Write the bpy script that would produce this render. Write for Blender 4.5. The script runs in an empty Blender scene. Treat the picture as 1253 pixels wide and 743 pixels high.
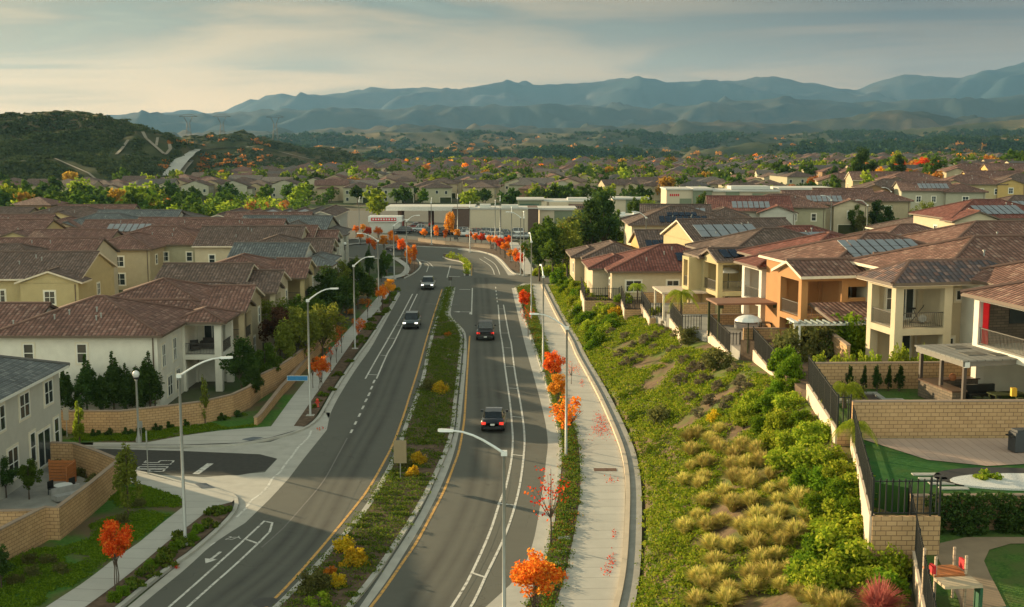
import bpy, math, random, bisect
import numpy as np
from mathutils import Vector, Matrix, noise
from mathutils.geometry import tessellate_polygon
R = math.radians
rnd = random.Random(7)
scene = bpy.context.scene
C = scene.collection

# ------------------------------------------------------------------ camera
W0, H0, F0, HC = 1253.0, 743.0, 1500.0, 22.0
PITCH = math.atan((371.5 - 168) / F0)
cp, sp = math.cos(PITCH), math.sin(PITCH)
def ray(u, v):
    a, b = (u - W0/2), (H0/2 - v)
    return Vector((a, F0*cp + b*sp, -F0*sp + b*cp))
def P(u, v, z=0.0):
    """photo pixel -> world point on the horizontal plane at height z"""
    d = ray(u, v); t = (z - HC) / d.z
    return Vector((d.x*t, d.y*t, z))
def PD(u, v, D):
    d = ray(u, v); t = D / d.y
    return Vector((d.x*t, D, HC + d.z*t))
def px(p):
    x, y, z = p[0], p[1], p[2] - HC
    w = y*cp - z*sp; h = y*sp + z*cp
    return W0/2 + F0*x/w, H0/2 - F0*h/w
cam = bpy.data.cameras.new('camera'); camo = bpy.data.objects.new('camera', cam); C.objects.link(camo)
camo.location = (0, 0, HC); camo.rotation_euler = (R(90) - PITCH, 0, 0)
cam.sensor_width = 36; cam.lens = F0/W0*36; cam.clip_start = 0.5; cam.clip_end = 40000
scene.camera = camo
scene.render.resolution_x = 1024; scene.render.resolution_y = 607

# ------------------------------------------------------------------ object helpers
def put(name, mesh, parent=None, loc=(0,0,0), rz=0.0):
    o = bpy.data.objects.new(name, mesh); C.objects.link(o)
    o.location = loc; o.rotation_euler = (0, 0, rz)
    if parent is not None: o.parent = parent
    return o
def tag(o, label=None, cat=None, group=None, kind=None):
    if label: o['label'] = label
    if cat: o['category'] = cat
    if group: o['group'] = group
    if kind: o['kind'] = kind
    return o
def thing(name, label, cat, loc=(0,0,0), rz=0.0, group=None):
    return tag(put(name, None, None, loc, rz), label, cat, group)
def kids(o): return KID.get(o.name, [])
def copy_tree(o, loc=None, rz=None, label=None, group=None, scale=None):
    """copy a thing with its parts and sub-parts (mesh data shared)"""
    def rec(s, par):
        c = s.copy(); C.objects.link(c); c.parent = par
        for ch in s.children: rec(ch, c)
        return c
    c = rec(o, None)
    if loc is not None: c.location = loc
    if rz is not None: c.rotation_euler = (0, 0, rz)
    if label: c['label'] = label
    if group: c['group'] = group
    if scale: c.scale = scale if hasattr(scale, '__len__') else (scale,)*3
    return c

class MB:
    def __init__(s): s.v = []; s.f = []; s.m = []; s.uv = []
    def poly(s, pts, m=0, uv=None):
        i = len(s.v); s.v += [tuple(p) for p in pts]; n = len(pts)
        s.f.append(tuple(range(i, i+n))); s.m.append(m)
        s.uv.append(uv if uv else [(0,0)]*n)
    def quad_uv(s, pts, m=0):
        """planar uv in metres: u along the horizontal, v up the slope"""
        p = [Vector(q) for q in pts]
        n = (p[1]-p[0]).cross(p[2]-p[0]).normalized()
        if len(p) > 3 and n.length < .1: n = (p[2]-p[0]).cross(p[3]-p[0]).normalized()
        t = Vector((0,0,1)).cross(n)
        t = t.normalized() if t.length > 1e-4 else Vector((1,0,0))
        w = n.cross(t)
        s.poly(pts, m, [(q.dot(t), q.dot(w)) for q in p])
    def box(s, x0, x1, y0, y1, z0, z1, m=0):
        if x0 > x1: x0, x1 = x1, x0
        if y0 > y1: y0, y1 = y1, y0
        a = [(x0,y0,z0),(x1,y0,z0),(x1,y1,z0),(x0,y1,z0),(x0,y0,z1),(x1,y0,z1),(x1,y1,z1),(x0,y1,z1)]
        for q in ((3,2,1,0),(4,5,6,7),(0,1,5,4),(1,2,6,5),(2,3,7,6),(3,0,4,7)):
            s.quad_uv([a[k] for k in q], m)
    def obox(s, c, hx, hy, z0, z1, ang, m=0):
        ca, sa = math.cos(ang), math.sin(ang)
        def T(x, y, z): return (c[0]+x*ca-y*sa, c[1]+x*sa+y*ca, z)
        a = [T(-hx,-hy,z0),T(hx,-hy,z0),T(hx,hy,z0),T(-hx,hy,z0),T(-hx,-hy,z1),T(hx,-hy,z1),T(hx,hy,z1),T(-hx,hy,z1)]
        for q in ((3,2,1,0),(4,5,6,7),(0,1,5,4),(1,2,6,5),(2,3,7,6),(3,0,4,7)):
            s.quad_uv([a[k] for k in q], m)
    def tube(s, pts, rs, n=8, m=0, cap=True):
        pts = [Vector(p) for p in pts]
        if not hasattr(rs, '__len__'): rs = [rs]*len(pts)
        base = len(s.v); up = Vector((0,0,1))
        for i, p in enumerate(pts):
            d = (pts[min(i+1,len(pts)-1)] - pts[max(i-1,0)]).normalized()
            a = d.cross(up if abs(d.z) < .95 else Vector((1,0,0))).normalized(); b = d.cross(a)
            for k in range(n):
                t = 2*math.pi*k/n; s.v.append(tuple(p + (a*math.cos(t)+b*math.sin(t))*rs[i]))
        for i in range(len(pts)-1):
            for k in range(n):
                k2 = (k+1) % n
                s.f.append((base+i*n+k, base+i*n+k2, base+(i+1)*n+k2, base+(i+1)*n+k)); s.m.append(m); s.uv.append([(0,0)]*4)
        if cap:
            s.f.append(tuple(base+k for k in range(n))); s.m.append(m); s.uv.append([(0,0)]*n)
            s.f.append(tuple(base+(len(pts)-1)*n+k for k in reversed(range(n)))); s.m.append(m); s.uv.append([(0,0)]*n)
    def lathe(s, prof, c=(0,0,0), n=12, m=0):
        base = len(s.v)
        for r, z in prof:
            for k in range(n):
                t = 2*math.pi*k/n; s.v.append((c[0]+r*math.cos(t), c[1]+r*math.sin(t), c[2]+z))
        for i in range(len(prof)-1):
            for k in range(n):
                k2 = (k+1) % n
                s.f.append((base+i*n+k, base+i*n+k2, base+(i+1)*n+k2, base+(i+1)*n+k)); s.m.append(m); s.uv.append([(0,0)]*4)
        s.f.append(tuple(base+(len(prof)-1)*n+k for k in range(n))); s.m.append(m); s.uv.append([(0,0)]*n)
    def mesh(s, name, mats, smooth=False):
        me = bpy.data.meshes.new(name); me.from_pydata(s.v, [], s.f)
        for mt in (mats if isinstance(mats, (list, tuple)) else [mats]): me.materials.append(mt)
        me.polygons.foreach_set('material_index', s.m)
        l = me.uv_layers.new(name='UVMap')
        flat = [c for q in s.uv for p in q for c in p]
        l.data.foreach_set('uv', flat)
        if smooth: me.polygons.foreach_set('use_smooth', [True]*len(s.f))
        me.update(); return me
    def build(s, name, mats, parent=None, loc=(0,0,0), rz=0.0, smooth=False):
        return put(name, s.mesh(name, mats, smooth), parent, loc, rz)

def resample(pl, step=1.5, smooth=True):
    """polyline of Vectors -> Catmull-Rom samples"""
    p = [Vector(q) for q in pl]
    if len(p) == 2 or not smooth:
        out = []
        for a, b in zip(p, p[1:]):
            n = max(1, int((b-a).length/step))
            out += [a.lerp(b, k/n) for k in range(n)]
        return out + [p[-1]]
    e = [p[0]*2-p[1]] + p + [p[-1]*2-p[-2]]
    out = []
    for i in range(1, len(e)-2):
        a, b, c, d = e[i-1:i+3]
        n = max(1, int((c-b).length/step))
        for k in range(n):
            t = k/n
            out.append(.5*((2*b)+(c-a)*t+(2*a-5*b+4*c-d)*t*t+(3*b-a-3*c+d)*t**3))
    return out + [p[-1]]
def evenly(pl, n):
    L = [0]
    for a, b in zip(pl, pl[1:]): L.append(L[-1]+(b-a).length)
    out = []
    for k in range(n):
        d = L[-1]*k/(n-1); i = min(max(bisect.bisect_right(L, d)-1, 0), len(pl)-2)
        t = (d-L[i])/max(1e-6, L[i+1]-L[i]); out.append(pl[i].lerp(pl[i+1], min(t,1)))
    return out
def plen(pl): return sum((b-a).length for a, b in zip(pl, pl[1:]))
def offset(pl, d):
    """offset to the right (+) of the travel direction"""
    out = []
    for i, p in enumerate(pl):
        t = (pl[min(i+1,len(pl)-1)]-pl[max(i-1,0)]); t.z = 0; t.normalize()
        out.append(Vector((p.x+t.y*d, p.y-t.x*d, p.z)))
    return out
def strip(mb, A, B, z, m=0, z2=None, n=None):
    """sheet between two polylines; uv = (across, along) in metres"""
    n = n or max(2, int(max(plen(A), plen(B))/1.5))
    A, B = evenly(A, n), evenly(B, n); v = 0
    for i in range(n-1):
        a, b, c, d = A[i], B[i], B[i+1], A[i+1]; dv = ((d-a).length+(c-b).length)/2
        w = (b-a).length; w2 = (c-d).length
        zz = z2 if z2 is not None else z
        pts = [(a.x,a.y,z),(b.x,b.y,zz),(c.x,c.y,zz),(d.x,d.y,z)]; uv = [(0,v),(w,v),(w2,v+dv),(0,v+dv)]
        n_ = (Vector(pts[1])-Vector(pts[0])).cross(Vector(pts[3])-Vector(pts[0]))
        if n_.z < 0: pts.reverse(); uv.reverse()
        mb.poly(pts, m, uv); v += dv
def ribbon(mb, A, w, z, m=0):
    strip(mb, offset(A, -w/2), offset(A, w/2), z, m)
def kerb(mb, A, w, z0, z1, m=0):
    """raised solid kerb of width w to the right of the polyline A"""
    A = evenly(A, max(2, int(plen(A)/1.2))); B = offset(A, w)
    strip(mb, A, B, z1, m, n=len(A))
    for Q in (A, B):
        for a, b in zip(Q, Q[1:]): mb.poly([(a.x,a.y,z0),(b.x,b.y,z0),(b.x,b.y,z1),(a.x,a.y,z1)], m)
    for a, b in ((A[0],B[0]),(A[-1],B[-1])): mb.poly([(a.x,a.y,z0),(b.x,b.y,z0),(b.x,b.y,z1),(a.x,a.y,z1)], m)
def flat(mb, pts, z, m=0, skirt=None):
    pts = [Vector((p[0],p[1],z)) for p in pts]
    for t in tessellate_polygon([pts]):
        q = [pts[i] for i in t]
        if (q[1]-q[0]).cross(q[2]-q[0]).z < 0: q.reverse()
        mb.poly(q, m, [(a.x,a.y) for a in q])
    if skirt is not None:
        for a, b in zip(pts, pts[1:]+pts[:1]):
            mb.quad_uv([(a.x,a.y,skirt),(b.x,b.y,skirt),(b.x,b.y,z),(a.x,a.y,z)], m)
def PP(*uv, z=0.0): return [P(u, v, z) for u, v in uv]
def inside(x, y, poly):
    r = False; j = len(poly)-1
    for i in range(len(poly)):
        xi, yi, xj, yj = poly[i][0], poly[i][1], poly[j][0], poly[j][1]
        if (yi > y) != (yj > y) and x < (xj-xi)*(y-yi)/(yj-yi)+xi: r = not r
        j = i
    return r
def interp(x, tab):
    if x <= tab[0][0]: return tab[0][1]
    for (a, b), (c, d) in zip(tab, tab[1:]):
        if x <= c: return b+(d-b)*(x-a)/(c-a)
    return tab[-1][1]
def sstep(t): t = max(0.0, min(1.0, t)); return t*t*(3-2*t)

# ------------------------------------------------------------------ materials
class NT:
    def __init__(s, name):
        s.m = bpy.data.materials.new(name); s.m.use_nodes = True; s.t = s.m.node_tree
        s.b = s.t.nodes['Principled BSDF']; s.out = s.t.nodes['Material Output']
    def n(s, ty, **kw):
        x = s.t.nodes.new(ty)
        for k, v in kw.items():
            if k in x.inputs.keys(): x.inputs[k].default_value = v
            else: setattr(x, k, v)
        return x
    def l(s, a, b): s.t.links.new(a, b)
    def math(s, op, a, b=None, c=None):
        x = s.n('ShaderNodeMath', operation=op)
        for i, q in enumerate((a, b, c)):
            if q is None: continue
            if isinstance(q, (int, float)): x.inputs[i].default_value = q
            else: s.l(q, x.inputs[i])
        return x.outputs[0]
    def mix(s, fac, a, b, mode='MIX'):
        x = s.n('ShaderNodeMix', data_type='RGBA', blend_type=mode)
        for q, i in ((fac, 0), (a, 6), (b, 7)):
            if isinstance(q, (int, float)): x.inputs[i].default_value = q
            elif isinstance(q, tuple): x.inputs[i].default_value = (*q[:3], 1)
            else: s.l(q, x.inputs[i])
        return x.outputs[2]
    def ramp(s, fac, stops, interp='LINEAR'):
        x = s.n('ShaderNodeValToRGB'); x.color_ramp.interpolation = interp
        e = x.color_ramp.elements
        while len(e) < len(stops): e.new(.5)
        for i, (p, c) in enumerate(stops):
            e[i].position = p; e[i].color = (*c, 1) if len(c) == 3 else c
        s.l(fac, x.inputs[0]); return x.outputs[0]
    def noise(s, scale, detail=4, coord='Object', rough=.6, stretch=None, kind='ShaderNodeTexNoise'):
        tc = s.n('ShaderNodeNewGeometry').outputs['Position'] if coord == 'World' else s.n('ShaderNodeTexCoord').outputs[coord]
        if stretch:
            mp = s.n('ShaderNodeMapping'); mp.inputs['Scale'].default_value = stretch; s.l(tc, mp.inputs[0]); tc = mp.outputs[0]
        x = s.n(kind); x.inputs['Scale'].default_value = scale
        if kind == 'ShaderNodeTexNoise': x.inputs['Detail'].default_value = detail; x.inputs['Roughness'].default_value = rough
        s.l(tc, x.inputs['Vector']); return x.outputs[0]
    def bump(s, h, strength=.3, dist=.02):
        x = s.n('ShaderNodeBump'); x.inputs['Strength'].default_value = strength; x.inputs['Distance'].default_value = dist
        s.l(h, x.inputs['Height']); s.l(x.outputs[0], s.b.inputs['Normal'])
    def col(s, c):
        if isinstance(c, tuple): s.b.inputs['Base Color'].default_value = (*c[:3], 1)
        else: s.l(c, s.b.inputs['Base Color'])
    def set(s, rough=.8, metal=0, spec=None):
        s.b.inputs['Roughness'].default_value = rough; s.b.inputs['Metallic'].default_value = metal
        if spec is not None: s.b.inputs['Specular IOR Level'].default_value = spec
        return s.m
_M = {}
def plain(name, c, rough=.7, metal=0, var=.12, scale=3.0, bump=0, spec=None, coord='Object'):
    if name in _M: return _M[name]
    t = NT(name)
    if var:
        f = t.noise(scale, 5, coord)
        lo = tuple(x*(1-var) for x in c); hi = tuple(min(1, x*(1+var)) for x in c)
        t.col(t.ramp(f, [(.3, lo), (.7, hi)]))
        if bump: t.bump(f, bump, .02)
    else: t.col(c)
    _M[name] = t.set(rough, metal, spec); return _M[name]
def two(name, c1, c2, scale, lo=.4, hi=.6, rough=.9, bump=.3, dist=.05, coord='World', detail=6, c3=None, s3=.1):
    if name in _M: return _M[name]
    t = NT(name); f = t.noise(scale, detail, coord)
    c = t.ramp(f, [(lo, c1), (hi, c2)])
    if c3: c = t.mix(t.ramp(t.noise(s3, 4, coord), [(.45,(0,0,0)),(.6,(1,1,1))]), c, c3)
    t.col(c); t.bump(f, bump, dist); _M[name] = t.set(rough, 0, .2); return _M[name]
def leafmat(name, c1, c2, trans=.35, c3=None):
    """foliage: colour varies per leaf clump, some light passes through the leaves"""
    if name in _M: return _M[name]
    t = NT(name); g = t.n('ShaderNodeNewGeometry'); oi = t.n('ShaderNodeObjectInfo')
    c = t.ramp(g.outputs['Random Per Island'], [(0, c1), (1, c2)] if not c3 else [(0, c1), (.6, c2), (.95, c3)])
    hsv = t.n('ShaderNodeHueSaturation'); t.l(c, hsv.inputs['Color'])
    t.l(t.math('MULTIPLY_ADD', oi.outputs['Random'], .35, .82), hsv.inputs['Value'])
    t.l(t.math('MULTIPLY_ADD', oi.outputs['Random'], .02, .49), hsv.inputs['Hue'])
    d = t.n('ShaderNodeBsdfDiffuse'); tr = t.n('ShaderNodeBsdfTranslucent'); mx = t.n('ShaderNodeMixShader')
    t.l(hsv.outputs[0], d.inputs[0]); t.l(hsv.outputs[0], tr.inputs[0]); mx.inputs[0].default_value = trans
    t.l(d.outputs[0], mx.inputs[1]); t.l(tr.outputs[0], mx.inputs[2]); t.l(mx.outputs[0], t.out.inputs[0])
    _M[name] = t.m; return t.m
def roofmat(name, cols, joint=(.05,.035,.03)):
    """barrel tile roof: columns of rolls, staggered courses, every tile its own tone"""
    if name in _M: return _M[name]
    t = NT(name); uv = t.n('ShaderNodeUVMap', uv_map='UVMap'); s = t.n('ShaderNodeSeparateXYZ'); t.l(uv.outputs[0], s.inputs[0])
    U = t.math('DIVIDE', s.outputs[0], .34); V = t.math('DIVIDE', s.outputs[1], .40)
    fu, fv = t.math('FRACT', U), t.math('FRACT', V)
    cell = t.n('ShaderNodeCombineXYZ'); t.l(t.math('FLOOR', U), cell.inputs[0]); t.l(t.math('FLOOR', V), cell.inputs[1])
    wn = t.n('ShaderNodeTexWhiteNoise', noise_dimensions='2D'); t.l(cell.outputs[0], wn.inputs[0])
    c = t.ramp(wn.outputs['Value'], [(0, cols[0]), (.45, cols[1]), (.8, cols[2]), (.96, cols[3])], 'LINEAR')
    big = t.noise(.25, 3, 'World'); c = t.mix(.3, c, t.ramp(big, [(.35, cols[0]), (.65, cols[2])]))
    roll = t.math('SINE', t.math('MULTIPLY', fu, math.pi))
    gap = t.math('LESS_THAN', fv, .14); side = t.math('LESS_THAN', roll, .42)
    c = t.mix(t.math('MULTIPLY', t.math('MAXIMUM', gap, side), .62), c, joint)
    t.col(c)
    t.bump(t.math('ADD', t.math('MULTIPLY', roll, 1.0), t.math('MULTIPLY', fv, -.5)), .9, .09)
    _M[name] = t.set(.85, 0, .25); return _M[name]
RF = {
 'rose': roofmat('tile_rose', [(.13,.075,.06),(.22,.115,.09),(.30,.16,.125),(.38,.24,.19)]),
 'brown': roofmat('tile_brown', [(.10,.075,.06),(.16,.11,.09),(.22,.15,.12),(.28,.20,.17)]),
 'terra': roofmat('tile_terracotta', [(.14,.075,.058),(.23,.12,.092),(.31,.17,.13),(.39,.26,.20)]),
 'red': roofmat('tile_red', [(.14,.05,.04),(.23,.08,.06),(.30,.11,.085),(.34,.15,.12)]),
 'slate': roofmat('tile_slate', [(.10,.115,.12),(.15,.17,.175),(.20,.22,.22),(.26,.28,.27)]),
 'grey': roofmat('tile_grey', [(.11,.10,.09),(.15,.14,.125),(.19,.17,.155),(.23,.2,.18)]),
}
def stucco(name, c): return plain('stucco_'+name, c, .9, 0, .07, 1.2, .15)
WL = {'white': stucco('white', (.66,.64,.56)), 'cream': stucco('cream', (.50,.43,.30)), 'tan': stucco('tan', (.40,.33,.21)),
 'olive': stucco('olive', (.36,.34,.23)), 'ochre': stucco('ochre', (.50,.34,.12)), 'orange': stucco('orange', (.40,.20,.075)),
 'sage': stucco('sage', (.37,.35,.26)), 'brown': stucco('brown', (.24,.145,.075)), 'yellow': stucco('yellow', (.44,.36,.19)), 'grey': stucco('grey', (.47,.46,.40))}
M_trim = plain('trim_cream', (.68,.63,.50), .8, 0, .05)
M_fascia = plain('fascia_brown', (.12,.085,.06), .7, 0, .1)
M_fasciaL = plain('fascia_cream', (.62,.54,.42), .7, 0, .1)
M_frame = plain('window_frame_white', (.72,.72,.66), .5, 0, .03)
M_glass = plain('window_glass', (.025,.035,.035), .12, 0, .0, spec=.6)
M_glassg = plain('green_glass', (.05,.11,.085), .15, 0, .1, spec=.6)
M_solar = plain('solar_panel', (.012,.02,.035), .25, 0, .1, spec=.6)
M_solarl = plain('solar_panel_pale', (.24,.26,.28), .35, 0, .1, spec=.5)
M_steel = plain('galvanised_steel', (.33,.34,.32), .5, .35, .08)
M_lampw = plain('lamp_head_pale', (.62,.64,.62), .45, 0, .04)
M_black = plain('black_metal', (.012,.014,.013), .45, 0, .1)
M_rail = plain('railing_bronze', (.06,.055,.045), .5, 0, .1)
M_wood = plain('timber_brown', (.15,.075,.035), .8, 0, .2, 6)
M_woodo = plain('timber_orange', (.40,.14,.04), .7, 0, .2, 6)
M_conc = plain('concrete', (.40,.39,.35), .9, 0, .12, .9, .2, coord='World')
M_concd = plain('concrete_dark', (.27,.265,.24), .9, 0, .15, 1.2, .2, coord='World')
M_white = plain('white_paint', (.74,.74,.70), .6, 0, .05)
M_bark = plain('bark', (.09,.065,.045), .95, 0, .25, 8, .4)
M_barkd = plain('bark_dark', (.05,.035,.025), .95, 0, .25, 8, .4)
M_soil = two('planting_soil', (.075,.05,.033), (.15,.105,.07), 2.2, .35, .65)
M_lawn = two('lawn', (.03,.085,.012), (.085,.16,.026), 9.0, .38, .62, bump=.8, dist=.08, c3=(.085,.12,.03), s3=.7)
M_lawnp = two('lawn_patchy', (.03,.10,.012), (.07,.16,.022), 5.0, .35, .65, c3=(.12,.09,.05), s3=.18)
M_turf = two('artificial_turf', (.018,.085,.016), (.035,.12,.022), 4.0, .35, .65, c3=(.045,.105,.02), s3=.5)
M_dirt = two('slope_earth', (.085,.058,.032), (.17,.115,.065), 1.3, .35, .65, bump=.6, dist=.15, c3=(.085,.12,.018), s3=.30)
def brickmat(name, c1, c2, mortar, w=.42, h=.2):
    t = NT(name); uv = t.n('ShaderNodeUVMap', uv_map='UVMap')
    b = t.n('ShaderNodeTexBrick'); t.l(uv.outputs[0], b.inputs['Vector'])
    b.inputs['Scale'].default_value = 1; b.inputs['Brick Width'].default_value = w; b.inputs['Row Height'].default_value = h
    b.inputs['Mortar Size'].default_value = .018; b.inputs['Color1'].default_value = (*c1,1); b.inputs['Color2'].default_value = (*c2,1); b.inputs['Mortar'].default_value = (*mortar,1)
    c = t.mix(.25, b.outputs[0], t.ramp(t.noise(.7, 4, 'World'), [(.3, mortar), (.7, c2)]))
    t.col(c); t.bump(b.outputs['Fac'], -.4, .01); return t.set(.9, 0, .2)
M_block = brickmat('block_wall', (.46,.29,.145), (.55,.36,.19), (.19,.12,.07))
M_blockl = brickmat('block_wall_pale', (.44,.34,.24), (.50,.40,.29), (.27,.20,.15))
M_stone = brickmat('stone_cladding', (.12,.10,.08), (.22,.17,.12), (.07,.06,.05), .5, .16)
def jointmat(name, c, step, dark, width=.02, axis=1, var=.08):
    t = NT(name); uv = t.n('ShaderNodeUVMap', uv_map='UVMap'); s = t.n('ShaderNodeSeparateXYZ'); t.l(uv.outputs[0], s.inputs[0])
    V = t.math('DIVIDE', s.outputs[axis], step); j = t.math('LESS_THAN', t.math('FRACT', V), width/step)
    wn = t.n('ShaderNodeTexWhiteNoise', noise_dimensions='1D'); t.l(t.math('FLOOR', V), wn.inputs['W'])
    lo = tuple(x*(1-var) for x in c); hi = tuple(x*(1+var) for x in c)
    cc = t.mix(.5, t.ramp(wn.outputs[0], [(0, lo), (1, hi)]), t.ramp(t.noise(.6, 6, 'World', .7), [(.3, tuple(x*.78 for x in c)), (.7, hi)]))
    t.col(t.mix(j, cc, dark)); t.bump(t.noise(12, 4, 'World'), .15, .01); return t.set(.88, 0, .25)
M_walk = jointmat('sidewalk', (.44,.43,.39), 1.5, (.2,.19,.17), .035)
M_paver = jointmat('pink_pavers', (.42,.31,.25), .45, (.28,.2,.16), .03, 0)
M_plank = jointmat('metal_roof', (.22,.22,.2), .5, (.1,.1,.09), .05, 0)
def asphalt(name='asphalt', wear=False):
    t = NT(name)
    f = t.noise(.06, 4, 'World', .6, (1,.35,1)); g = t.noise(40, 3, 'World'); h = t.noise(.7, 6, 'World', .75)
    c = t.ramp(f, [(.3, (.090,.094,.078)), (.7, (.126,.128,.106))])
    c = t.mix(.35, c, t.ramp(h, [(.3, (.072,.076,.062)), (.72, (.130,.132,.108))]))
    c = t.mix(.25, c, t.ramp(g, [(.3, (.05,.05,.045)), (.7, (.17,.165,.15))]))
    vor = t.n('ShaderNodeTexVoronoi', feature='DISTANCE_TO_EDGE'); vor.inputs['Scale'].default_value = .11
    geo = t.n('ShaderNodeNewGeometry'); ad = t.n('ShaderNodeVectorMath', operation='ADD'); nz = t.n('ShaderNodeTexNoise'); nz.inputs['Scale'].default_value = .4
    sc = t.n('ShaderNodeVectorMath', operation='SCALE'); sc.inputs['Scale'].default_value = 5
    t.l(geo.outputs['Position'], nz.inputs['Vector']); t.l(nz.outputs['Color'], sc.inputs[0]); t.l(geo.outputs['Position'], ad.inputs[0]); t.l(sc.outputs[0], ad.inputs[1]); t.l(ad.outputs[0], vor.inputs['Vector'])
    crack = t.math('LESS_THAN', vor.outputs['Distance'], .0022)
    c = t.mix(t.math('MULTIPLY', crack, .35), c, (.03,.03,.028))
    if wear:            # darker wheel paths down the lane
        uv = t.n('ShaderNodeUVMap', uv_map='UVMap'); s_ = t.n('ShaderNodeSeparateXYZ'); t.l(uv.outputs[0], s_.inputs[0])
        x = s_.outputs[0]
        def hump(c0, wd): return t.math('POWER', t.math('MAXIMUM', t.math('SUBTRACT', 1, t.math('DIVIDE', t.math('ABSOLUTE', t.math('SUBTRACT', x, c0)), wd)), 0), 1.2)
        k = t.math('ADD', t.math('ADD', hump(.75, .55), hump(2.45, .55)), t.math('MULTIPLY', hump(1.6, .35), .7))
        k = t.math('MULTIPLY', k, t.math('MULTIPLY_ADD', t.noise(.15, 5, 'World', .7), 1.7, -.1))
        c = t.mix(k, c, t.mix(.55, c, (.02,.02,.02)))
    t.col(c); t.bump(g, .25, .01); return t.set(.82, 0, .35)
M_asph = asphalt(); M_wear = asphalt('asphalt_worn_lane', True)
M_asphd = two('asphalt_fresh', (.045,.045,.042), (.065,.065,.058), 3.0, .3, .7, .85, .2, .01)
def paintmat(name, c):
    t = NT(name); w = t.ramp(t.noise(3, 6, 'World', .8), [(.36, (.12,.115,.10)), (.5, c)]); t.col(w); return t.set(.7)
M_wline = paintmat('road_paint_white', (.62,.61,.56)); M_yline = paintmat('road_paint_yellow', (.60,.33,.08))
M_faint = plain('faint_paint', (.16,.155,.14), .8)
SUN_AZ, SUN_EL = R(-52), R(11.5)          # azimuth from +Y towards +X, elevation
sd = Vector((math.sin(SUN_AZ)*math.cos(SUN_EL), math.cos(SUN_AZ)*math.cos(SUN_EL), math.sin(SUN_EL)))
L = bpy.data.lights.new('sun', 'SUN'); L.energy = 5.0; L.angle = R(.7); L.color = (1, .76, .44)
lo = bpy.data.objects.new('sun', L); C.objects.link(lo); lo.rotation_euler = sd.to_track_quat('Z', 'Y').to_euler(); lo.location = (-200, 150, 120)
w = bpy.data.worlds.new('World'); scene.world = w; w.use_nodes = True; nt = w.node_tree; nt.nodes.clear()
def N(ty, **k):
    x = nt.nodes.new(ty)
    for a, b in k.items(): setattr(x, a, b)
    return x
def ln(a, b): nt.links.new(a, b)
def mth(op, a, b=None, c=None, clamp=False):
    x = N('ShaderNodeMath', operation=op, use_clamp=clamp)
    for i, q in enumerate((a, b, c)):
        if q is None: continue
        if isinstance(q, (int, float)): x.inputs[i].default_value = q
        else: ln(q, x.inputs[i])
    return x.outputs[0]
def mixc(f, a, b):
    x = N('ShaderNodeMix', data_type='RGBA')
    for q, i in ((f, 0), (a, 6), (b, 7)):
        if isinstance(q, (int, float)): x.inputs[i].default_value = q
        elif isinstance(q, tuple): x.inputs[i].default_value = (*q, 1)
        else: ln(q, x.inputs[i])
    return x.outputs[2]
sky = N('ShaderNodeTexSky', sky_type='NISHITA'); sky.sun_disc = False; sky.sun_elevation = SUN_EL; sky.sun_rotation = SUN_AZ
sky.altitude = 300; sky.air_density = 1.2; sky.dust_density = 2.5; sky.ozone_density = 1
tc = N('ShaderNodeTexCoord'); D = tc.outputs['Generated']
sep = N('ShaderNodeSeparateXYZ'); ln(D, sep.inputs[0]); X, Y, Z = sep.outputs
zz = mth('MAXIMUM', Z, .012)
pl = N('ShaderNodeCombineXYZ'); zp = mth('ADD', zz, .06)
ln(mth('DIVIDE', X, zp), pl.inputs[0]); ln(mth('DIVIDE', Y, zp), pl.inputs[1])
mp = N('ShaderNodeMapping'); mp.inputs['Scale'].default_value = (.30, .34, 1); mp.inputs['Rotation'].default_value = (0, 0, R(14)); ln(pl.outputs[0], mp.inputs[0])
n1 = N('ShaderNodeTexNoise'); n1.inputs['Scale'].default_value = 1.1; n1.inputs['Detail'].default_value = 9; n1.inputs['Roughness'].default_value = .52; n1.inputs['Distortion'].default_value = 1.0; ln(mp.outputs[0], n1.inputs['Vector'])
n2 = N('ShaderNodeTexNoise'); n2.inputs['Scale'].default_value = .33; n2.inputs['Detail'].default_value = 4; ln(mp.outputs[0], n2.inputs['Vector'])
# cloud deck: brightest towards the low sun, slate away from it, rosy in the band above the horizon
dot = N('ShaderNodeVectorMath', operation='DOT_PRODUCT'); ln(D, dot.inputs[0]); dot.inputs[1].default_value = tuple(Vector((sd.x, sd.y, 0)).normalized())
toward = mth('MULTIPLY_ADD', dot.outputs['Value'], 1.75, -.62, clamp=True)
behind = mth('MULTIPLY_ADD', Y, -1.6, .2, clamp=True)
tex = mth('MULTIPLY_ADD', n1.outputs[0], 5.0, -2.0, clamp=True)
big = mth('MULTIPLY_ADD', n2.outputs[0], 4.0, -1.5, clamp=True)
dark_ = mixc(toward, (.45,.65,.78), (1.8,1.95,1.5)); lite_ = mixc(toward, (1.15,1.05,.9), (7.0,4.75,2.45))
deck = mixc(mth('MULTIPLY', tex, mth('MULTIPLY_ADD', big, .6, .4)), dark_, lite_)
hz = mth('POWER', mth('SUBTRACT', 1, mth('MULTIPLY', mth('MAXIMUM', Z, 0.0), 8.5), clamp=True), 1.6)
band_ = mixc(toward, (3.9,2.5,1.5), (7.6,5.0,2.5))
lit = mixc(mth('MULTIPLY', hz, mth('MULTIPLY_ADD', n1.outputs[0], 2.4, -.25, clamp=True)), deck, band_)
lit = mixc(behind, lit, (6.6,7.1,5.7))  # unseen sky behind the camera brightened, added fill for camera-facing walls
cover = mth('MULTIPLY_ADD', n1.outputs[0], 5.0, -1.2, clamp=True)
out = mixc(mth('MULTIPLY_ADD', cover, .2, .8), sky.outputs[0], lit)
bg = N('ShaderNodeBackground'); bg.inputs['Strength'].default_value = .085; ln(out, bg.inputs[0])
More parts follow.
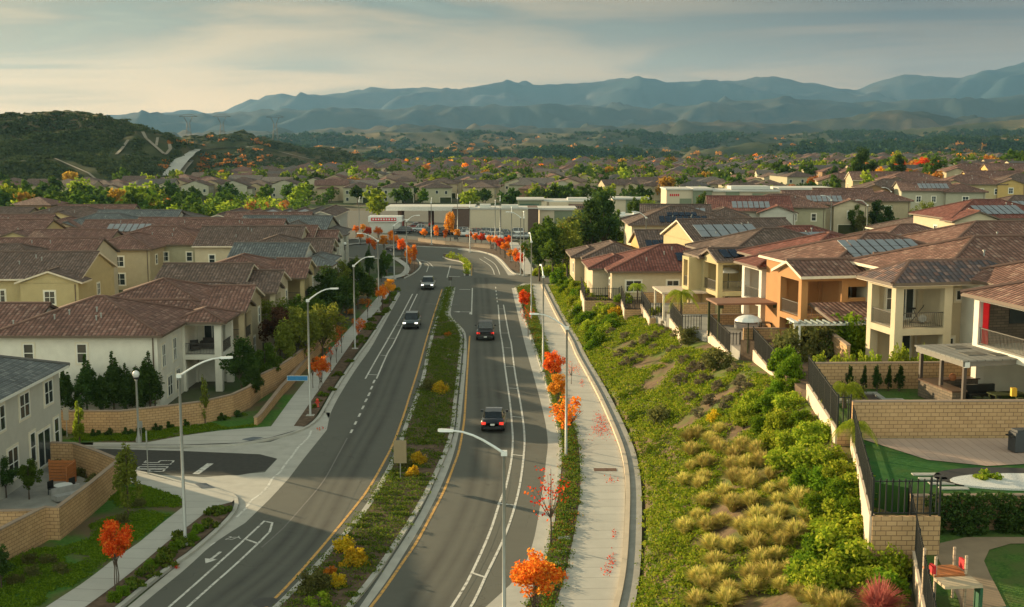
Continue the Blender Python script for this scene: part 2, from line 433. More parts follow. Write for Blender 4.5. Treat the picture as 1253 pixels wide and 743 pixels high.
wo = N('ShaderNodeOutputWorld'); ln(bg.outputs[0], wo.inputs['Surface'])
vs = scene.view_settings; vs.view_transform = 'Standard'; vs.look = 'None'; vs.gamma = 1; vs.exposure = 1.12
scene.cycles.use_denoising = True; scene.cycles.max_bounces = 5; scene.cycles.diffuse_bounces = 3; scene.cycles.transmission_bounces = 3; scene.cycles.volume_bounces = 0
scene.cycles.transparent_max_bounces = 6; scene.cycles.volume_step_rate = 1; scene.cycles.caustics_reflective = False; scene.cycles.caustics_refractive = False
scene.render.use_persistent_data = False
# ------------------------------------------------------------------ terrain
TOE = [(p.y, p.x) for p in PP((745,760),(751.5,743),(763.5,650),(765,600),(761,565),(751,534),(729.6,485),(705,439),(696,420),(681,391),(670,368.6),(661.6,350.7))]
TOE = [(20, TOE[0][1]-5), (44, TOE[0][1]-1.2)] + TOE[1:] if False else TOE
TOE = sorted(TOE); TOE = [(20, TOE[0][1]-2.5), (40, TOE[0][1]-.8)] + TOE
TOPX = [(30,12.0),(38,13.2),(47.5,14.4),(50,16.0),(60,16.4),(72,17.3),(90,17.0),(105,16.5),(117,14.8),(131,13.3),(140,10.8),(149,8.4),(165,12),(185,17),(200,34),(225,42),(260,62),(300,85),(360,105),(420,112)]
PADZ = [(30,5.2),(47,5.2),(51,5.9),(54,6.8),(61,7.1),(77,7.0),(89,6.1),(103,5.1),(116,4.3),(137,3.5),(160,3.1),(185,2.7),(240,2.6),(300,3.4),(360,4.6),(600,6),(1000,6)]
def toe_x(y):
    if y < 181: return interp(y, TOE) + 1.0
    return interp(y, [(181, TOE[-1][1]+1), (205, 12), (225, 28), (260, 46), (300, 66), (360, 88), (420, 96)])
def top_x(y): return max(interp(y, TOPX), toe_x(y) + 1.5)
def gz(x, y):
    """ground height"""
    z = -.06
    if y < 700:
        a, b = toe_x(y), top_x(y)
        if x > a:
            t = (x-a)/(b-a); k = interp(y, PADZ) - .55
            if y > 420: k *= 1 - sstep((y-420)/250)
            z = .25 + (k-.25)*min(1, t)**.92 if t > .04 else .25*t/.04
            if t < 1.02 and y < 190: z += (noise.noise(Vector((x*.35, y*.35, 0)))*.22)*min(1, t*4)*min(1, max(0, (1.02-t)*6))
    if y > 240 and x > 110: z += 3.0*sstep((x-110)/120)*sstep((y-240)/100)
    if y > 900:                                        # the mesa drops to the valley
        z -= 70*sstep((y-900)/500)
    return z
def gzc(x, y): return gz(x, y)
def hit(u, v, z0=0.0):
    """where the line through a photo pixel meets the ground"""
    d = ray(u, v).normalized(); t = 20.0
    for i in range(4000):
        p = Vector((0,0,HC)) + d*t
        if p.z <= gz(p.x, p.y) + z0: break
        t += .12 if t < 260 else 1.0
    return Vector((p.x, p.y, gz(p.x, p.y)))
def hillz(x, y): return 0
ds = [22*math.exp(k*.0125) for k in range(int(math.log(16000/22)/.0125)+1)]
an = [R(-46 + 92*k/380) for k in range(381)]
vs_, fs_ = [], []
for d_ in ds:
    for a in an: x, y = math.tan(a)*d_, d_; vs_.append((x, y, gz(x, y)))
na = len(an); fm = []
for i in range(len(ds)-1):
    ym = (ds[i]+ds[i+1])/2
    for k in range(na-1):
        fs_.append((i*na+k, i*na+k+1, (i+1)*na+k+1, (i+1)*na+k))
        xm = math.tan((an[k]+an[k+1])/2)*ym
        fm.append(1 if (ym < 190 and toe_x(ym)-.3 < xm < top_x(ym)+1) else (2 if ym > 960 else 0))
me = bpy.data.meshes.new('ground'); me.from_pydata(vs_, [], fs_)
M_hood = two('neighbourhood_ground', (.075,.07,.045), (.14,.125,.09), .35, .35, .65, c3=(.05,.09,.02), s3=.05)
M_valley = two('valley_scrub', (.03,.05,.025), (.12,.10,.06), .012, .35, .65, bump=0)
for m_ in (M_hood, M_dirt, M_valley): me.materials.append(m_)
me.polygons.foreach_set('material_index', fm); me.polygons.foreach_set('use_smooth', [True]*len(fs_))
tag(put('ground', me), kind='structure')

RIDGES = []
def ridge(name, prof, D, width, mat, amp, fr, nu=260, nd=40, base=-70, seed=0, kind='structure', front=.0, u0=-150, u1=1400):
    """a hill or mountain range: crest heights along it, spurs and gullies running down both flanks"""
    vv, ff = [], []
    for j in range(nd+1):
        t = -1 + 2*j/nd
        for i in range(nu+1):
            u = u0 + (u1-u0)*i/nu; dx = (u-W0/2)/F0
            y = D + t*width; x = dx*y
            top = HC + (168 - interp(u, prof))*D/F0
            q = Vector((x*fr, y*fr, seed))
            rg = 1 - abs(noise.noise(q*1.0))*2; rg2 = 1 - abs(noise.noise(q*2.3))*2; r3 = noise.noise(q*5.5)
            tt = abs(t); body = (1-tt)**.9 if t < 0 else (1-tt)**.6
            cr = min(1, tt*3.2)
            z = base + (top-base)*body + amp*((rg-.35)*1.0+(rg2-.3)*.45+r3*.25)*cr*(1-tt)*2.0*body**.3
            z += amp*.10*noise.noise(q*9)*(1-cr*.5)
            vv.append((x, y, z))
    for j in range(nd):
        for i in range(nu):
            a = j*(nu+1)+i; ff.append((a, a+1, a+nu+2, a+nu+1))
    RIDGES.append((name, vv, nu, nd))
    me = bpy.data.meshes.new(name); me.from_pydata(vv, [], ff); me.materials.append(mat)
    me.polygons.foreach_set('use_smooth', [True]*len(ff))
    return tag(put(name, me), kind=kind)
def hillmat(name, c1, c2, c3, s1, s2, lo=.42, hi=.58):
    t = NT(name); a = t.noise(s1, 8, 'World', .7); b = t.noise(s2, 5, 'World')
    t.col(t.mix(t.ramp(b, [(lo,(0,0,0)),(hi,(1,1,1))]), t.ramp(a, [(.35, c1), (.65, c2)]), c3)); return t.set(.95, 0, .05)
M_mtn = hillmat('mountain_rock_hazed', (.036,.055,.068), (.095,.09,.085), (.03,.05,.058), .002, .0006)  # rock colours tinted blue, distance haze put into the base colour
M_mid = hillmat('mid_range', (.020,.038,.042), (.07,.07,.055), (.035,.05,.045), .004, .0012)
M_foot = hillmat('foothill_scrub', (.022,.036,.025), (.06,.06,.038), (.10,.08,.05), .006, .0025, .5, .62)
M_wood = hillmat('wooded_hill', (.03,.045,.02), (.07,.075,.035), (.15,.12,.065), .02, .003, .48, .62)
M_chap = hillmat('chaparral', (.030,.042,.016), (.075,.080,.035), (.13,.10,.055), .05, .008, .50, .66)
ridge('mountain_range', [(-150,150),(150,152),(230,142),(283,143),(310,128),(345,117),(362,121),(380,120),(420,116),(470,113),(520,108),(560,112),(590,106),(605,104),(620,100),(632,105),(650,106),(680,104),(710,104),(745,100),(780,97),(800,102),(830,103),(870,102),(910,99),(940,96),(970,103),(1000,108),(1040,112),(1070,103),(1100,93),(1140,96),(1170,97),(1200,89),(1225,84),(1253,75),(1300,70),(1400,72)], 9800, 1700, M_mtn, 130, .0011, 330, 34, base=-200, seed=3)
ridge('mountain_range', [(-150,156),(100,156),(150,147),(175,139),(200,142),(230,147),(260,143),(300,140),(350,139),(400,137),(440,133),(470,136),(500,136),(560,133),(620,134),(700,133),(780,135),(830,131),(860,128),(900,125),(930,124),(960,122),(1000,124),(1050,128),(1100,125),(1150,123),(1200,122),(1253,117),(1400,110)], 7000, 1300, M_mid, 90, .0017, 330, 36, base=-160, seed=9)
ridge('foothills', [(-150,172),(300,165),(380,164),(500,158),(600,159),(700,157),(760,157),(800,155),(830,150),(870,152),(900,150),(950,152),(1000,148),(1030,146),(1060,140),(1090,137),(1120,138),(1160,147),(1200,146),(1253,141),(1400,140)], 4700, 1000, M_foot, 45, .0032, 320, 36, base=-110, seed=14)
ridge('wooded_hills', [(-150,185),(300,172),(340,166),(400,164),(470,163),(520,162),(600,163),(680,164),(740,162),(780,160),(820,166),(900,163),(960,166),(1020,162),(1080,160),(1130,158),(1180,152),(1253,146),(1400,142)], 3300, 620, M_wood, 22, .006, 320, 30, base=-90, seed=21)
ridge('wooded_hills', [(-150,195),(350,186),(400,182),(500,184),(600,182),(640,178),(700,181),(760,184),(820,190),(880,182),(920,176),(960,176),(1000,180),(1100,178),(1180,170),(1253,168),(1400,165)], 2150, 460, M_wood, 20, .009, 320, 30, base=-75, seed=33)
hillA = ridge('dark_hill', [(-150,150),(-60,144),(0,141),(40,139),(80,138),(110,139),(130,142),(150,150),(172,156),(200,165),(225,176),(245,196),(270,226),(300,240),(400,250)], 830, 300, M_chap, 9, .016, 220, 60, base=-6, seed=41, u0=-260, u1=330)
ridge('dark_hill', [(100,226),(140,205),(170,188),(195,178),(215,171),(250,169),(270,166),(300,165),(330,172),(370,182),(420,192),(460,200),(500,207),(560,214)], 1150, 200, M_chap, 9, .018, 160, 44, base=-10, seed=47, u0=90, u1=560)
ridge('dark_hill', [(-260,190),(0,194),(40,194),(70,199),(100,214),(130,228),(160,240)], 600, 90, M_chap, 3, .03, 120, 40, base=-2, seed=52, u0=-260, u1=165)

# haze: one closed box of even pale air round everything
M = bpy.data.materials.new('haze'); M.use_nodes = True; t_ = M.node_tree; t_.nodes.clear()
pv = t_.nodes.new('ShaderNodeVolumePrincipled'); pv.inputs['Density'].default_value = 4.0e-5; pv.inputs['Color'].default_value = (.30,.62,1,1); pv.inputs['Anisotropy'].default_value = .15
mo = t_.nodes.new('ShaderNodeOutputMaterial'); t_.links.new(pv.outputs[0], mo.inputs['Volume'])
b = MB(); b.box(-12500, 12500, -120, 11700, -215, 720); hz_o = b.build('haze', M); tag(hz_o, kind='stuff'); hz_o['label'] = 'thin blue evening haze over the valley and mountains'; hz_o['category'] = 'haze'
def S(*uv, z=0.0, step=1.5): return resample(PP(*uv, z=z), step)
HK = .14
# ---- carriageway sheet (everything raised stands on it)
mb = MB()
rb = S((560,860),(600,800),(640,743),(668.7,666),(679.7,600),(683.5,560),(683.5,536),(676,504.8),(666.6,468),(656,437.6),(639.4,385),(629.8,352.6))
lb = S((20,860),(100,790),(156,743),(228,684),(268,658),(292,636))
poly = [P(20,860)]+[P(100,790),P(156,743),P(220,690),P(262,658),P(286,632),P(280,606),P(222,598),P(140,585),P(140,540),P(293,540),P(335,535),P(370,524),P(390,510),P(402,488),P(425,455),P(450,419),P(487,359),P(470,352),P(380,352),P(380,343),P(470,340),P(494,339),P(508,331),P(505,318),P(492,312),P(440,318),P(395,312),P(395,286),P(470,290),P(560,300),P(600,306),P(622,320),P(640,337),P(690,337),P(760,337),P(760,346),P(676,346),P(640,352)]
poly += [P(652,385),P(668,437),P(680,468),P(690,505),P(696,536),P(696,560),P(692,600),P(682,666),P(655,743),P(600,830),P(540,870)]
flat(mb, poly, 0.0); tag(mb.build('road', M_asph), kind='structure')
mb = MB(); flat(mb, PP((60,549),(114,549),(222.8,552),(317.8,556),(339,561.4),(324.6,576),(290.7,582),(250,581),(174,577.7),(60,571)), .009)
tag(mb.build('side_street_asphalt', M_asphd), kind='structure')
# concrete gutters, cross gutter apron
G = MB()
gut_w = [S((135,743),(156,743),step=1)]
def band(A, B, z, m=0, mb_=None): strip(mb_ or G, A, B, z, m)
gA = S((100,790),(156,743),(220,690),(255,660),(286,632)); gB = S((112,800),(170,743),(230,694),(260,666),(300,640))
band(gA, gB, .004)
flat(G, PP((286,632),(300,640),(331,610),(353,586),(372,561),(400,526),(404,505),(395,505),(383,520),(331,541),(222,549),(60,548),(60,552.5),(222.8,555),(317,559),(339,562),(324,578),(250,584),(171,580),(171,584),(225,595),(262,603),(285,610),(291,620)), .004)
band(S((396,500),(408,480),(428,453),(445.4,425),(456,409),(487,359)), S((402,512),(412,490),(434,454),(453,427),(466,404),(490,360)), .004)
band(S((449.7,600),(431,654),(400,688),(360,730),(337,750),(300,790)), S((455,600),(437,654),(406,688),(366,730),(343,752),(310,794)), .004) if False else None
band(S((594,743),(620,720),(640,695),(653.8,658),(663.7,600),(668,565),(670,536),(661.7,492.7),(642,420),(626,352.6)), S((645,740),(655,715),(664,690),(672,666),(681,600),(684,565),(685,536),(678,504),(653,420),(630,352.6)), .004)
band(S((548,830),(594,743)), S((595,810),(645,740)), .004)
band(S((400,800),(440,743),(461,711.7),(492,664),(512,632),(528,600),(547,555),(557,526),(561,492),(565,456),(567,432),(568,413),(564,404),(549,388),(548,378),(554,352)), S((411,800),(449.7,743),(472,713),(498,672),(521,633),(537.5,600),(553,562),(562,526),(566,492),(569,460),(571,437),(570.5,413),(567,403),(553,388),(552,378),(557.5,352)), .004)
band(S((560,303.6),(600,309),(618,322),(630,337)), S((560,305.5),(596,311),(612,323),(622,337)), .004)
tag(G.build('gutter', M_conc), kind='structure')
# rough pale crack line in the apron
cr = MB(); q = PP((291,632),(312,610),(318,606),(330,590),(345,575),(350,566),(362,552),(368,543),(374,538),(385,524)); pts = []
for a, b in zip(q, q[1:]):
    for k in range(4): pts.append(a.lerp(b, k/4)+Vector((rnd.uniform(-.12,.12), rnd.uniform(-.2,.2), 0)))
ribbon(cr, pts, .16, .008); tag(cr.build('gutter_seam', M_wline), kind='structure')

Wr = MB()
def lane(A): strip(Wr, offset(A,-1.6), offset(A,1.6), .0055)
lane(S((500,800),(520,743),(548,700),(572,655),(592,600),(598,555),(600,520),(598,480),(594,440),(592,400),(590,365),(588,340)))
lane(S((240,775),(275,743),(330,700),(372,655),(405,600),(440,540),(462,500),(482,450),(500,405),(515,365),(526,340)))
tag(Wr.build('lane_wear', M_wear), kind='structure')
# ---- painted lines
Wm, Ym = MB(), MB()
def line(uv, w=.14, mb_=None, z=.010): ribbon(mb_ or Wm, S(*uv, step=1.0), w, z)
def bar(a, b, w=.16): ribbon(Wm, [P(*a), P(*b)], w, .014)
line([(520,790),(560,731.7),(578,699.8),(600,650),(612.9,610),(618,600),(625.5,565),(627.5,540),(626.8,524),(624,492.7),(618,450),(614.5,420),(611.9,404),(609.5,373)])
line([(535,800),(576,743),(594,705.7),(620,650),(634.8,600),(641,555.7),(641.5,529),(637.5,497.5),(630,455),(625.4,420),(622.6,409),(616,373)])
for a, b in (((577,701),(593,706.5)),((609,616),(629,618.5)),((626,556.5),(640,558)),((627,510),(639,511)),((622.5,475),(633.5,475.7)),((618.5,448.7),(629,449)),((613.5,425.5),(626,426)),((612,407.7),(622,407.8)),((610.5,392),(619,392.2)),((610,378),(617,378.2))): bar(a, b)
for k in range(5): line([(608.6-k*.5, 370-k*4.2),(608.4-k*.5, 368-k*4.2)])
line([(170,775),(206.8,743),(240,714),(270,687),(303,657),(325.5,636),(329.5,634),(333,637),(333.5,643),(329.5,652),(317,664),(285,694),(255,720),(229.8,743),(190,778)])
bar((301.6,660.5),(314.5,665)); line([(263,664),(257,668)], .1)
line([(447,463.6),(462,437),(472,420),(490,388),(504.9,359.8)]); line([(460.7,463.6),(474,433),(481.7,420),(497,388),(510.6,359.8)])
for a, b in (((450,458.5),(463,459)),((465.5,435),(474,435.3)),((473,414),(484,414.3)),((481,398),(490,398.2)),((492,383.7),(499,384))): bar(a, b)
for u, v in ((457.5,467),(454.6,474.5),(451.5,482.5),(447.8,490),(444,498.7),(439.8,508),(435,517.6),(430,527.8)): line([(u-1.0,v+2.2),(u+1.2,v-2.0)], .17)
F_ = MB(); ribbon(F_, S((425,536),(412,560),(395,590),(370,620),(345,648),(320,670)), .09, .009); ribbon(F_, S((520,372),(560,373)), .3, .009); tag(F_.build('faded_line', M_faint), kind='structure')
line([(578,352.6),(577,385)]); line([(562,354.3),(575.5,354.5)], .35)
line([(551,325.5),(547,340)]); line([(549,338.5),(563,338.7)], .35)
line([(586.7,316.7),(598,324),(603,330),(605,336)]); line([(592,314.5),(604,322),(609,329),(611.5,336)])
line([(505,330),(518,322),(524,325),(522,333)],.12); line([(512,318),(524,321),(530,327)],.12)
line([(239.5,580.5),(257.5,567.5)], .45, z=.022)
# turn arrow in the pocket, cyclist and arrow on the bike lane
def arrow(mb_, c, d, s, z=.013):
    t = d.normalized(); n = Vector((-t.y, t.x, 0))
    mb_.poly([tuple((c+t*a*s+n*b*s).to_3d())[:2]+(z,) for a, b in ((-1,-.09),(.25,-.09),(.25,.09),(-1,.09))])
    mb_.poly([tuple((c+t*a*s+n*b*s).to_3d())[:2]+(z,) for a, b in ((.2,-.38),(.95,0),(.2,.38))])
a_, b_ = P(266,678.5), P(255,687); arrow(Wm, (a_+b_)/2, b_-a_, .95)
def rot_pts(pts, c, ex, ey): return [c+ex*p[0]+ey*p[1] for p in pts]
bc = P(285,660); ex = Vector((1,.12,0)); ey = Vector((-.25,1,0)).normalized()
def ring(c, r, w):
    q = [c + ex*math.cos(t)*r + ey*math.sin(t)*r for t in [2*math.pi*k/16 for k in range(17)]]; ribbon(Wm, q, w, .013)
ring(bc-ex*.42, .26, .07); ring(bc+ex*.42, .26, .07)
for a, b in (((-.42,0),(-.1,.3)),((-.1,.3),(.3,.3)),((.3,.3),(.42,0)),((-.05,-.05),(.3,.3)),((-.42,0),(-.05,-.05)),((.28,.3),(.35,.5)),((-.1,.3),(-.15,.42)),((-.22,.44),(-.05,.42))):
    ribbon(Wm, [bc+ex*a[0]+ey*a[1], bc+ex*b[0]+ey*b[1]], .06, .013)
# turn arrow in the pocket (left-pointing hook)
tc_ = P(567,382.5)
for a, b in (((.9,-1.6),(.9,.4)),((.9,.4),(-.6,.6))): ribbon(Wm, [tc_+Vector((a[0],a[1],0)), tc_+Vector((b[0],b[1],0))], .22, .013)
Wm.poly([(tc_.x-.5,tc_.y+.1,.013),(tc_.x-.5,tc_.y+1.1,.013),(tc_.x-1.3,tc_.y+.6,.013)])
# STOP on the side street, read by drivers coming out
def stroke(pts, c, sx, sy, w):
    q = [Vector((c.x+a*sx, c.y+b*sy, 0)) for a, b in pts]
    for a, b in zip(q, q[1:]): ribbon(Wm, [a, b], w, .020)
LET = {'S': [(1,1),(0,1),(0,.5),(1,.5),(1,0),(0,0)], 'T': [(0,1),(1,1),(.5,1),(.5,0)], 'O': [(0,0),(0,1),(1,1),(1,0),(0,0)], 'P': [(0,0),(0,1),(1,1),(1,.5),(0,.5)]}
sc_ = P(190, 570.5)
for i, ch in enumerate('STOP'):        # drivers travel +x, so the word runs towards -y... letters stretched along x
    pts = [(b, -a) for a, b in LET[ch]]
    stroke([(p[0], p[1]*.62+.0) for p in pts], Vector((sc_.x-1.0, sc_.y+1.35-i*.75, 0)), 1.9, .8, .13)
tag(Wm.build('white_road_markings', M_wline), kind='structure')
line([(300,768),(337,732),(360,708),(390,674),(420,638),(449.7,600),(470,565),(482,541),(493,511),(501,485.5),(512,451),(520.5,420),(531,385),(541,354)], .16, Ym)
line([(410,795),(453.7,743),(475.6,713.7),(495,685),(509.6,664),(528,630),(543.5,600),(554,573),(561.7,551),(567.7,517),(569.7,490),(571,468),(572.7,440),(574.8,411)], .16, Ym)
line([(577,337.5),(577.5,324)], .14, Ym)
tag(Ym.build('yellow_road_lines', M_yline), kind='structure')

# ---- kerbs
K = MB()
W1 = S((40,830),(90,785),(145,743),(190,706),(228,680),(258,655),(276,638),(285.5,626),(288,615),(284,607.5),(262,601),(225,594),(171,580),(110,573))
W2 = S((60,546),(114,547),(222.8,547),(293,544.6),(331,538),(366.6,527.5),(385.6,515),(397,497),(408,478),(433.5,440),(456,409),(487,359))
W3 = S((494,341),(507,334),(514,326),(511,320),(500,316),(440,316.5),(400,312))
kerb(K, W1, .25, -.05, HK); kerb(K, offset(W2, 0), .25, -.05, HK); kerb(K, W3, .25, -.05, HK)
E1 = S((595,830),(612,783),(640,743),(668.7,666),(679.7,600),(683.5,565),(683.5,536),(676,504.8),(666.6,468),(651,420),(639.4,385),(629.8,352.6))
kerb(K, E1, .22, -.05, HK)
E2 = S((645,337.5),(630,336),(622,330),(610,317),(596,310.5),(567.6,305),(512.5,302),(448,299)); kerb(K, E2, .3, -.05, HK)
# medians
MW = S((300,775),(337,743),(360,720),(390,688),(420,654),(442,628),(460,600),(482,558),(494,524),(506,492.7),(515.7,463.6),(525,420),(533,393),(543.6,361),(548.5,351.5))
ME = S((400,790),(431.8,743),(457.7,711.7),(489.6,664),(509.6,632),(527,600),(547,555.7),(555.6,526.6),(559,492.7),(563,456),(565,432),(566,413.6),(562.8,404),(556,396),(548,388.5),(547,380),(553.5,352.5))
kerb(K, MW, .32, -.05, HK); kerb(K, ME, -.30, -.05, HK)
MW2 = S((567.6,337.5),(566.8,328),(565,321.5),(548.5,318),(541,315)); ME2 = S((576,337.5),(575.5,328),(573,322),(565,315.5),(556,312),(543.6,311))
kerb(K, MW2, .25, -.05, HK); kerb(K, ME2, -.25, -.05, HK)
tag(K.build('kerb', M_conc), kind='structure')
mb = MB(); strip(mb, offset(MW,.3), offset(ME,-.28), HK-.02); strip(mb, offset(MW2,.2), offset(ME2,-.2), HK-.02)
tag(mb.build('median_soil', M_soil), kind='structure')

# ---- left verge: bed, pavement, lawn
SLl = S((-20,800),(61,743),(109,712),(130.5,694),(170,667),(196,645),(222.8,624)); SLr = S((30,805),(108,743),(130,727.7),(170,695.8),(209.8,661.9),(233.8,644),(259.7,623))
mb = MB(); strip(mb, SLl, SLr, HK+.002)
flat(mb, PP((222.8,624),(259.7,623),(272,620),(284,617),(287,614),(283,607.5),(262,601),(225,594),(171,580.5),(110,574),(110,590),(150,592),(174,595),(206.5,606),(222.8,614)), HK-.002)
SUl = S((331.4,524.5),(362.8,481.5),(400.8,434),(438.5,391),(462.8,364),(473,352)); SUr = S((358.8,524.5),(382,491),(411.6,447.7),(444,402),(465.5,376),(482,352))
strip(mb, SUl, SUr, HK+.002)
flat(mb, PP((114,543.8),(179,543.8),(222.8,535.6),(270,529),(331,523.4),(358.5,523.4),(372,524.5),(366,527.5),(331,537.5),(293,544),(222.8,546.5),(114,546.8)), HK-.002)
strip(mb, S((465,340),(488,337),(495,329),(490,323.5),(480,317)), S((478,343),(496,338),(502,330),(496,322),(485,315.5)), HK)
SRl = S((640,800),(679.7,743),(699.7,669.8),(706.6,630),(710,600),(709,556),(703,525),(690,490),(675,440),(661,400),(651,350.5)); SRr = S((735,800),(751.5,743),(759.5,699.8),(763.5,650),(764.9,600),(761,565),(751,534),(729.6,485),(705,439),(696.9,420),(681,391),(670,368.6),(661.6,350.7))
strip(mb, SRl, SRr, HK+.002)
flat(mb, PP((632,352),(651,350.5),(661.6,350.7),(662,348.5),(640,348)), HK-.004)
strip(mb, S((642,336.5),(632,318),(626,305),(622,296)), S((656,337),(648,322),(640,308),(634,298)), HK)
tag(mb.build('pavement', M_walk), kind='structure')
mb = MB()
strip(mb, SLr, offset(W1[:int(len(W1)*.62)], 0), HK-.03) if False else None
flat(mb, PP((30,805),(108,743),(130,727.7),(170,695.8),(209.8,661.9),(233.8,644),(259.7,623),(272,620),(284,618),(284,626),(274,638),(256,655),(226,680),(188,706),(143,743),(70,805)), HK-.012)
flat(mb, PP((358.8,523.8),(382,491),(411.6,447.7),(444,402),(465.5,376),(482,355),(486,358),(454,409),(431,440),(406,478),(395,497),(384,515),(372,524)), HK-.012)
flat(mb, PP((487,340),(497,337),(503,329),(497,321),(488,315),(500,316.5),(510,321),(513,326),(506,334),(494,340.5)), HK-.012)
tag(mb.build('planting_bed', M_soil), kind='structure')
mb = MB()
strip(mb, offset(E1,.2), SRl, HK-.02); flat(mb, PP((625,330),(640,336),(632,318),(622,300),(560,297),(448,291),(448,298.5),(512,301.5),(567,304.5),(597,310),(612,317)), HK-.02)
tag(mb.build('planting_strip', M_soil), kind='structure')
mb = MB()
flat(mb, PP((-60,800),(-20,800),(61,743),(109,712),(130.5,694),(170,667),(196,645),(222.8,624),(222.8,614),(206.5,606),(174,595),(146,596),(100,640),(50,670),(-20,705),(-120,760)), HK+.001)
flat(mb, PP((50,531),(133,532),(250,520),(299,505),(330,483),(352,470),(400,425),(450,370),(455,364),(462.8,364),(438.5,391),(400.8,434),(362.8,481.5),(331.4,524),(270,529),(222.8,535.6),(179,543.8),(50,543.8)), HK+.001)
tag(mb.build('verge_lawn', M_lawnp), kind='structure')
# manhole, brown cover, tactile pads
def disc(name, c, r, mat, z, label, n=20):
    m_ = MB(); m_.lathe([(r, 0), (r*.97, .012), (0.02, .012)], (0,0,0), n); o = m_.build(name, mat, None, (c.x, c.y, z)); return tag(o, label, 'manhole')
disc('manhole_cover', P(325,737), .62, plain('iron', (.05,.05,.045), .6), .002, 'round iron manhole cover in the near left lane')
m_ = MB(); m_.box(-.75,.75,-.35,.35,0,.02); m_.box(-.06,.1,-.34,.34,.02,.028); c = P(740.5,577.5); tag(m_.build('utility_cover', plain('rust_cover', (.13,.07,.045), .7), None, (c.x,c.y,HK+.002)), 'rusty brown rectangular utility cover in the right pavement', 'cover')
def tactile(uv, label):
    q = PP(*uv); c = sum(q, Vector())/4; m_ = MB(); flat(m_, [p-c for p in q], .016, skirt=0)
    u_, v_ = (q[1]-q[0]), (q[3]-q[0])
    for i in range(9):
        for j in range(5):
            p = q[0]-c+u_*((i+.5)/9)+v_*((j+.5)/5); m_.box(p.x-.05,p.x+.05,p.y-.05,p.y+.05,.016,.026)
    tag(m_.build('tactile_pad', plain('tactile_grey', (.13,.15,.17), .7), None, (c.x,c.y,HK)), label, 'tactile pad')
tactile([(238,594.5),(252,594),(263.5,599.8),(247,600.5)], 'grey tactile pad on the near corner of the side street')
tactile([(296,540),(310,537),(322,537.5),(306,542)], 'grey tactile pad on the far corner of the side street')
m_ = MB(); m_.box(-.75,.75,-.5,.5,0,.08); c = P(556,436); tag(m_.build('concrete_pad', M_conc, None, (c.x,c.y,HK-.03)), 'flat pale concrete pad at the edge of the median', 'slab')
# right low kerb wall and swale
mb = MB()
kerb(mb, offset(SRr,.02), .28, -.05, .42); tag(mb.build('toe_wall', plain('toe_wall_concrete', (.50,.42,.32), .9, 0, .1, 1, .2, coord='World')), 'low pale concrete wall along the right pavement below the slope', 'wall')
mb = MB(); strip(mb, offset(SRr,.31), offset(SRr,1.0), .30, z2=.36); tag(mb.build('drainage_channel', M_concd), kind='structure')
# parking lot and forecourt, right hand street, far streets
mb = MB(); flat(mb, PP((380,300),(448,291),(560,297),(618,299),(640,291),(760,288),(760,266),(560,258),(380,258),(300,285)), .01)
flat(mb, PP((560,262),(800,262),(860,252),(1000,252),(1000,257),(760,268),(560,270)), .012); tag(mb.build('parking_lot', M_asph), kind='structure')
def road3(name, cl, w, kw=1.6):
    """a street draped over the ground with pavements either side"""
    cl = resample([Vector(p) for p in cl], 4); r, k = MB(), MB()
    L_, R_ = offset(cl,-w/2), offset(cl,w/2); Lk, Rk = offset(cl,-w/2-kw), offset(cl,w/2+kw)
    for i in range(len(cl)-1):
        za, zb = max(gz(cl[i].x,cl[i].y), gz(L_[i].x,L_[i].y), gz(R_[i].x,R_[i].y))+.12, max(gz(cl[i+1].x,cl[i+1].y), gz(L_[i+1].x,L_[i+1].y), gz(R_[i+1].x,R_[i+1].y))+.12
        def q(mb_, A, B, h): mb_.poly([(A[i].x,A[i].y,za+h),(B[i].x,B[i].y,za+h),(B[i+1].x,B[i+1].y,zb+h),(A[i+1].x,A[i+1].y,zb+h)], 0, [(0,i*4),(1,i*4),(1,i*4+4),(0,i*4+4)])
        q(r, L_, R_, 0); q(k, Lk, L_, .12); q(k, R_, Rk, .12)
    tag(r.build(name, M_asph), kind='structure'); tag(k.build('pavement', M_conc), kind='structure')
nr = np.random.default_rng(5)
def leafmesh(name, cent, size, mat, stretch=1.0, up=.0, solid=None):
    """many small leaf faces at the given centres (N x 3)"""
    n = len(cent); cent = np.asarray(cent)
    a = nr.normal(size=(n, 3)); a /= np.linalg.norm(a, axis=1)[:, None]
    b = nr.normal(size=(n, 3)); b -= (a*b).sum(1)[:, None]*a; b /= np.linalg.norm(b, axis=1)[:, None]
    s = (size*nr.uniform(.6, 1.3, n))[:, None]
    a = a*s*stretch; b = b*s
    v = np.stack([cent-a-b*.5, cent+a*.1-b*.8, cent+a+b*.2, cent+a*.1+b*.8], 1).reshape(-1, 3)
    f = np.arange(n*4).reshape(n, 4)
    me = bpy.data.meshes.new(name); me.vertices.add(n*4); me.vertices.foreach_set('co', v.ravel())
    me.loops.add(n*4); me.loops.foreach_set('vertex_index', f.ravel().astype(np.int32))
    me.polygons.add(n); me.polygons.foreach_set('loop_start', np.arange(0, n*4, 4, dtype=np.int32)); me.polygons.foreach_set('loop_total', np.full(n, 4, np.int32))
    me.materials.append(mat); me.update(calc_edges=True); return me
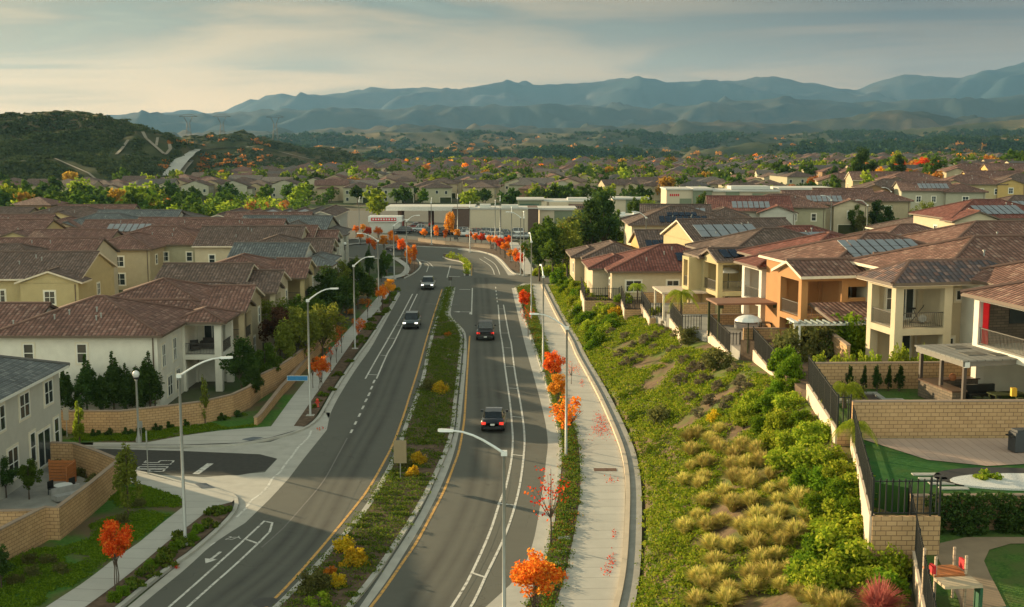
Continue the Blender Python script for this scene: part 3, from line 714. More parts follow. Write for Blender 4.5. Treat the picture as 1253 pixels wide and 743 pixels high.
def clumps(n, rx, ry, rz, z, k=12, spread=.30, shell=.45, taper=0.0):
    """leaf centres gathered in clumps round an uneven crown"""
    d = nr.normal(size=(k, 3)); d /= np.linalg.norm(d, axis=1)[:, None]
    c = d*nr.uniform(shell, 1.0, k)[:, None]*.82
    i = nr.integers(0, k, n); s = nr.normal(size=(n, 3)); s /= np.linalg.norm(s, axis=1)[:, None]
    p = c[i] + s*(nr.uniform(0, 1, n)**.45)[:, None]*spread*nr.uniform(.75, 1.3, k)[i][:, None]
    if taper:
        t = (p[:, 2]+1)/2; p[:, :2] *= (1-taper*np.clip(t, 0, 1))[:, None]
    p *= np.array([rx, ry, rz]); p[:, 2] += z
    return p
LM = {
 'maple_red': leafmat('leaf_red', (.55,.04,.012), (.78,.10,.02), .5, (.8,.24,.04)),
 'maple_orange': leafmat('leaf_orange', (.72,.13,.02), (.85,.27,.03), .5, (.85,.45,.06)),
 'maple_yellow': leafmat('leaf_amber', (.75,.30,.03), (.85,.48,.06), .5),
 'green': leafmat('leaf_green', (.055,.105,.016), (.12,.19,.028), .45),
 'dark': leafmat('leaf_dark', (.035,.070,.018), (.075,.125,.028), .38),
 'lime': leafmat('leaf_lime', (.18,.26,.025), (.34,.40,.04), .5),
 'willow': leafmat('leaf_willow', (.13,.17,.03), (.25,.28,.045), .5),
 'purple': leafmat('leaf_plum', (.065,.035,.022), (.13,.065,.035), .35),
 'olive': leafmat('leaf_olive', (.09,.10,.032), (.18,.18,.055), .4),
 'shrub': leafmat('leaf_shrub', (.12,.20,.014), (.32,.40,.03), .5, (.44,.45,.05)),
 'shrubd': leafmat('leaf_shrub_deep', (.08,.16,.012), (.20,.30,.022), .45),
 'gold': leafmat('leaf_gold', (.50,.30,.02), (.72,.50,.03), .5, (.42,.36,.03)),
 'rust': leafmat('leaf_rust', (.42,.13,.02), (.60,.24,.03), .4),
 'grey': leafmat('leaf_grey_sage', (.13,.11,.065), (.23,.20,.12), .35),
 'straw': leafmat('grass_straw', (.42,.34,.09), (.70,.58,.20), .55, (.32,.38,.06)),
 'mat': leafmat('ground_cover_leaf', (.12,.20,.015), (.31,.41,.03), .45, (.38,.38,.05)),
 'matd': leafmat('ground_cover_deep', (.055,.11,.014), (.13,.19,.025), .4, (.18,.20,.03)),
 'pink': leafmat('grass_pink', (.50,.15,.12), (.68,.28,.20), .4),
 'dry': leafmat('dry_orange', (.34,.12,.03), (.52,.24,.06), .4),
 'palm': leafmat('palm_leaf', (.18,.27,.02), (.40,.46,.04), .5),
}
def trunkmb(h, r, lean=0, limbs=5, spread=.8, top=None, n=6, stems=1):
    m = MB(); top = top or h
    for s_ in range(stems):
        ox = (s_-(stems-1)/2)*.16
        pts = [(ox,0,0),(ox*1.2+rnd.uniform(-.05,.05),rnd.uniform(-.04,.04),h*.5),(ox*.6+lean,0,h),(ox*.3+lean,0,top)]
        m.tube(pts, [r,r*.8,r*.6,r*.2], n)
        for k in range(limbs):
            a = rnd.uniform(0, 6.28); z0 = h*rnd.uniform(.75,1.0); L_ = spread*rnd.uniform(.6,1)
            m.tube([(ox*.6,0,z0),(math.cos(a)*L_*.5,math.sin(a)*L_*.5,z0+(top-h)*.35),(math.cos(a)*L_,math.sin(a)*L_,z0+(top-h)*rnd.uniform(.55,.9))], [r*.5,r*.3,r*.1], 5)
    return m
TREE = {}
def proto(key, crown, trunk, barkm=None, crown_name='crown'):
    TREE[key] = (crown, trunk.mesh('trunk', barkm or M_bark) if trunk else None, crown_name); return key
def plant(key, name, label, cat, p, s=1.0, rz=None, group=None):
    """a thing: crown and trunk under an Empty at the foot; only a crown: the thing is that mesh"""
    crown, trunk, cn = TREE[key]; rz = rnd.uniform(0, 6.28) if rz is None else rz
    if trunk is None:
        o = tag(put(name, crown, None, p, rz), label, cat, group); o.scale = (s,)*3 if not hasattr(s,'__len__') else s; return o
    r = thing(name, label, cat, p, rz, group); r.scale = (s,)*3 if not hasattr(s,'__len__') else s
    put(cn, crown, r); put('trunk', trunk, r); return r
for key, lm in (('maple_red','maple_red'),('maple_orange','maple_orange'),('maple_yellow','maple_yellow')):
    proto(key, leafmesh('crown', clumps(3600,1.12,1.12,1.0,2.45,38,.25,.35), .06, LM[lm]), trunkmb(1.3,.04,limbs=4,spread=.6,top=2.7,stems=3))
proto('maple_tall', leafmesh('crown', clumps(1500,.75,.75,1.35,2.4,20,.3,.3), .08, LM['maple_orange']), trunkmb(1.1,.04,limbs=4,spread=.5,top=3.2))
proto('maple_thin', leafmesh('crown', clumps(170,1.1,1.1,1.3,2.5,14,.34,.3), .065, LM['maple_red']), trunkmb(1.4,.045,limbs=9,spread=1.0,top=3.4))
proto('maple_thin_o', leafmesh('crown', clumps(700,1.0,1.0,1.2,2.3,14,.32,.3), .075, LM['maple_orange']), trunkmb(1.4,.045,limbs=9,spread=1.0,top=3.2))
proto('bare', leafmesh('crown', clumps(60,.5,.5,.9,1.9,8,.3,.3), .06, LM['maple_red']), trunkmb(1.2,.035,limbs=7,spread=.5,top=2.7))
def bigtree(key, lm, n=3800, rx=2.2, rz=2.6, z=4.0, h=2.0, k=30, leaf=.13, bark=None):
    proto(key, leafmesh('crown', clumps(n,rx,rx,rz,z,k,.26,.35), leaf, LM[lm]), trunkmb(h,.13,limbs=6,spread=rx*.7,top=z+rz*.4), bark)
bigtree('tree_green','green'); bigtree('tree_dark','dark'); bigtree('tree_willow','willow', 3200, 2.5, 2.4, 3.6, 1.6, 34, .12); bigtree('tree_lime','lime', 2600)
bigtree('tree_plum','purple', 2600, 1.9, 2.3, 3.4); bigtree('tree_olive','olive', 3000, 2.0, 2.2, 3.4)
bigtree('tree_amber','maple_yellow', 2200, 1.8, 2.4, 3.4); bigtree('tree_orange','maple_orange', 2200, 1.9, 2.0, 3.2); bigtree('tree_red','maple_red', 2000, 1.9, 2.0, 3.2)
def conifer(key, lm, n=3600, r=1.0, h=4.6, taper=.85, k=60):
    c = clumps(n, r, r, h*.5, h*.52, k, .22, .3, taper); proto(key, leafmesh('crown', c, .085, LM[lm]), trunkmb(h*.5,.07,limbs=0,top=h*.95))
conifer('pine_dark','dark', 4200, 1.35, 4.9, .72); conifer('pine_dark2','dark', 3600, 1.1, 4.4, .8); conifer('cypress','dark', 1600, .5, 5.0, .6, 40)
conifer('young_lime','lime', 1300, .85, 3.6, .55, 24); conifer('young_green','willow', 2400, 1.25, 5.0, .5, 40); conifer('young_willow','willow', 900, .75, 4.0, .4, 22)
LM['fam'] = leafmat('leaf_amber_far', (.32,.18,.03), (.50,.30,.05), .4); LM['for'] = leafmat('leaf_orange_far', (.34,.12,.03), (.52,.22,.05), .4); LM['fre'] = leafmat('leaf_red_far', (.34,.06,.02), (.50,.11,.03), .4)
# simple far trees (few leaves, larger)
for q, lm in (('far_green','green'),('far_dark','dark'),('far_lime','lime'),('far_amber','fam'),('far_orange','for'),('far_red','fre')):
    proto(q, leafmesh('crown', clumps(420,2.8,2.8,2.4,3.6,14,.36,.3), .42, LM[lm]), trunkmb(1.8,.2,limbs=2,spread=1,top=4,n=5))
# shrubs
def shrub(key, lm, n, r, h, leaf, k=20, spread=.33):
    c = clumps(n, r, r, h, h*.25, k, spread, .5); c[:, 2] = np.abs(c[:, 2]); proto(key, leafmesh('shrub', c, leaf, LM[lm]), None)
shrub('round_a','shrub', 3400, 1.5, 1.5, .085, 34, .27); shrub('round_b','shrubd', 3000, 1.3, 1.25, .085, 30, .28); shrub('low_green','matd', 700, .75, .45, .08, 12); shrub('low_lime','mat', 700, .8, .45, .08, 12)
shrub('gold','gold', 1300, .95, .85, .075, 18, .3); shrub('rust','rust', 800, .7, .6, .07, 14); shrub('grey','grey', 1100, .85, .62, .065, 20, .28); shrub('dot','dark', 420, .42, .42, .06, 9)
shrub('dry','dry', 900, 1.0, .6, .08, 16); shrub('olive_bush','olive', 1500, 1.2, 1.1, .085, 22); shrub('lime_bush','lime', 1300, .8, 1.1, .08, 18)
def grassmesh(name, mat, n=520, r=.75, h=.85, w=.011):
    a = nr.uniform(0, 2*np.pi, n); L_ = nr.uniform(.55, 1, n); lean = nr.uniform(.05, 1, n)**.8
    dx, dy = np.cos(a), np.sin(a); r0 = nr.uniform(0, .16, n)
    V = []; 
    for t in (0, .4, .75, 1.0):
        rad = r0 + r*lean*L_*(t**1.6); zz = h*L_*(t - .55*lean*t*t)
        ww = w*(1.3-t)
        V.append(np.stack([dx*rad-dy*ww, dy*rad+dx*ww, zz], 1)); V.append(np.stack([dx*rad+dy*ww, dy*rad-dx*ww, zz], 1))
    v = np.stack(V, 1).reshape(-1, 3); base = np.arange(n)*8
    f = np.concatenate([np.stack([base+2*i, base+2*i+1, base+2*i+3, base+2*i+2], 1) for i in range(3)])
    m = len(f); me = bpy.data.meshes.new(name); me.vertices.add(len(v)); me.vertices.foreach_set('co', v.ravel())
    me.loops.add(m*4); me.loops.foreach_set('vertex_index', f.ravel().astype(np.int32)); me.polygons.add(m)
    me.polygons.foreach_set('loop_start', np.arange(0, m*4, 4, dtype=np.int32)); me.polygons.foreach_set('loop_total', np.full(m, 4, np.int32))
    me.materials.append(mat); me.update(calc_edges=True); return me
TREE['fgrass'] = (grassmesh('fountain_grass', LM['straw'], 950, .85, 1.0, .017), None, '')
TREE['pgrass'] = (grassmesh('pink_grass', LM['pink'], 900, .8, 1.2, .016), None, '')
def palm(key, h=2.6, nf=16, L_=1.9):
    v = MB()
    for k in range(nf):
        a = 6.283*k/nf+rnd.uniform(-.2,.2); el = rnd.uniform(.1, 1.15); ca, sa = math.cos(a), math.sin(a)
        pts = []
        for j in range(7):
            t = j/6; rr = L_*t*math.cos(el*.7)*(1-.1*t); z = h + L_*(math.sin(el)*t - (.95)*t*t)
            pts.append(Vector((ca*rr, sa*rr, z)))
        for j in range(6):
            for side in (-1, 1):
                for q in range(4):
                    b = pts[j].lerp(pts[j+1], q/4); w_ = .55*math.sin(math.pi*min(.97, (j+q/4)/6+.08))*side
                    tip = b + Vector((-sa*w_, ca*w_, -.18-abs(w_)*.35)) + (pts[j+1]-pts[j])*.5
                    e_ = (pts[j+1]-pts[j])*.16
                    v.poly([b, b+e_, tip])
    TREE[key] = (v.mesh('fronds', LM['palm']), trunkmb(h,.14,limbs=0,top=h+.1).mesh('trunk', M_bark), 'fronds')
palm('palm'); palm('palm_small', 1.2, 13, 1.5)

# ------------------------------------------------------------------ ground cover: stuff
def cover(name, pts, mat, per=34, r=.38, h=.22, leaf=.075, rx=1.0):
    n = len(pts); P_ = np.repeat(np.array([tuple(p) for p in pts]), per, axis=0)
    d = nr.normal(size=(n*per, 3)); d /= np.linalg.norm(d, axis=1)[:, None]; d *= nr.uniform(.2, 1, (n*per, 1))**.5
    sc = np.repeat(nr.uniform(.6, 1.35, n), per)[:, None]
    d *= sc*np.array([r*rx, r, h]); d[:, 2] = np.abs(d[:, 2])
    return put(name, leafmesh(name, P_+d, leaf, mat))
MWp, MEp = evenly(MW, 140), evenly(ME, 140)
pts = []
for i in range(139):
    a, b = MWp[i], MEp[i]; w_ = (b-a).length
    for k in range(int(w_*3.0)):
        t = rnd.uniform(.07, .93); q = a.lerp(b, t); q.z = HK
        q.y = round(q.y/1.05)*1.05 + rnd.uniform(-.12,.12) if q.y < 120 else q.y+rnd.uniform(-.6,.6)
        if w_ > 1.2 and noise.noise(Vector((q.x*.3, q.y*.3, 7))) > -.45: pts.append(q)
    if w_ <= 1.2: q = a.lerp(b, .5); q.z = HK; pts += [q, q+Vector((0,.4,0))]
tag(cover('ground_cover', pts, LM['matd'], 50, .42, .24, .055, 1.5), 'rows of low green ground cover filling the long median', 'ground cover', kind='stuff')
pts = []
for _ in range(60):
    t = rnd.random(); a = evenly(MW2, 60)[int(t*59)]; b = evenly(ME2, 60)[int(t*59)]; q = a.lerp(b, rnd.uniform(.15,.85)); q.z = HK; pts.append(q)
tag(cover('ground_cover', pts, LM['mat'], 40, .5, .9, .09), 'yellow green hedge plants on the far median beyond the junction', 'ground cover', kind='stuff')
# planting strips
A_, B_ = evenly(offset(E1,.2), 160), evenly(SRl, 160); pts = []
for i in range(160):
    for k in range(int((A_[i]-B_[i]).length*3.2)):
        q = A_[i].lerp(B_[i], rnd.uniform(.1,.92)); q.z = HK; pts.append(q+Vector((0,rnd.uniform(-.4,.4),0)))
tag(cover('ground_cover', pts, LM['matd'], 40, .38, .28, .05, 1.2), 'low green planting along the strip beside the right pavement', 'ground cover', kind='stuff')
pts = [q+Vector((rnd.uniform(-.2,.2),rnd.uniform(-.3,.3),.02)) for q in rnd.sample(pts, len(pts)//4)]
tag(cover('fallen_leaves', pts, LM['dry'], 16, .4, .22, .045), 'rusty dry foliage mixed into the planting of the right strip', 'leaves', kind='stuff')
lf = []
for (u, v, su, sv, n) in ((736,527,14,12,300),(748,511,9,4,80),(735,514,8,8,80),(748,690,5,12,60),(752,655,4,8,30),(743,700,6,8,40),(749,590,8,5,25),(707,455,5,8,50),(712,470,3,6,30),(392,527,5,2,30),(215,697,5,3,30),(205,690,6,4,30)):
    for k in range(n): lf.append(P(rnd.gauss(u, su*.5), rnd.gauss(v, sv*.5), 0)+Vector((0,0,HK+.03)))
me = leafmesh('fallen_leaves', np.array([tuple(q) for q in lf]), .045, LM['maple_red']); tag(put('fallen_leaves', me), 'red fallen leaves scattered on the pavement and kerb', 'leaves', kind='stuff')
# slope mats
pts, pts2 = [], []
y = 36.0
while y < 178:
    a, b = toe_x(y), top_x(y)
    for k in range(int((b-a)*4.6)):
        t = rnd.uniform(.03, .98); x = a+(b-a)*t; yy = y+rnd.uniform(-.3,.3)
        nn = noise.noise(Vector((x*.28, yy*.20, 3.0))) + .35*noise.noise(Vector((x*.9, yy*.9, 1.0)))
        thr = (-.6 if t < .30 else -.5 if yy < 66 and t < .42 else -.16 if yy < 108 else -.4)
        if 38 < yy < 62 and .36 < t < .80: thr = .12
        if nn > thr: (pts if rnd.random() < .7 else pts2).append(Vector((x, yy, gz(x, yy)+.02)))
    y += .42
tag(cover('ground_cover', pts, LM['mat'], 34, .42, .17, .065, 1.25), 'bright green ground cover matting over the right slope', 'ground cover', kind='stuff')
tag(cover('ground_cover', pts2, LM['shrubd'], 26, .40, .26, .065, 1.1), 'darker green patches among the ground cover on the right slope', 'ground cover', kind='stuff')
print('cover', len(pts), len(pts2))
# small plants in the left beds
for k, (u, v) in enumerate(((242,651),(258,645),(228,668),(214,672),(205,681),(193,687),(184,696),(201,692),(168,718),(140,735),(272,626),(262,630),(150,728),(180,705),(222,660),(236,661))):
    plant('low_green' if k%3 else 'round_b', 'bed_shrub', 'low dark green shrub in the kerbside bed by the near left lamp', 'shrub', P(u, v, HK), (.9 if k%3 else .34), group='low shrubs in the near left kerb bed')
for k in range(34):
    t = rnd.random(); a, b = evenly(SUr, 40)[int(t*39)], evenly(offset(W2,.2), 90)
    q = a + Vector((rnd.uniform(.35,1.3), 0, HK)); plant('low_green', 'bed_shrub', 'low green shrub in the bed between far left pavement and kerb', 'shrub', q, rnd.uniform(.5,.95), group='low shrubs in the far left kerb bed')
for (u, v) in ((75,533),(96,533),(135,533),(156,532),(171,531),(193,527),(207,524),(226,521),(240,517),(273,514),(290,510),(116,534)):
    plant('dot', 'round_shrub', 'small round dark shrub at the foot of the side street block wall', 'shrub', P(u, v, HK), 1.1, group='round shrubs along the side street wall')
# grassy verge plants
for (u, v, lb) in ((60,690,'a'),(40,705,'a'),(20,715,'a'),(75,702,'a'),(35,690,'a'),(150,640,'a'),(170,620,'a')):
    plant('olive_bush', 'bank_shrub', 'dark low bush on the near left grass bank below the block wall', 'shrub', P(u, v, HK), .45, group='low bushes on the near left grass bank')
# left slope beside the upper pavement: dry orange strip
for k in range(26):
    t = rnd.uniform(.28, 1); p = evenly(SUl, 60)[int(t*59)]; q = p + Vector((-rnd.uniform(.6, 3.0), rnd.uniform(-1,1), HK))
    plant('dry' if rnd.random() < .75 else 'low_green', 'bank_shrub', 'rusty orange dry shrub on the bank beside the far left pavement', 'shrub', q, rnd.uniform(.6,1.1), group='dry shrubs beside the far left pavement')

# ------------------------------------------------------------------ named trees
T = plant
T('maple_red','maple_tree','round red maple on thin stems beside the near left pavement','tree',P(143,722,HK),(.97,.97,1.08))
T('maple_orange','maple_tree','round orange maple beside the fire hydrant and left lamp','tree',P(393,483,HK),(.82,.82,1.02))
T('maple_orange','maple_tree','large flame orange maple at the bottom of the right planting strip','tree',P(655,775,HK),(1.25,1.25,1.12))
T('maple_thin','maple_tree','nearly bare maple with few pink leaves behind the large flame orange one','tree',P(673.7,668,HK),(1.35,1.35,1.25))
T('maple_thin_o','maple_tree','loose orange maple beside the tall lamp pole of the right strip','tree',P(693,548,HK),(1.4,1.4,1.15))
T('maple_yellow','maple_tree','small amber maple between a red one and a loose orange one','tree',P(683,508,HK),(.85,.85,1.0))
T('maple_red','maple_tree','ragged red maple behind the small amber one','tree',P(678,484,HK),(.98,.98,1.2))
T('maple_thin','maple_tree','thin red sapling at the edge of the right pavement','tree',P(699,470,HK),.6)
T('maple_red','maple_tree','dense red maple at the near right corner of the junction','tree',P(641,390,HK),(.92,.92,1.1))
T('maple_thin','maple_tree','thin pinkish maple just in front of the dense corner maple','tree',P(646,412,HK),(.8,.8,1.1))
T('maple_thin_o','maple_tree','sparse orange maple halfway along the far left pavement','tree',P(439,418,HK),(.85,.85,.8))
T('maple_orange','maple_tree','bright orange maple at the far end of the left kerb bed','tree',P(468,381,HK),(.85,.85,1.0))
T('maple_yellow','maple_tree','amber maple next to the bright orange one by the left side road','tree',P(477,372,HK),(.8,.8,1.0))
T('maple_tall','maple_tree','tall coral maple on the small island by the left side road','tree',P(501,335,HK),(1.05,1.05,1.3))
T('maple_tall','maple_tree','second tall coral maple on the island, a step behind','tree',P(507,330,HK),(.85,.85,1.2))
T('maple_red','maple_tree','round crimson maple near the dark car on the left side road','tree',P(492,318,HK),(1.0,1.0,1.2))
for k, (u, v) in enumerate(((405,455),(418,432),(412,444),(450,392),(383,475))):
    T('bare','bare_sapling','bare thin sapling in the left kerb bed','tree',P(u, v, HK),1.0, group='bare saplings along the far left pavement')
far_m = [(441,300),(450,296),(463,297),(470,310),(458,312),(483,306),(452,306),(436,292),(444,288),(478,300),(600,304),(612,312),(618,317),(625,322),(631,328),(607,308),(636,333),(574,299),(560,298),(545,297),(582,301),(622,308),(640,318),(560,283),(534,296),(519,296),(589,302)]
for k, (u, v) in enumerate(far_m):
    T(('maple_orange','maple_red','maple_orange','maple_yellow','maple_tall')[k%5],'maple_tree','small orange autumn maple on the verge around the shopping plaza','tree',P(u, v, 0),rnd.uniform(.7,1.05), group='autumn maples around the plaza verge')
T('tree_amber','plaza_tree','tall yellow tree beside the brown end wall of the plaza building','tree',P(551,296,0),(.75,.75,1.25))
# trees round the white corner house
for k, (u, v, s, key) in enumerate(((80,508,1.0,'pine_dark2'),(107,507,1.08,'pine_dark'),(140,506,1.12,'pine_dark'),(168,505,1.02,'pine_dark2'),(184,505,1.12,'pine_dark'),(66,508,.95,'pine_dark2'),(124,506,.85,'pine_dark2'),(155,505,.9,'pine_dark'))):
    T(key,'pine_tree','dark bushy pine in the row between the white corner house and its block wall','tree',P(u, v, 0),(s*1.25,s*1.25,s*.92), group='row of dark pines behind the side street wall')
T('young_lime','young_tree','lime green young tree behind the near block wall by the grey house','tree',P(98,551,HK),(1.0,1.0,1.0))
T('young_green','young_tree','slim green tree on the grass outside the near block wall corner','tree',P(157,632,HK),(.95,.95,.95))
T('young_willow','young_tree','thin staked tree on the grass in front of the side street wall','tree',P(251,518,HK),(.9,.9,1.0))
trees_left = [('tree_willow',358,438,.8,'light green tree at the front of the tan balcony house'),('tree_lime',382,404,.6,'lime tree below the cream balcony house'),('tree_willow',408,385,.8,'light feathery tree before the slate roofed house'),('tree_green',395,398,.75,'full green tree before the white porch house'),('tree_lime',425,375,.5,'small lime tree by the brown bank'),('tree_dark',296,488,.72,'dark leafy tree in the yard behind the curved end of the side street wall'),('tree_green',325,478,.62,'mid green tree behind the low retaining wall'),('young_green',348,463,1.1,'upright green tree at the top of the low retaining wall'),
 ('tree_plum',343,445,.95,'plum coloured tree between the left houses'),('tree_willow',372,452,.95,'yellow green willowy tree behind the orange maple'),('tree_willow',395,440,.9,'second willowy tree, nearer the pavement'),('tree_green',362,430,.85,'green tree in front of the tan balcony house'),
 ('tree_willow',340,428,.85,'pale willowy tree beside the slate roofed house'),('tree_green',385,420,.8,'bushy green tree behind the willowy pair'),('tree_dark',402,398,.95,'dark tree beside the pale house with the open porch'),('tree_dark',416,402,.8,'dark tree nearer the far left pavement'),
 ('tree_green',424,392,.8,'bright green tree beside the second left lamp'),('tree_dark',438,378,.75,'dark round tree near the far left lamp'),('tree_green',450,372,.6,'small green tree by the far left lamp base'),('tree_olive',403,372,.85,'olive grey tree behind the dark pair'),
 ('tree_willow',415,362,.8,'yellowish tree behind the olive grey one'),('tree_dark',432,356,.6,'small dark tree beside the brown bank'),('young_green',437,345,.8,'slim dark tree on the brown bank'),('pine_dark',452,338,.9,'little pine left of the side road'),('pine_dark',467,345,.8,'little pine right by the side road corner'),
 ('tree_olive',112,352,.8,'olive tree left of the ornamental lamp in the left cluster'),('tree_willow',122,350,.7,'yellowish tree under the ornamental lamp in the left cluster'),('tree_dark',160,347,.8,'dark tree against the olive walls in the left cluster'),('tree_green',140,344,.6,'small green tree in front of the tan gabled house'),
 ('tree_green',473,338,.6,'leafy small tree at the side road corner'),('tree_olive',330,470,.5,'grey green bush tree behind the curved wall'),('tree_dark',310,496,.45,'low dark tree against the side street wall')]
for key, u, v, s, lb in trees_left: T(key,'garden_tree',lb,'tree',P(u, v, 0),(s*1.2,s*1.2,s*1.1))
for k, (u, v, s, lb) in enumerate(((660,345,.9,'broad green tree at the right corner of the plaza junction'),(676,347,1.0,'big green tree standing over the round shrubs'),(694,343,1.0,'tall green tree, the middle of the roadside group'),(665,330,.8,'smaller green tree behind the corner one'),(706,332,1.1,'olive leaved tree beside the red roofed houses'),(722,330,1.1,'dark crown over the red roofed houses'),(738,325,1.2,'dark tall tree nearest the solar roofed house'),(690,325,.9,'yellowing tree in the middle of the roadside group'),(712,318,1.0,'yellow green tree behind the roadside group'),(752,318,.9,'green tree left of the cream solar house'),(765,316,.6,'small bright tree beside the cream solar house'),(729,312,1.1,'dark round tree behind the roadside group'))):
    T(('tree_green','tree_green','tree_willow','tree_green','tree_olive','tree_dark','tree_dark','tree_amber','tree_willow','tree_green','tree_lime','tree_dark')[k],'roadside_tree',lb,'tree',hit(u, v),(s*1.45,s*1.45,s*1.6))
for (u, v, s) in ((668,338,1.0),(680,337,1.1),(690,336,1.0),(658,338,.7),(684,332,1.0)): T('round_a','round_shrub','mounded green shrub under the roadside trees at the junction','shrub',hit(u, v),s*1.2, group='mounded shrubs under the roadside trees')
T('round_b','round_shrub','clipped dark dome shrub at the mouth of the right side street','shrub',hit(683,346),(1.3,1.3,1.5))

# ------------------------------------------------------------------ plants of the right slope
G1 = 'large mounded shrubs along the top of the right slope'
big = [(1040,706,1.1),(1010,720,1.0),(1065,712,1.1),(1085,735,1.0),(985,712,.9),(1035,675,1.1),(1000,690,.9),(1075,690,.9),(1055,668,.8),(1092,706,.8),(1020,650,.95),(1045,640,.9),(1000,632,.9),(1030,618,.95),(1052,610,.75),(985,600,.95),(1010,598,.95),(1035,592,.85),(965,575,.95),(990,570,.95),(1015,568,.85),(945,550,.85),(970,548,.95),(995,545,.85),(1012,535,.7),(930,528,.8),(955,525,.9),(980,520,.8),(915,508,.8),(940,505,.85),(965,500,.8),(950,484,.75),(970,478,.65),(955,470,.6),(910,520,.7),(1062,655,.6),(920,492,.6)]
for u, v, s in big: T('round_a' if rnd.random()<.6 else 'round_b','mounded_shrub','dense bright green mounded shrub near the top of the right slope','shrub',hit(u, v),s*(.92 if v > 600 else .85)*rnd.uniform(.9,1.1), group=G1)
G2 = 'tawny fountain grasses on the right slope'
for v0, uu in ((548,(838,862,884,908)),(560,(820,850,876,902,926)),(574,(838,866,892,918,940)),(590,(842,870,898,924,950)),(606,(858,886,912,938,960)),(622,(868,894,922,950,974)),(640,(852,880,908,934,960,985)),(658,(845,872,900,928,954,978)),(676,(868,896,926,952)),(694,(880,908,936,958)),(712,(864,890,918,944,966)),(730,(870,898,926,954,985)),(750,(860,890,925,960,1000,1030)),(535,(850,880))):
    for u in uu[::1]:
      if rnd.random() < .93: T('fgrass','grass_tuft','tawny tuft of fountain grass with fine arching blades on the right slope','grass',hit(u+rnd.uniform(-9,9), v0+rnd.uniform(-6,6)),rnd.uniform(.8,1.2), group=G2)
T('pgrass','grass_tuft','pink flowering grass at the bottom edge under the mounded shrubs','grass',hit(1076,738,.6),(1.4,1.4,1.5))
G3 = 'grey sage bushes on the middle of the right slope'
for u, v in ((775,425),(790,420),(803,414),(815,408),(800,428),(780,440),(768,447),(812,400),(822,430),(838,445),(850,455),(862,470),(880,478),(835,470),(848,490),(870,495),(855,510),(890,498),(905,470),(912,480),(760,436),(765,415),(830,412),(865,450),(900,455),(748,408)):
    T('grey','sage_bush','grey brown sage bush on the middle of the right slope','shrub',hit(u, v),rnd.uniform(.75,1.15), group=G3)
G4 = 'dense green shrub bank at the upper end of the right slope'
for u, v in ((742,408),(730,412),(720,405),(735,396),(722,392),(748,396),(712,396),(708,385),(726,380),(716,374),(738,384),(702,372),(745,384),(750,404),(733,422),(726,428),(722,418),(705,366),(698,362),(690,358),(712,362),(722,364),(694,352),(703,352),(686,350),(729,370),(738,374)):
    T('round_b' if rnd.random()<.5 else 'round_a','mounded_shrub','deep green mounded shrub in the bank beside the far right pavement','shrub',hit(u, v),rnd.uniform(.65,.95), group=G4)
for u, v, s, lb in ((752,388,1.2,'orange gold shrub right of the green shrub bank'),(742,350,.9,'yellow shrub near the top of the far right slope'),(700,366,.7,'small orange tinted shrub at the far end of the right slope')): T('gold','golden_shrub',lb,'shrub',hit(u, v),s)
T('rust','rusty_shrub','rust coloured shrub at the foot of the orange gold one','shrub',hit(752,396),.8)
for u, v, s, lb in ((842,420,1.2,'leafy yellow green bush below the second slope fence'),(880,452,1.3,'leafy bush below the fence with the palm'),(810,520,1.1,'loose yellow green bush alone on the open slope'),(875,515,.7,'low rusty yellow bush beside the mounded shrubs')): T('olive_bush' if s>.8 else 'gold','slope_bush',lb,'shrub',hit(u, v),s)
for u, v in ((695,340),(703,345),(712,342),(720,350),(730,358),(738,364),(724,340),(708,336)): T('low_lime','slope_shrub','low lime green shrub at the far top of the right slope','shrub',hit(u, v),1.5, group='low lime shrubs at the far end of the right slope')
# median shrubs
for u, v, s, key, lb in ((538,480,1.05,'gold','big yellow shrub in the median by the concrete pad'),(524,477,.8,'olive_bush','greenish lower shrub beside the big yellow median shrub'),(548,411,.75,'rust','orange yellow shrub at the narrow end of the median'),(511,566,.8,'gold','yellow shrub beside the sign back in the median'),(505,582,.65,'gold','second, smaller yellow shrub below the sign back'),(497,572,.5,'olive_bush','small green shrub just under the sign back'),
  (420,674,.85,'gold','yellow shrub at the left edge of the near median'),(436,690,.95,'gold','largest yellow shrub of the near median'),(404,703,.6,'rust','red orange shrub of the near median'),(414,716,.65,'gold','amber shrub below the red orange one'),(385,722,.8,'olive_bush','rusty green shrub at the near left of the median'),(392,738,.9,'low_lime','low green mound at the bottom of the median')):
    T(key,'median_shrub',lb,'shrub',P(u, v, HK),s)

GL = PP((-40,790),(61,737),(109,707),(130,690),(168,664),(194,643),(220,623),(221,614),(206,607),(174,597),(150,598),(110,636),(60,668),(-20,705))
def lawncover(poly, n, mat, lb, r=.26, h=.13):
    xs = [p.x for p in poly]; ys = [p.y for p in poly]; q = []; k = 0
    while len(q) < n and k < n*20:
        k += 1; x, y = rnd.uniform(min(xs), max(xs)), rnd.uniform(min(ys), max(ys))
        if inside(x, y, poly) and noise.noise(Vector((x*.35, y*.35, 9))) > -.18: q.append(Vector((x, y, HK+.01)))
    tag(cover('ground_cover', q, mat, 26, r, h, .05), lb, 'ground cover', kind='stuff')
lawncover(GL, 2300, LM['shrubd'], 'dense green ground cover on the near left bank below the block wall')
lawncover(PP((60,533),(133,533),(250,522),(299,508),(314,524),(270,528),(222,535),(179,542),(60,542)), 900, LM['shrubd'], 'green ground cover along the foot of the side street wall', .2, .1)
PITCHR = .34
def block_walls(m, x0, x1, y0, y1, z0, z1):
    for a, b in (((x0,y0),(x1,y0)),((x1,y0),(x1,y1)),((x1,y1),(x0,y1)),((x0,y1),(x0,y0))):
        m.quad_uv([(a[0],a[1],z0),(b[0],b[1],z0),(b[0],b[1],z1),(a[0],a[1],z1)])
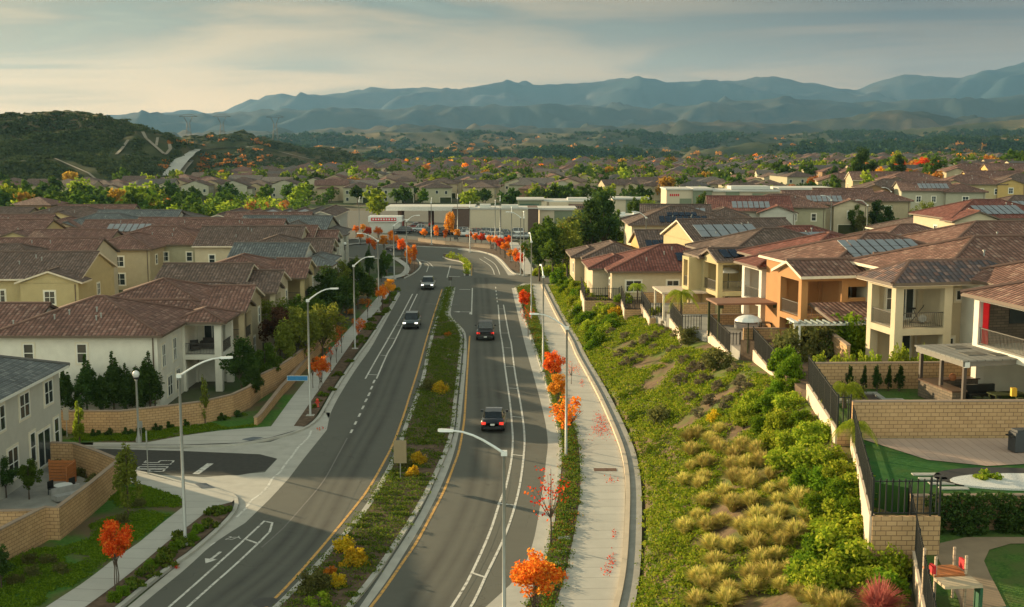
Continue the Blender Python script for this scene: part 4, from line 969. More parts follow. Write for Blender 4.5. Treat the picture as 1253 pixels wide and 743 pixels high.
def roof_block(rm, em, wm, cm, x0, x1, y0, y1, ze, kind='hip', pitch=PITCHR, ov=.55, cap=True):
    X0, X1, Y0, Y1 = x0-ov, x1+ov, y0-ov, y1+ov; th = .2
    if kind == 'hip':
        wx, wy = X1-X0, Y1-Y0; h = min(wx, wy)/2*pitch; zr = ze+h
        if wx >= wy: r0, r1 = ((X0+wy/2), (Y0+Y1)/2, zr), ((X1-wy/2), (Y0+Y1)/2, zr)
        else: r0, r1 = ((X0+X1)/2, Y0+wx/2, zr), ((X0+X1)/2, Y1-wx/2, zr)
        c = [(X0,Y0,ze),(X1,Y0,ze),(X1,Y1,ze),(X0,Y1,ze)]
        if wx >= wy: faces = [[c[0],c[1],r1,r0],[c[1],c[2],r1],[c[2],c[3],r0,r1],[c[3],c[0],r0]]; caps = [(c[0],r0),(c[3],r0),(c[1],r1),(c[2],r1),(r0,r1)]
        else: faces = [[c[0],c[1],r0],[c[1],c[2],r1,r0],[c[2],c[3],r1],[c[3],c[0],r0,r1]]; caps = [(c[0],r0),(c[1],r0),(c[2],r1),(c[3],r1),(r0,r1)]
        for f in faces: rm.quad_uv(f)
        for a, b in zip(c, c[1:]+c[:1]): em.poly([(a[0],a[1],ze-th),(b[0],b[1],ze-th),b,a])
        em.poly([(p[0],p[1],ze-th) for p in reversed(c)])
    elif kind in ('gx', 'gy'):
        ax = kind == 'gx'; half = ((Y1-Y0) if ax else (X1-X0))/2; zr = ze+half*pitch; o2 = ov*.6
        if ax:
            X0, X1 = x0-o2, x1+o2; ym = (Y0+Y1)/2
            S1 = [(X0,Y0,ze),(X1,Y0,ze),(X1,ym,zr),(X0,ym,zr)]; S2 = [(X1,Y1,ze),(X0,Y1,ze),(X0,ym,zr),(X1,ym,zr)]
            for xx in (x0, x1): wm.quad_uv([(xx,y0,ze-.15),(xx,y1,ze-.15),(xx,(y0+y1)/2,ze+(y1-y0)/2*pitch+.05)])
        else:
            Y0, Y1 = y0-o2, y1+o2; xm = (X0+X1)/2
            S1 = [(X0,Y1,ze),(X0,Y0,ze),(xm,Y0,zr),(xm,Y1,zr)]; S2 = [(X1,Y0,ze),(X1,Y1,ze),(xm,Y1,zr),(xm,Y0,zr)]
            for yy in (y0, y1): wm.quad_uv([(x0,yy,ze-.15),(x1,yy,ze-.15),((x0+x1)/2,yy,ze+(x1-x0)/2*pitch+.05)])
        dn = lambda p: (p[0],p[1],p[2]-th)
        for S_ in (S1, S2):
            rm.quad_uv(S_)
            em.poly([dn(p) for p in reversed(S_)])
            for a, b in zip(S_, S_[1:]+S_[:1]): em.poly([dn(a), dn(b), b, a])
        caps = [(S1[3], S1[2])]
    else:      # shed: low side at y0 ('s-y') or x1 ('s+x') or x0 ('s-x')
        h = pitch*.6
        zz = {'s-y': lambda x, y: ze+(y-Y0)*h, 's+x': lambda x, y: ze+(X1-x)*h, 's-x': lambda x, y: ze+(x-X0)*h}[kind]
        S_ = [(x, y, zz(x, y)) for x, y in ((X0,Y0),(X1,Y0),(X1,Y1),(X0,Y1))]; rm.quad_uv(S_)
        em.poly([(p[0],p[1],p[2]-th) for p in reversed(S_)])
        for a, b in zip(S_, S_[1:]+S_[:1]): em.poly([(a[0],a[1],a[2]-th),(b[0],b[1],b[2]-th),b,a])
        caps = []
    if cap and cm is not None:
        for a, b in caps:
            a, b = Vector(a), Vector(b)
            if (b-a).length > .3: cm.tube([a+Vector((0,0,.03)), b+Vector((0,0,.03))], .13, 6)
_WIN = {}
def win_meshes(w, h, style='cross', trim=True):
    key = (round(w,2), round(h,2), style, trim)
    if key in _WIN: return _WIN[key]
    f, g = MB(), MB(); t = .07
    f.box(-w/2, w/2, -.07, .02, 0, t); f.box(-w/2, w/2, -.07, .02, h-t, h); f.box(-w/2, -w/2+t, -.07, .02, t, h-t); f.box(w/2-t, w/2, -.07, .02, t, h-t)
    if style == 'cross': f.box(-.03, .03, -.065, .02, t, h-t); f.box(-w/2+t, w/2-t, -.06, .02, h*.5, h*.5+.05)
    if style == 'hung': f.box(-w/2+t, w/2-t, -.06, .02, h*.5, h*.5+.06)
    if style == 'slider': f.box(-.04, .04, -.065, .02, t, h-t)
    if trim:
        f.box(-w/2-.13, w/2+.13, -.045, .02, -.14, 0, 1); f.box(-w/2-.13, w/2+.13, -.045, .02, h, h+.13, 1); f.box(-w/2-.13, -w/2, -.045, .02, 0, h, 1); f.box(w/2, w/2+.13, -.045, .02, 0, h, 1)
    g.box(-w/2+t*.5, w/2-t*.5, -.03, .01, t*.5, h-t*.5)
    _WIN[key] = (f.mesh('window', [M_frame, M_trim]), g.mesh('pane', M_glass)); return _WIN[key]
ANG = {'-y': 0, '+x': R(90), '+y': R(180), '-x': R(-90)}
def add_win(root, face, x, y, z, w=1.0, h=1.4, style='cross', trim=True, name='window'):
    a, b = win_meshes(w, h, style, trim); o = put(name, a, root, (x, y, z), ANG[face]); put('pane', b, o); return o
def add_door(root, face, x, y, z, w, h, mat=None, name='garage_door'):
    key = ('door', w, h, name, mat.name if mat else '')
    if key not in _WIN:
        f = MB(); f.box(-w/2, w/2, -.05, .02, 0, h)
        n = 4 if name == 'garage_door' else 1
        for k in range(n): f.box(-w/2+.1, w/2-.1, -.07, -.05, h*k/n+.06, h*(k+1)/n-.06)
        f.box(-w/2-.12, -w/2, -.09, .02, 0, h+.12, 1); f.box(w/2, w/2+.12, -.09, .02, 0, h+.12, 1); f.box(-w/2, w/2, -.09, .02, h, h+.12, 1)
        _WIN[key] = f.mesh(name, [mat or M_wood, M_trim])
    return put(name, _WIN[key], root, (x, y, z), ANG[face])
def railing(root, p, q, z, h=1.0, mat=None, step=.13):
    m = MB(); a, b = Vector((p[0],p[1],0)), Vector((q[0],q[1],0)); d = b-a; L_ = d.length; ang = math.atan2(d.y, d.x)
    m.box(0, L_, -.03, .03, h-.05, h); m.box(0, L_, -.025, .025, .08, .12)
    for k in range(int(L_/step)+1): m.box(k*step-.011, k*step+.011, -.011, .011, .12, h-.05)
    return put('railing', m.mesh('railing', mat or M_rail), root, (p[0], p[1], z), ang)
def bay(root, wall, x0, x1, y0, y1, zs, post=.55, open_=('-y','+x'), rail=True, beam=.38, slabh=.42, wallm=None, back=True):
    """a two or three level porch bay: corner piers, slabs, beams, open sides with railings"""
    m = MB(); zt = zs[-1]
    cs = [(x0,y0),(x1,y0),(x1,y1),(x0,y1)]
    for cx, cy in cs: m.box(cx if cx==x0 else cx-post, cx+post if cx==x0 else cx, cy if cy==y0 else cy-post, cy+post if cy==y0 else cy, zs[0], zt-.1)
    for z in zs[1:-1]: m.box(x0-.003, x1+.003, y0-.003, y1+.003, z-slabh, z)
    m.box(x0-.004, x1+.004, y0-.004, y0+.3, zt-beam, zt-.08); m.box(x0-.004, x1+.004, y1-.3, y1+.004, zt-beam, zt-.08); m.box(x0-.004, x0+.3, y0+.3, y1-.3, zt-beam, zt-.08); m.box(x1-.3, x1+.004, y0+.3, y1-.3, zt-beam, zt-.08)
    m.box(x0+.3, x1-.3, y0+.3, y1-.3, zt-beam+.1, zt-beam+.16)
    closed = [s for s in ('-y','+x','+y','-x') if s not in open_]
    for s in closed:
        if s == '-y': m.box(x0+post, x1-post, y0+.05, y0+.25, zs[0], zt-beam)
        if s == '+y': m.box(x0+post, x1-post, y1-.25, y1-.05, zs[0], zt-beam)
        if s == '-x': m.box(x0+.05, x0+.25, y0+post, y1-post, zs[0], zt-beam)
        if s == '+x': m.box(x1-.25, x1-.05, y0+post, y1-post, zs[0], zt-beam)
    put('porch', m.mesh('porch', wall), root)
    if rail:
        for z in zs[1:-1]:
            if '-y' in open_: railing(root, (x0+post, y0+.12), (x1-post, y0+.12), z)
            if '+x' in open_: railing(root, (x1-.12, y0+post), (x1-.12, y1-post), z)
            if '-x' in open_: railing(root, (x0+.12, y0+post), (x0+.12, y1-post), z)
    return root
def solar(root, pts, mat=None, nx=4, ny=2):
    """panels lying on a roof slope given by its four corners"""
    p = [Vector(q) for q in pts]; n = (p[1]-p[0]).cross(p[3]-p[0]).normalized(); n = n if n.z > 0 else -n
    m = MB()
    for i in range(nx):
        for j in range(ny):
            def T(a, b): return p[0].lerp(p[1], a).lerp(p[3].lerp(p[2], a), b)
            g = .012
            c = [T(i/nx+g, j/ny+g), T((i+1)/nx-g, j/ny+g), T((i+1)/nx-g, (j+1)/ny-g), T(i/nx+g, (j+1)/ny-g)]
            u_ = [q+n*.16 for q in c]; d_ = [q+n*.10 for q in c]
            m.poly(u_)
            for a in range(4): m.poly([d_[a], d_[(a+1)%4], u_[(a+1)%4], u_[a]])
    return put('solar_panel', m.mesh('solar_panel', mat or M_solar), root)
def slope_pts(x0, x1, y0, y1, ze, side, a, b, c, d, pitch=PITCHR, ov=.55):
    """rectangle on a hip/gable slope: a..b along the eave (m from x0/y0), c..d up from the eave (m in plan)"""
    X0, X1, Y0, Y1 = x0-ov, x1+ov, y0-ov, y1+ov
    if side == '-y': return [(x0+a,Y0+c,ze+c*pitch),(x0+b,Y0+c,ze+c*pitch),(x0+b,Y0+d,ze+d*pitch),(x0+a,Y0+d,ze+d*pitch)]
    if side == '-x': return [(X0+c,y1-a,ze+c*pitch),(X0+c,y1-b,ze+c*pitch),(X0+d,y1-b,ze+d*pitch),(X0+d,y1-a,ze+d*pitch)]
    if side == '+x': return [(X1-c,y0+a,ze+c*pitch),(X1-c,y0+b,ze+c*pitch),(X1-d,y0+b,ze+d*pitch),(X1-d,y0+a,ze+d*pitch)]
VM = []
def vent(root, x, y, z):
    if not VM:
        m = MB(); m.tube([(0,0,-.3),(0,0,.32)], .06, 6); m.tube([(0,0,.32),(0,0,.40)], .10, 6); VM.append(m.mesh('roof_vent', M_steel))
    put('roof_vent', VM[0], root, (x, y, z))
def house(label, loc, rz, wall, roof, blocks, wins=(), fascia=None, group=None, cat='house', vents=0, name='house'):
    root = thing(name, label, cat, loc, rz, group)
    wm, rm, em, cm = MB(), MB(), MB(), MB()
    for b in blocks:
        x0, x1, y0, y1, z0, ze = b[:6]; kind = b[6] if len(b) > 6 else 'hip'; pt = b[7] if len(b) > 7 else PITCHR
        if z0 is not None: block_walls(wm, x0, x1, y0, y1, z0, ze-.1)
        roof_block(rm, em, wm, cm, x0, x1, y0, y1, ze, kind, pt)
    put('wall', wm.mesh('wall', WL[wall]), root); rf = put('roof', rm.mesh('roof', RF[roof]), root)
    put('eaves', em.mesh('eaves', fascia or M_fascia), root)
    for b in blocks[:2]:
        if b[4] is None: continue
        dm = MB(); dm.box(-.05,.05,-.06,0,b[4],b[5]-.25); put('downpipe', dm.mesh('downpipe', M_fascia), root, (b[1]-.35, b[2]-.01, 0))
    b = blocks[0]; dd = min(b[3]-b[2], b[1]-b[0])/2
    if b[4] is not None and dd > 3:
        for _ in range(3):
            yy = rnd.uniform(.8, dd*.8); xx = rnd.uniform(b[0]+yy+1.2, b[1]-yy-1.2) if b[1]-b[0] > 2*yy+3 else (b[0]+b[1])/2
            if (b[1]-b[0]) >= (b[3]-b[2]) and (len(b) < 7 or b[6] in ('hip','gx')): vent(root, xx, b[2]+yy, b[5]+(yy+.55)*(b[7] if len(b) > 7 else PITCHR))
    if cm.v: put('ridge_tiles', cm.mesh('ridge_tiles', RF[roof]), rf)
    for q in wins:
        if q[0] in ('garage','door'): add_door(root, q[1], q[2], q[3], q[4], q[5], q[6], q[7] if len(q) > 7 else None, {'garage':'garage_door','door':'door'}[q[0]])
        else: add_win(root, *q)
    return root
# ================================================== LEFT, near
# grey house in the bottom left corner: east face on x=-31.2, far corner y=83
h = house('pale grey house with slate roof at the left edge beside the patio', (-31.2,83,0), 0, 'grey', 'slate', [(-14,0,-17,0,0,6.4)],
  [('+x',0,-2.1,4.2,1.5,1.6),('+x',0,-6.2,4.2,1.6,1.6),('+x',0,-10,4.2,1.5,1.6),('+x',0,-1.0,1.0,.9,2.0,'hung'),('+x',0,-3.3,.3,2.2,2.4,'slider'),('+x',0,-5.2,1.0,.9,2.0,'hung'),('+x',0,-8.4,.8,1.6,2.0),('-y',-3,-17,1,1.4,1.4)], M_frame)
# white corner house
h = house('large white house with rose tiled roof and stacked corner porches on the side street', (-28.6,97.5,0), 0, 'white', 'rose',
  [(-13,0,0,12.4,0,6.25),(-48,-11,.6,11.2,0,6.0,'gx'),(-.4,3.35,7.5,12.2,None,6.2)],
  [('-y',-6.1,0,3.9,.85,1.6,'hung'),('-y',-10.4,0,3.9,.85,1.6,'hung'),('-y',-17,.6,3.8,.85,1.5,'hung'),('-y',-30,.6,3.4,1.2,1.5),('+x',0,1.6,3.3,1.0,1.9,'cross'),('+x',0,4.9,3.3,1.0,1.9,'cross'),('+x',0,3.1,.6,1.4,1.7,'cross'),('+x',0,5.6,.6,1.2,1.8,'cross'),('-y',-11,0,.8,1.0,1.4,'hung'),('-y',-19,.6,.8,1.0,1.4,'hung'),('-y',1.5,11.97,3.3,1.5,2.1,'slider')])
bay(h, WL['white'], -.4, 3.35, 7.5, 12.2, [0,3.25,6.2], .6, ('-y','+x'))
sf = MB(); sf.box(-.7,.7,-.35,.35,.12,.5); sf.box(-.7,.7,.22,.38,.5,.95); sf.box(-.85,-.68,-.35,.38,.12,.7); sf.box(.68,.85,-.35,.38,.12,.7)
tag(sf.build('patio_sofa', plain('dark_wicker', (.05,.045,.04), .8), None, (-27.0,108.2,3.25)), 'dark patio sofa on the upper porch of the white corner house', 'sofa')
ch_ = MB(); ch_.box(-.35,.35,-.35,.35,.1,.45); ch_.box(-.35,.35,.25,.38,.45,.9); ch_.box(-.4,-.3,-.35,.38,.1,.62); ch_.box(.3,.4,-.35,.38,.1,.62)
tag(ch_.build('patio_chair', plain('dark_wicker', (.05,.045,.04), .8), None, (-28.1,107.2,3.25), .5), 'dark patio armchair left of the sofa on the upper porch', 'chair')
for k, (x, y) in enumerate(((-9,2.2),(-14,3),(-12,1.2),(-20,2.4),(-5.5,2.0))): vent(h, x, y, 6.25+(y+.55)*PITCHR)
# the row behind it along the road
rows = [
 ('tan balcony house with rose roof directly behind the white corner house', (-25.6,114.5), 'tan', 'rose', 'gx'),
 ('yellow balcony house with brown roof, third along the left pavement', (-25.4,128.5), 'cream', 'brown', 'gx'),
 ('cream balcony house with rose roof, fourth along the left pavement', (-24.6,142), 'yellow', 'rose', 'gx'),
 ('white house with slate roof and open pale porch above the willowy trees', (-23.6,155), 'white', 'slate', 'hip'),
 ('sage house with brown gable roof beyond the pale porch house', (-26.0,172), 'sage', 'brown', 'gx'),
 ('grey house with rose roof, sixth along the left side of the road', (-27.5,187), 'grey', 'rose', 'gx'),
 ('grey roofed house with an open corner porch nearest the gas station', (-28.5,204), 'grey', 'grey', 'hip')]
for k, (lb, (x, y), wl, rf, kd) in enumerate(rows):
    XL = -14 if k == 0 else -12.5
    h = house(lb, (x, y, 0), 0, wl, rf, [(XL,-3.2,-.2,10.8,0,6.2,'gx' if k%2 else 'hip'),(-3.6,0,2.2,9.5,0,6.0,'gx' if kd=='gx' else 'hip'),(-12,-3.0,-2.2,1.2,0,6.1,'hip')],
      [('-y',-7,-2.2,3.4,1.1,1.4),('-y',-10.5,-2.2,3.4,.8,1.3,'hung'),('-y',XL+2.2,-.2,3.4,1.0,1.4),('+x',0,8.2,3.4,.8,1.6,'hung'),('+x',-3.0,-.8,3.4,.9,1.5,'hung'),('-y',-7,-2.2,.6,1.6,1.7),('+x',0,5.4,.6,1.4,1.8)], M_fasciaL)
    bay(h, WL[wl], -3.4, .6, 2.2-3.6, 2.4, [0,3.2,6.0], .5, ('-y','+x'))
    mb_r, mb_e, mb_w = MB(), MB(), MB(); roof_block(mb_r, mb_e, mb_w, None, -3.4, .6, -1.4, 2.4, 6.0, 'gx' if kd=='gx' else 'hip', PITCHR, .5, False)
    put('porch_roof', mb_r.mesh('porch_roof', RF[rf]), h); put('eaves', mb_e.mesh('eaves', M_fascia), h)
    if mb_w.v: put('gable', mb_w.mesh('gable', WL[wl]), h)

# ================================================== generic house shapes for the middle distance, one of each kind, copied
def kindhouse(k, wl, rf, label, loc, rz, group=None, solar_=False):
    a = {
     0: ([(-8,8,-6,6,0,6.1),(-8.8,-2,-8,-5,0,5.9,'gy')], [('-y',-5.5,-8,3.5,1.1,1.4),('-y',2,-6,3.5,1.2,1.4),('-y',5.8,-6,3.5,.9,1.4,'hung'),('+x',8,-2,3.5,1.0,1.4),('+x',8,3,3.5,1.0,1.4),('garage','-y',2.6,-6,0,4.6,2.3),('-y',-5.5,-8,.7,1.4,1.6),('-x',-8,-1,3.5,1,1.3)]),
     1: ([(-7.5,7.5,-6.5,6.5,0,6.2,'gx'),(1.5,7.9,-8.5,-5.5,0,6.0,'gy')], [('-y',4.7,-8.5,3.5,1.2,1.5),('-y',-1.5,-6.5,3.5,1.1,1.4),('-y',-5,-6.5,3.5,.9,1.4,'hung'),('+x',7.5,0,3.5,1.1,1.4),('garage','-y',4.7,-8.5,0,4.6,2.3),('-x',-7.5,2,3.5,1,1.3),('-y',-4,-6.5,.7,1.5,1.6)]),
     2: ([(-9,9,-6,6,0,6.2),(-4,4.5,-7.2,-5,0,6.3,'gy'),(4,9.4,-8,-5,0,3.1,'s-y')], [('-y',0,-7.2,3.6,1.4,1.4),('-y',-6.5,-6,3.5,1.0,1.4),('-y',6.5,-6,3.8,1.0,1.3),('+x',9,2,3.5,1.1,1.4),('garage','-y',6.6,-8,0,4.4,2.2),('-x',-9,0,3.5,1.1,1.4),('-y',-6.5,-6,.7,1.2,1.6),('-y',0,-7.2,.7,1.4,1.8)]),
     3: ([(-8,8,-7,7,0,3.3)], [('-y',-5,-7,.9,1.4,1.3),('-y',4,-7,.9,1.6,1.3),('+x',8,0,.9,1.2,1.3),('-x',-8,0,.9,1.2,1.3)]),
     4: ([(-10,2,-6,5,0,6.2,'gx'),(0,9,-7,6,0,6.0)], [('-y',-6,-6,3.5,1.1,1.4),('-y',-2.5,-6,3.5,1.0,1.4),('-y',4.5,-7,3.4,1.4,1.5),('+x',9,0,3.5,1.2,1.4),('+x',9,-4,3.5,.9,1.4,'hung'),('-y',4.5,-7,.7,1.6,1.7),('-x',-10,0,3.5,1,1.3)]),
    }[k]
    h = house(label, loc, rz, wl, rf, a[0], a[1], M_fasciaL if rf in ('terra','brown') and k%2 else M_fascia, group)
    if solar_:
        b = a[0][0]; sd_ = '-y' if (b[1]-b[0]) >= (b[3]-b[2]) else '-x'
        solar(h, slope_pts(b[0], b[1], b[2], b[3], b[5], '-y', 4.2, 11.2, 1.2, 4.2), M_solar if solar_ == 1 else M_solarl, 7, 2)
    return h
def at(u, v, D, z=None):
    p = PD(u, v, D); return (p.x, D, gz(p.x, D)+.25 if z is None else z)
def hx(u, D): return (u-W0/2)/F0*D
# left cluster behind the corner house  (u, depth, kind, wall, roof, rz, label)
LC = [(110,178,4,'tan','rose',0,'wide tan gabled house with two square windows left of the side street lamp'),
 (186,184,0,'olive','rose',0,'olive house with rose roof behind the tan gabled one'),(214,200,1,'white','rose',0,'white gabled house facing the white parked car'),
 (12,138,1,'yellow','brown',0,'yellow ochre house with tall narrow window at the left edge'),(33,158,1,'cream','rose',0,'cream gabled house beside the yellow ochre one'),
 (-22,152,0,'tan','brown',0,'brown roofed house cut by the left edge of the view'),(-10,196,1,'yellow','rose',0,'yellow gabled house far left below the trees'),(38,214,4,'cream','rose',0,'long rose roofed house behind the yellow gabled one'),
 (66,186,3,'tan','slate',0,'low slate blue roofed house left of the tan gabled one'),(118,216,0,'cream','slate',0,'cream house under a slate blue hip roof'),(160,222,1,'grey','slate',0,'grey house with bluish gable roof at the back of the cluster'),
 (168,200,4,'tan','rose',0,'rose roofed house with pale ridge between the olive and slate houses'),(75,236,2,'yellow','brown',0,'yellow walled house with brown roof near the palms'),(108,240,1,'olive','rose',0,'olive gabled house near the left park trees'),
 (16,238,4,'tan','brown',0,'tan house with dark brown roof near the left park trees'),(196,226,0,'brown','grey',0,'grey roofed brown house at the end of the left cluster')]
for k, (u, D, kd, wl, rf, rz, lb) in enumerate(LC): kindhouse(kd, wl, rf, lb, (hx(u, D), D+6, .0), rz+rnd.uniform(-.06,.06), None, 2 if k in (11,) else 0)
# second row of town houses with pale solar roofs
TR = ((262,236,'grey','brown','pale grey town house with brown roof at the left end of the terrace'),(284,232,'cream','rose','cream town house second from the left of the terrace'),(304,236,'cream','brown','cream town house with pale solar roof in the middle of the terrace'),(326,233,'white','grey','white town house with grey roof, fourth in the terrace'),(346,238,'tan','brown','tan town house with light solar strip, fifth in the terrace'),(368,240,'cream','grey','cream town house with grey roof, sixth in the terrace'),(388,246,'grey','brown','grey town house at the right end of the terrace'))
for k, (u, D, wl, rf, lb) in enumerate(TR):
    h = house(lb, (hx(u, D), D, 0), 0, wl, rf, [(-1.7,3.2,0,22,0,6.3,'gy'),(-1.3,1.4,-1.6,1,0,5.9,'gy')], [('-y',0,-1.6,3.5,.9,1.5,'hung'),('-y',2.3,0,3.5,.7,1.4,'hung'),('door','-y',2.3,0,0,1.0,2.2,M_wood),('+x',3.2,4,3.4,.9,1.4),('+x',3.2,9,3.4,.9,1.4)], M_fasciaL)
    if k in (2,3,4): solar(h, slope_pts(-1.7,3.2,0,22,6.3,'+x',3,17,.5,2.3), M_solarl, 6, 1)
TR2 = ((282,196,'white','rose','white house with bright gable edge behind the balcony row'),(322,215,'cream','rose','cream house with rose roof in front of the terrace'),(345,205,'sage','slate','sage house with slate roof tucked behind the balcony row'),(300,180,'cream','brown','cream house with brown roof in the second row from the road'))
for u, D, wl, rf, lb in TR2: kindhouse(1, wl, rf, lb, (hx(u, D), D+6, 0), rnd.uniform(-.05,.05))

# ================================================== RIGHT, near (turned about eleven degrees)
RZ = R(11)
# R1: house with the red curtains at the right edge
p1 = (26.6, 69.0, 7.2)
h = house('pale house with red curtains on its stone lined upper porch, right edge', p1, RZ, 'white', 'terra', [(4.2,18,-3,9,0,5.95),(0,4.6,-6.2,.6,None,5.95)],
  [('-y',8,-3,3.4,1.4,1.5),('-y',12,-3,.6,2.0,2.2,'slider')])
bay(h, WL['white'], 0, 4.6, -6.2, .6, [0,3.05,5.95], .5, ('-x','-y'))
stw = MB(); stw.box(.56,4.05,.22,.32,3.05,5.55); put('stone_wall', stw.mesh('stone_wall', M_stone), h)
M_red = plain('red_fabric', (.50,.015,.02), .8, 0, .15)
for (yy0, yy1) in ((-.65,.02),(-5.9,-5.1)):
    c = MB(); n = 9
    for i in range(n):
        ya = yy0+(yy1-yy0)*i/n; yb = yy0+(yy1-yy0)*(i+1)/n; xa = .2+(.07 if i%2 else -.04); xb = .2+(.07 if (i+1)%2 else -.04); pin = .55
        c.poly([(xa,ya,5.5),(xb,yb,5.5),(xb,yb*.9+(yy0+yy1)/2*.1,4.3),(xa,ya*.9+(yy0+yy1)/2*.1,4.3)]); c.poly([(xa,ya*.9+(yy0+yy1)/2*.1,4.3),(xb,yb*.9+(yy0+yy1)/2*.1,4.3),(xb,yb,3.1),(xa,ya,3.1)])
    put('curtain', c.mesh('curtain', M_red), h)
tv = MB(); tv.box(2.0,3.2,.14,.21,4.2,5.0); put('wall_screen', tv.mesh('wall_screen', M_glass), h)
# R2: white house with the big corner porch
R2 = (24.0, 76.0, 7.05)
h = house('cream house with blue grey tiled porch roof and large two level corner porch', R2, RZ, 'cream', 'terra', [(3.9,19,1.5,13,0,5.95),(0,9.2,0,3.7,None,5.95,'hip',.46),(4.6,9.0,3.6,9,None,5.9)],
  [('-y',2.55,3.43,3.1,1.2,2.2,'slider'),('-y',1.5,3.43,3.7,.7,1.5,'hung'),('-y',2.4,3.43,.2,1.3,2.2,'slider'),('-y',4.45,1.5,4.5,.42,.7,'none'),('-y',5.2,1.5,4.5,.42,.7,'none'),('-y',5.95,1.5,4.5,.42,.7,'none'),('-y',4.6,1.5,.9,.8,1.2,'hung'),('-y',6.8,1.5,3.7,.6,1.6,'hung')], M_fasciaL)
bay(h, WL['cream'], 0, 3.9, 0, 3.7, [0,3.0,5.9], .55, ('-y','-x'))
m = MB(); m.box(2.0,3.85,3.75,5.5,0,5.8); put('porch_back_wall', m.mesh('porch_back_wall', WL['cream']), h)
br, be, bw = MB(), MB(), MB(); roof_block(br, be, bw, None, -.02, 9.3, -.02, 3.72, 5.99, 'hip', .47, .56, False)
put('porch_roof', br.mesh('porch_roof', roofmat('tile_bluegrey', [(.07,.07,.085),(.13,.11,.115),(.24,.13,.10),(.36,.24,.20)])), h); put('eaves', be.mesh('eaves', M_fascia), h)
solar(h, slope_pts(5.2,19,1.2,13,5.95,'-x',2.5,7,.9,4.5), M_solarl, 1, 1) if False else None
# exercise bikes on the porch
def bike(loc, rz, label):
    b = MB(); b.tube([(-.45,0,.05),(.45,0,.05)], .03, 6); b.tube([(-.4,0,.05),(-.1,0,.5),(.35,0,1.15)], .03, 6); b.tube([(.35,0,.05),(-.1,0,.5),(-.28,0,.95)], .03, 6)
    b.tube([(-.42,0,.97),(-.12,0,.97)], .06, 6); b.tube([(.35,-.2,1.2),(.35,.2,1.2)], .025, 6); r = thing('exercise_bike', label, 'exercise bike', loc, rz)
    put('frame', b.mesh('frame', M_black), r); w_ = MB(); w_.tube([(.32,-.03,.35),(.32,.03,.35)], .26, 14); put('flywheel', w_.mesh('flywheel', M_steel), r); return r
def lp(o, x, y, z, rz=RZ): c, s = math.cos(rz), math.sin(rz); return (o[0]+x*c-y*s, o[1]+x*s+y*c, o[2]+z)
bike(lp(R2,1.1,1.6,3.02), .6, 'exercise bike by the left opening of the cream porch'); bike(lp(R2,2.6,1.9,3.02), -.5, 'exercise bike near the middle of the cream porch')
# R3: orange house
R3 = (20.7, 87.0, 6.1)
h = house('burnt orange house with gabled porch wing and low tiled lean-to', R3, RZ, 'orange', 'terra', [(0,6.4,0,4.2,None,6.1,'gx'),(3.6,17,3.2,15,0,6.1),(7.2,15,-.5,6,0,6.0,'gx')],
  [('-y',4.6,3.2,3.6,1.5,1.9,'slider'),('-x',7.2,.6,3.7,.7,1.5,'hung'),('-x',7.2,2.2,3.7,.6,1.5,'hung'),('-y',10.5,-.5,3.5,1.1,1.4),('-y',3.0,4.0,.4,1.8,2.2,'slider')], M_fasciaL)
bay(h, WL['orange'], 0, 3.6, 0, 4.2, [0,3.05,6.05], .5, ('-y','-x'))
m = MB(); m.box(3.7,7.0,.1,.3,4.1,4.4); m.box(3.5,3.8,.05,3,0,4.3); m.box(3.6,7.2,-.2,3.4,2.7,2.95); m.box(3.6,7.1,.1,.35,0,3.95); m.box(3.5,7.2,.05,.3,5.2,5.95); put('loggia_wall', m.mesh('loggia_wall', WL['orange']), h)
br, be, bw = MB(), MB(), MB(); roof_block(br, be, bw, None, 1.0, 7.5, -3.4, -.2, 3.35, 's-y', PITCHR, .3, False); block_walls(bw, 4.0, 7.4, -3.0, -.3, 0, 3.3)
put('lean_to_roof', br.mesh('lean_to_roof', RF['terra']), h); put('eaves', be.mesh('eaves', M_fascia), h); put('lean_to_wall', bw.mesh('lean_to_wall', WL['ochre']), h)
solar(h, slope_pts(3.6,17,3.2,15,6.1,'-y',2.6,9.0,1.3,5.0), M_solarl, 8, 3)
# R4: white and terracotta
h = house('narrow white house with open upper porch beside the burnt orange one', (21.1,103,5.1), RZ, 'white', 'red', [(3.6,15,1,13,0,6.1),(0,6,0,4.6,None,6.1)], [('-y',5,1,3.6,.9,1.4),('-x',3.6,8,3.5,1,1.4)])
bay(h, WL['white'], 0, 3.9, 0, 4.4, [0,3.05,6.05], .55, ('-y','-x'))
m = MB(); m.box(3.4,3.6,.5,4.3,0,5.8); put('porch_back_wall', m.mesh('porch_back_wall', WL['orange']), h)
# R5 yellow with solar
h = house('yellow gabled house with wide dark loggia and solar panels', (19.6,116,4.3), RZ, 'yellow', 'brown', [(0,6.2,0,4.4,None,6.1,'gx'),(2.6,16,3.6,15,0,6.2,'hip'),(0,3,4.3,8,0,6.1)], [('-y',3,4.02,.5,1.6,2.2,'slider'),('-y',3,4.3,3.4,2.6,2.0,'slider')])
bay(h, WL['yellow'], 0, 3.7, 0, 4.4, [0,3.05,6.05], .5, ('-y','-x'), beam=.4)
bay(h, WL['yellow'], -1.3, .5, 4.6, 6.6, [0,3.05,6.05], .4, ('-x',))
solar(h, slope_pts(0,6.2,0,4.4,6.1,'-y',.5,6.0,.5,2.2), M_solar, 6, 2)
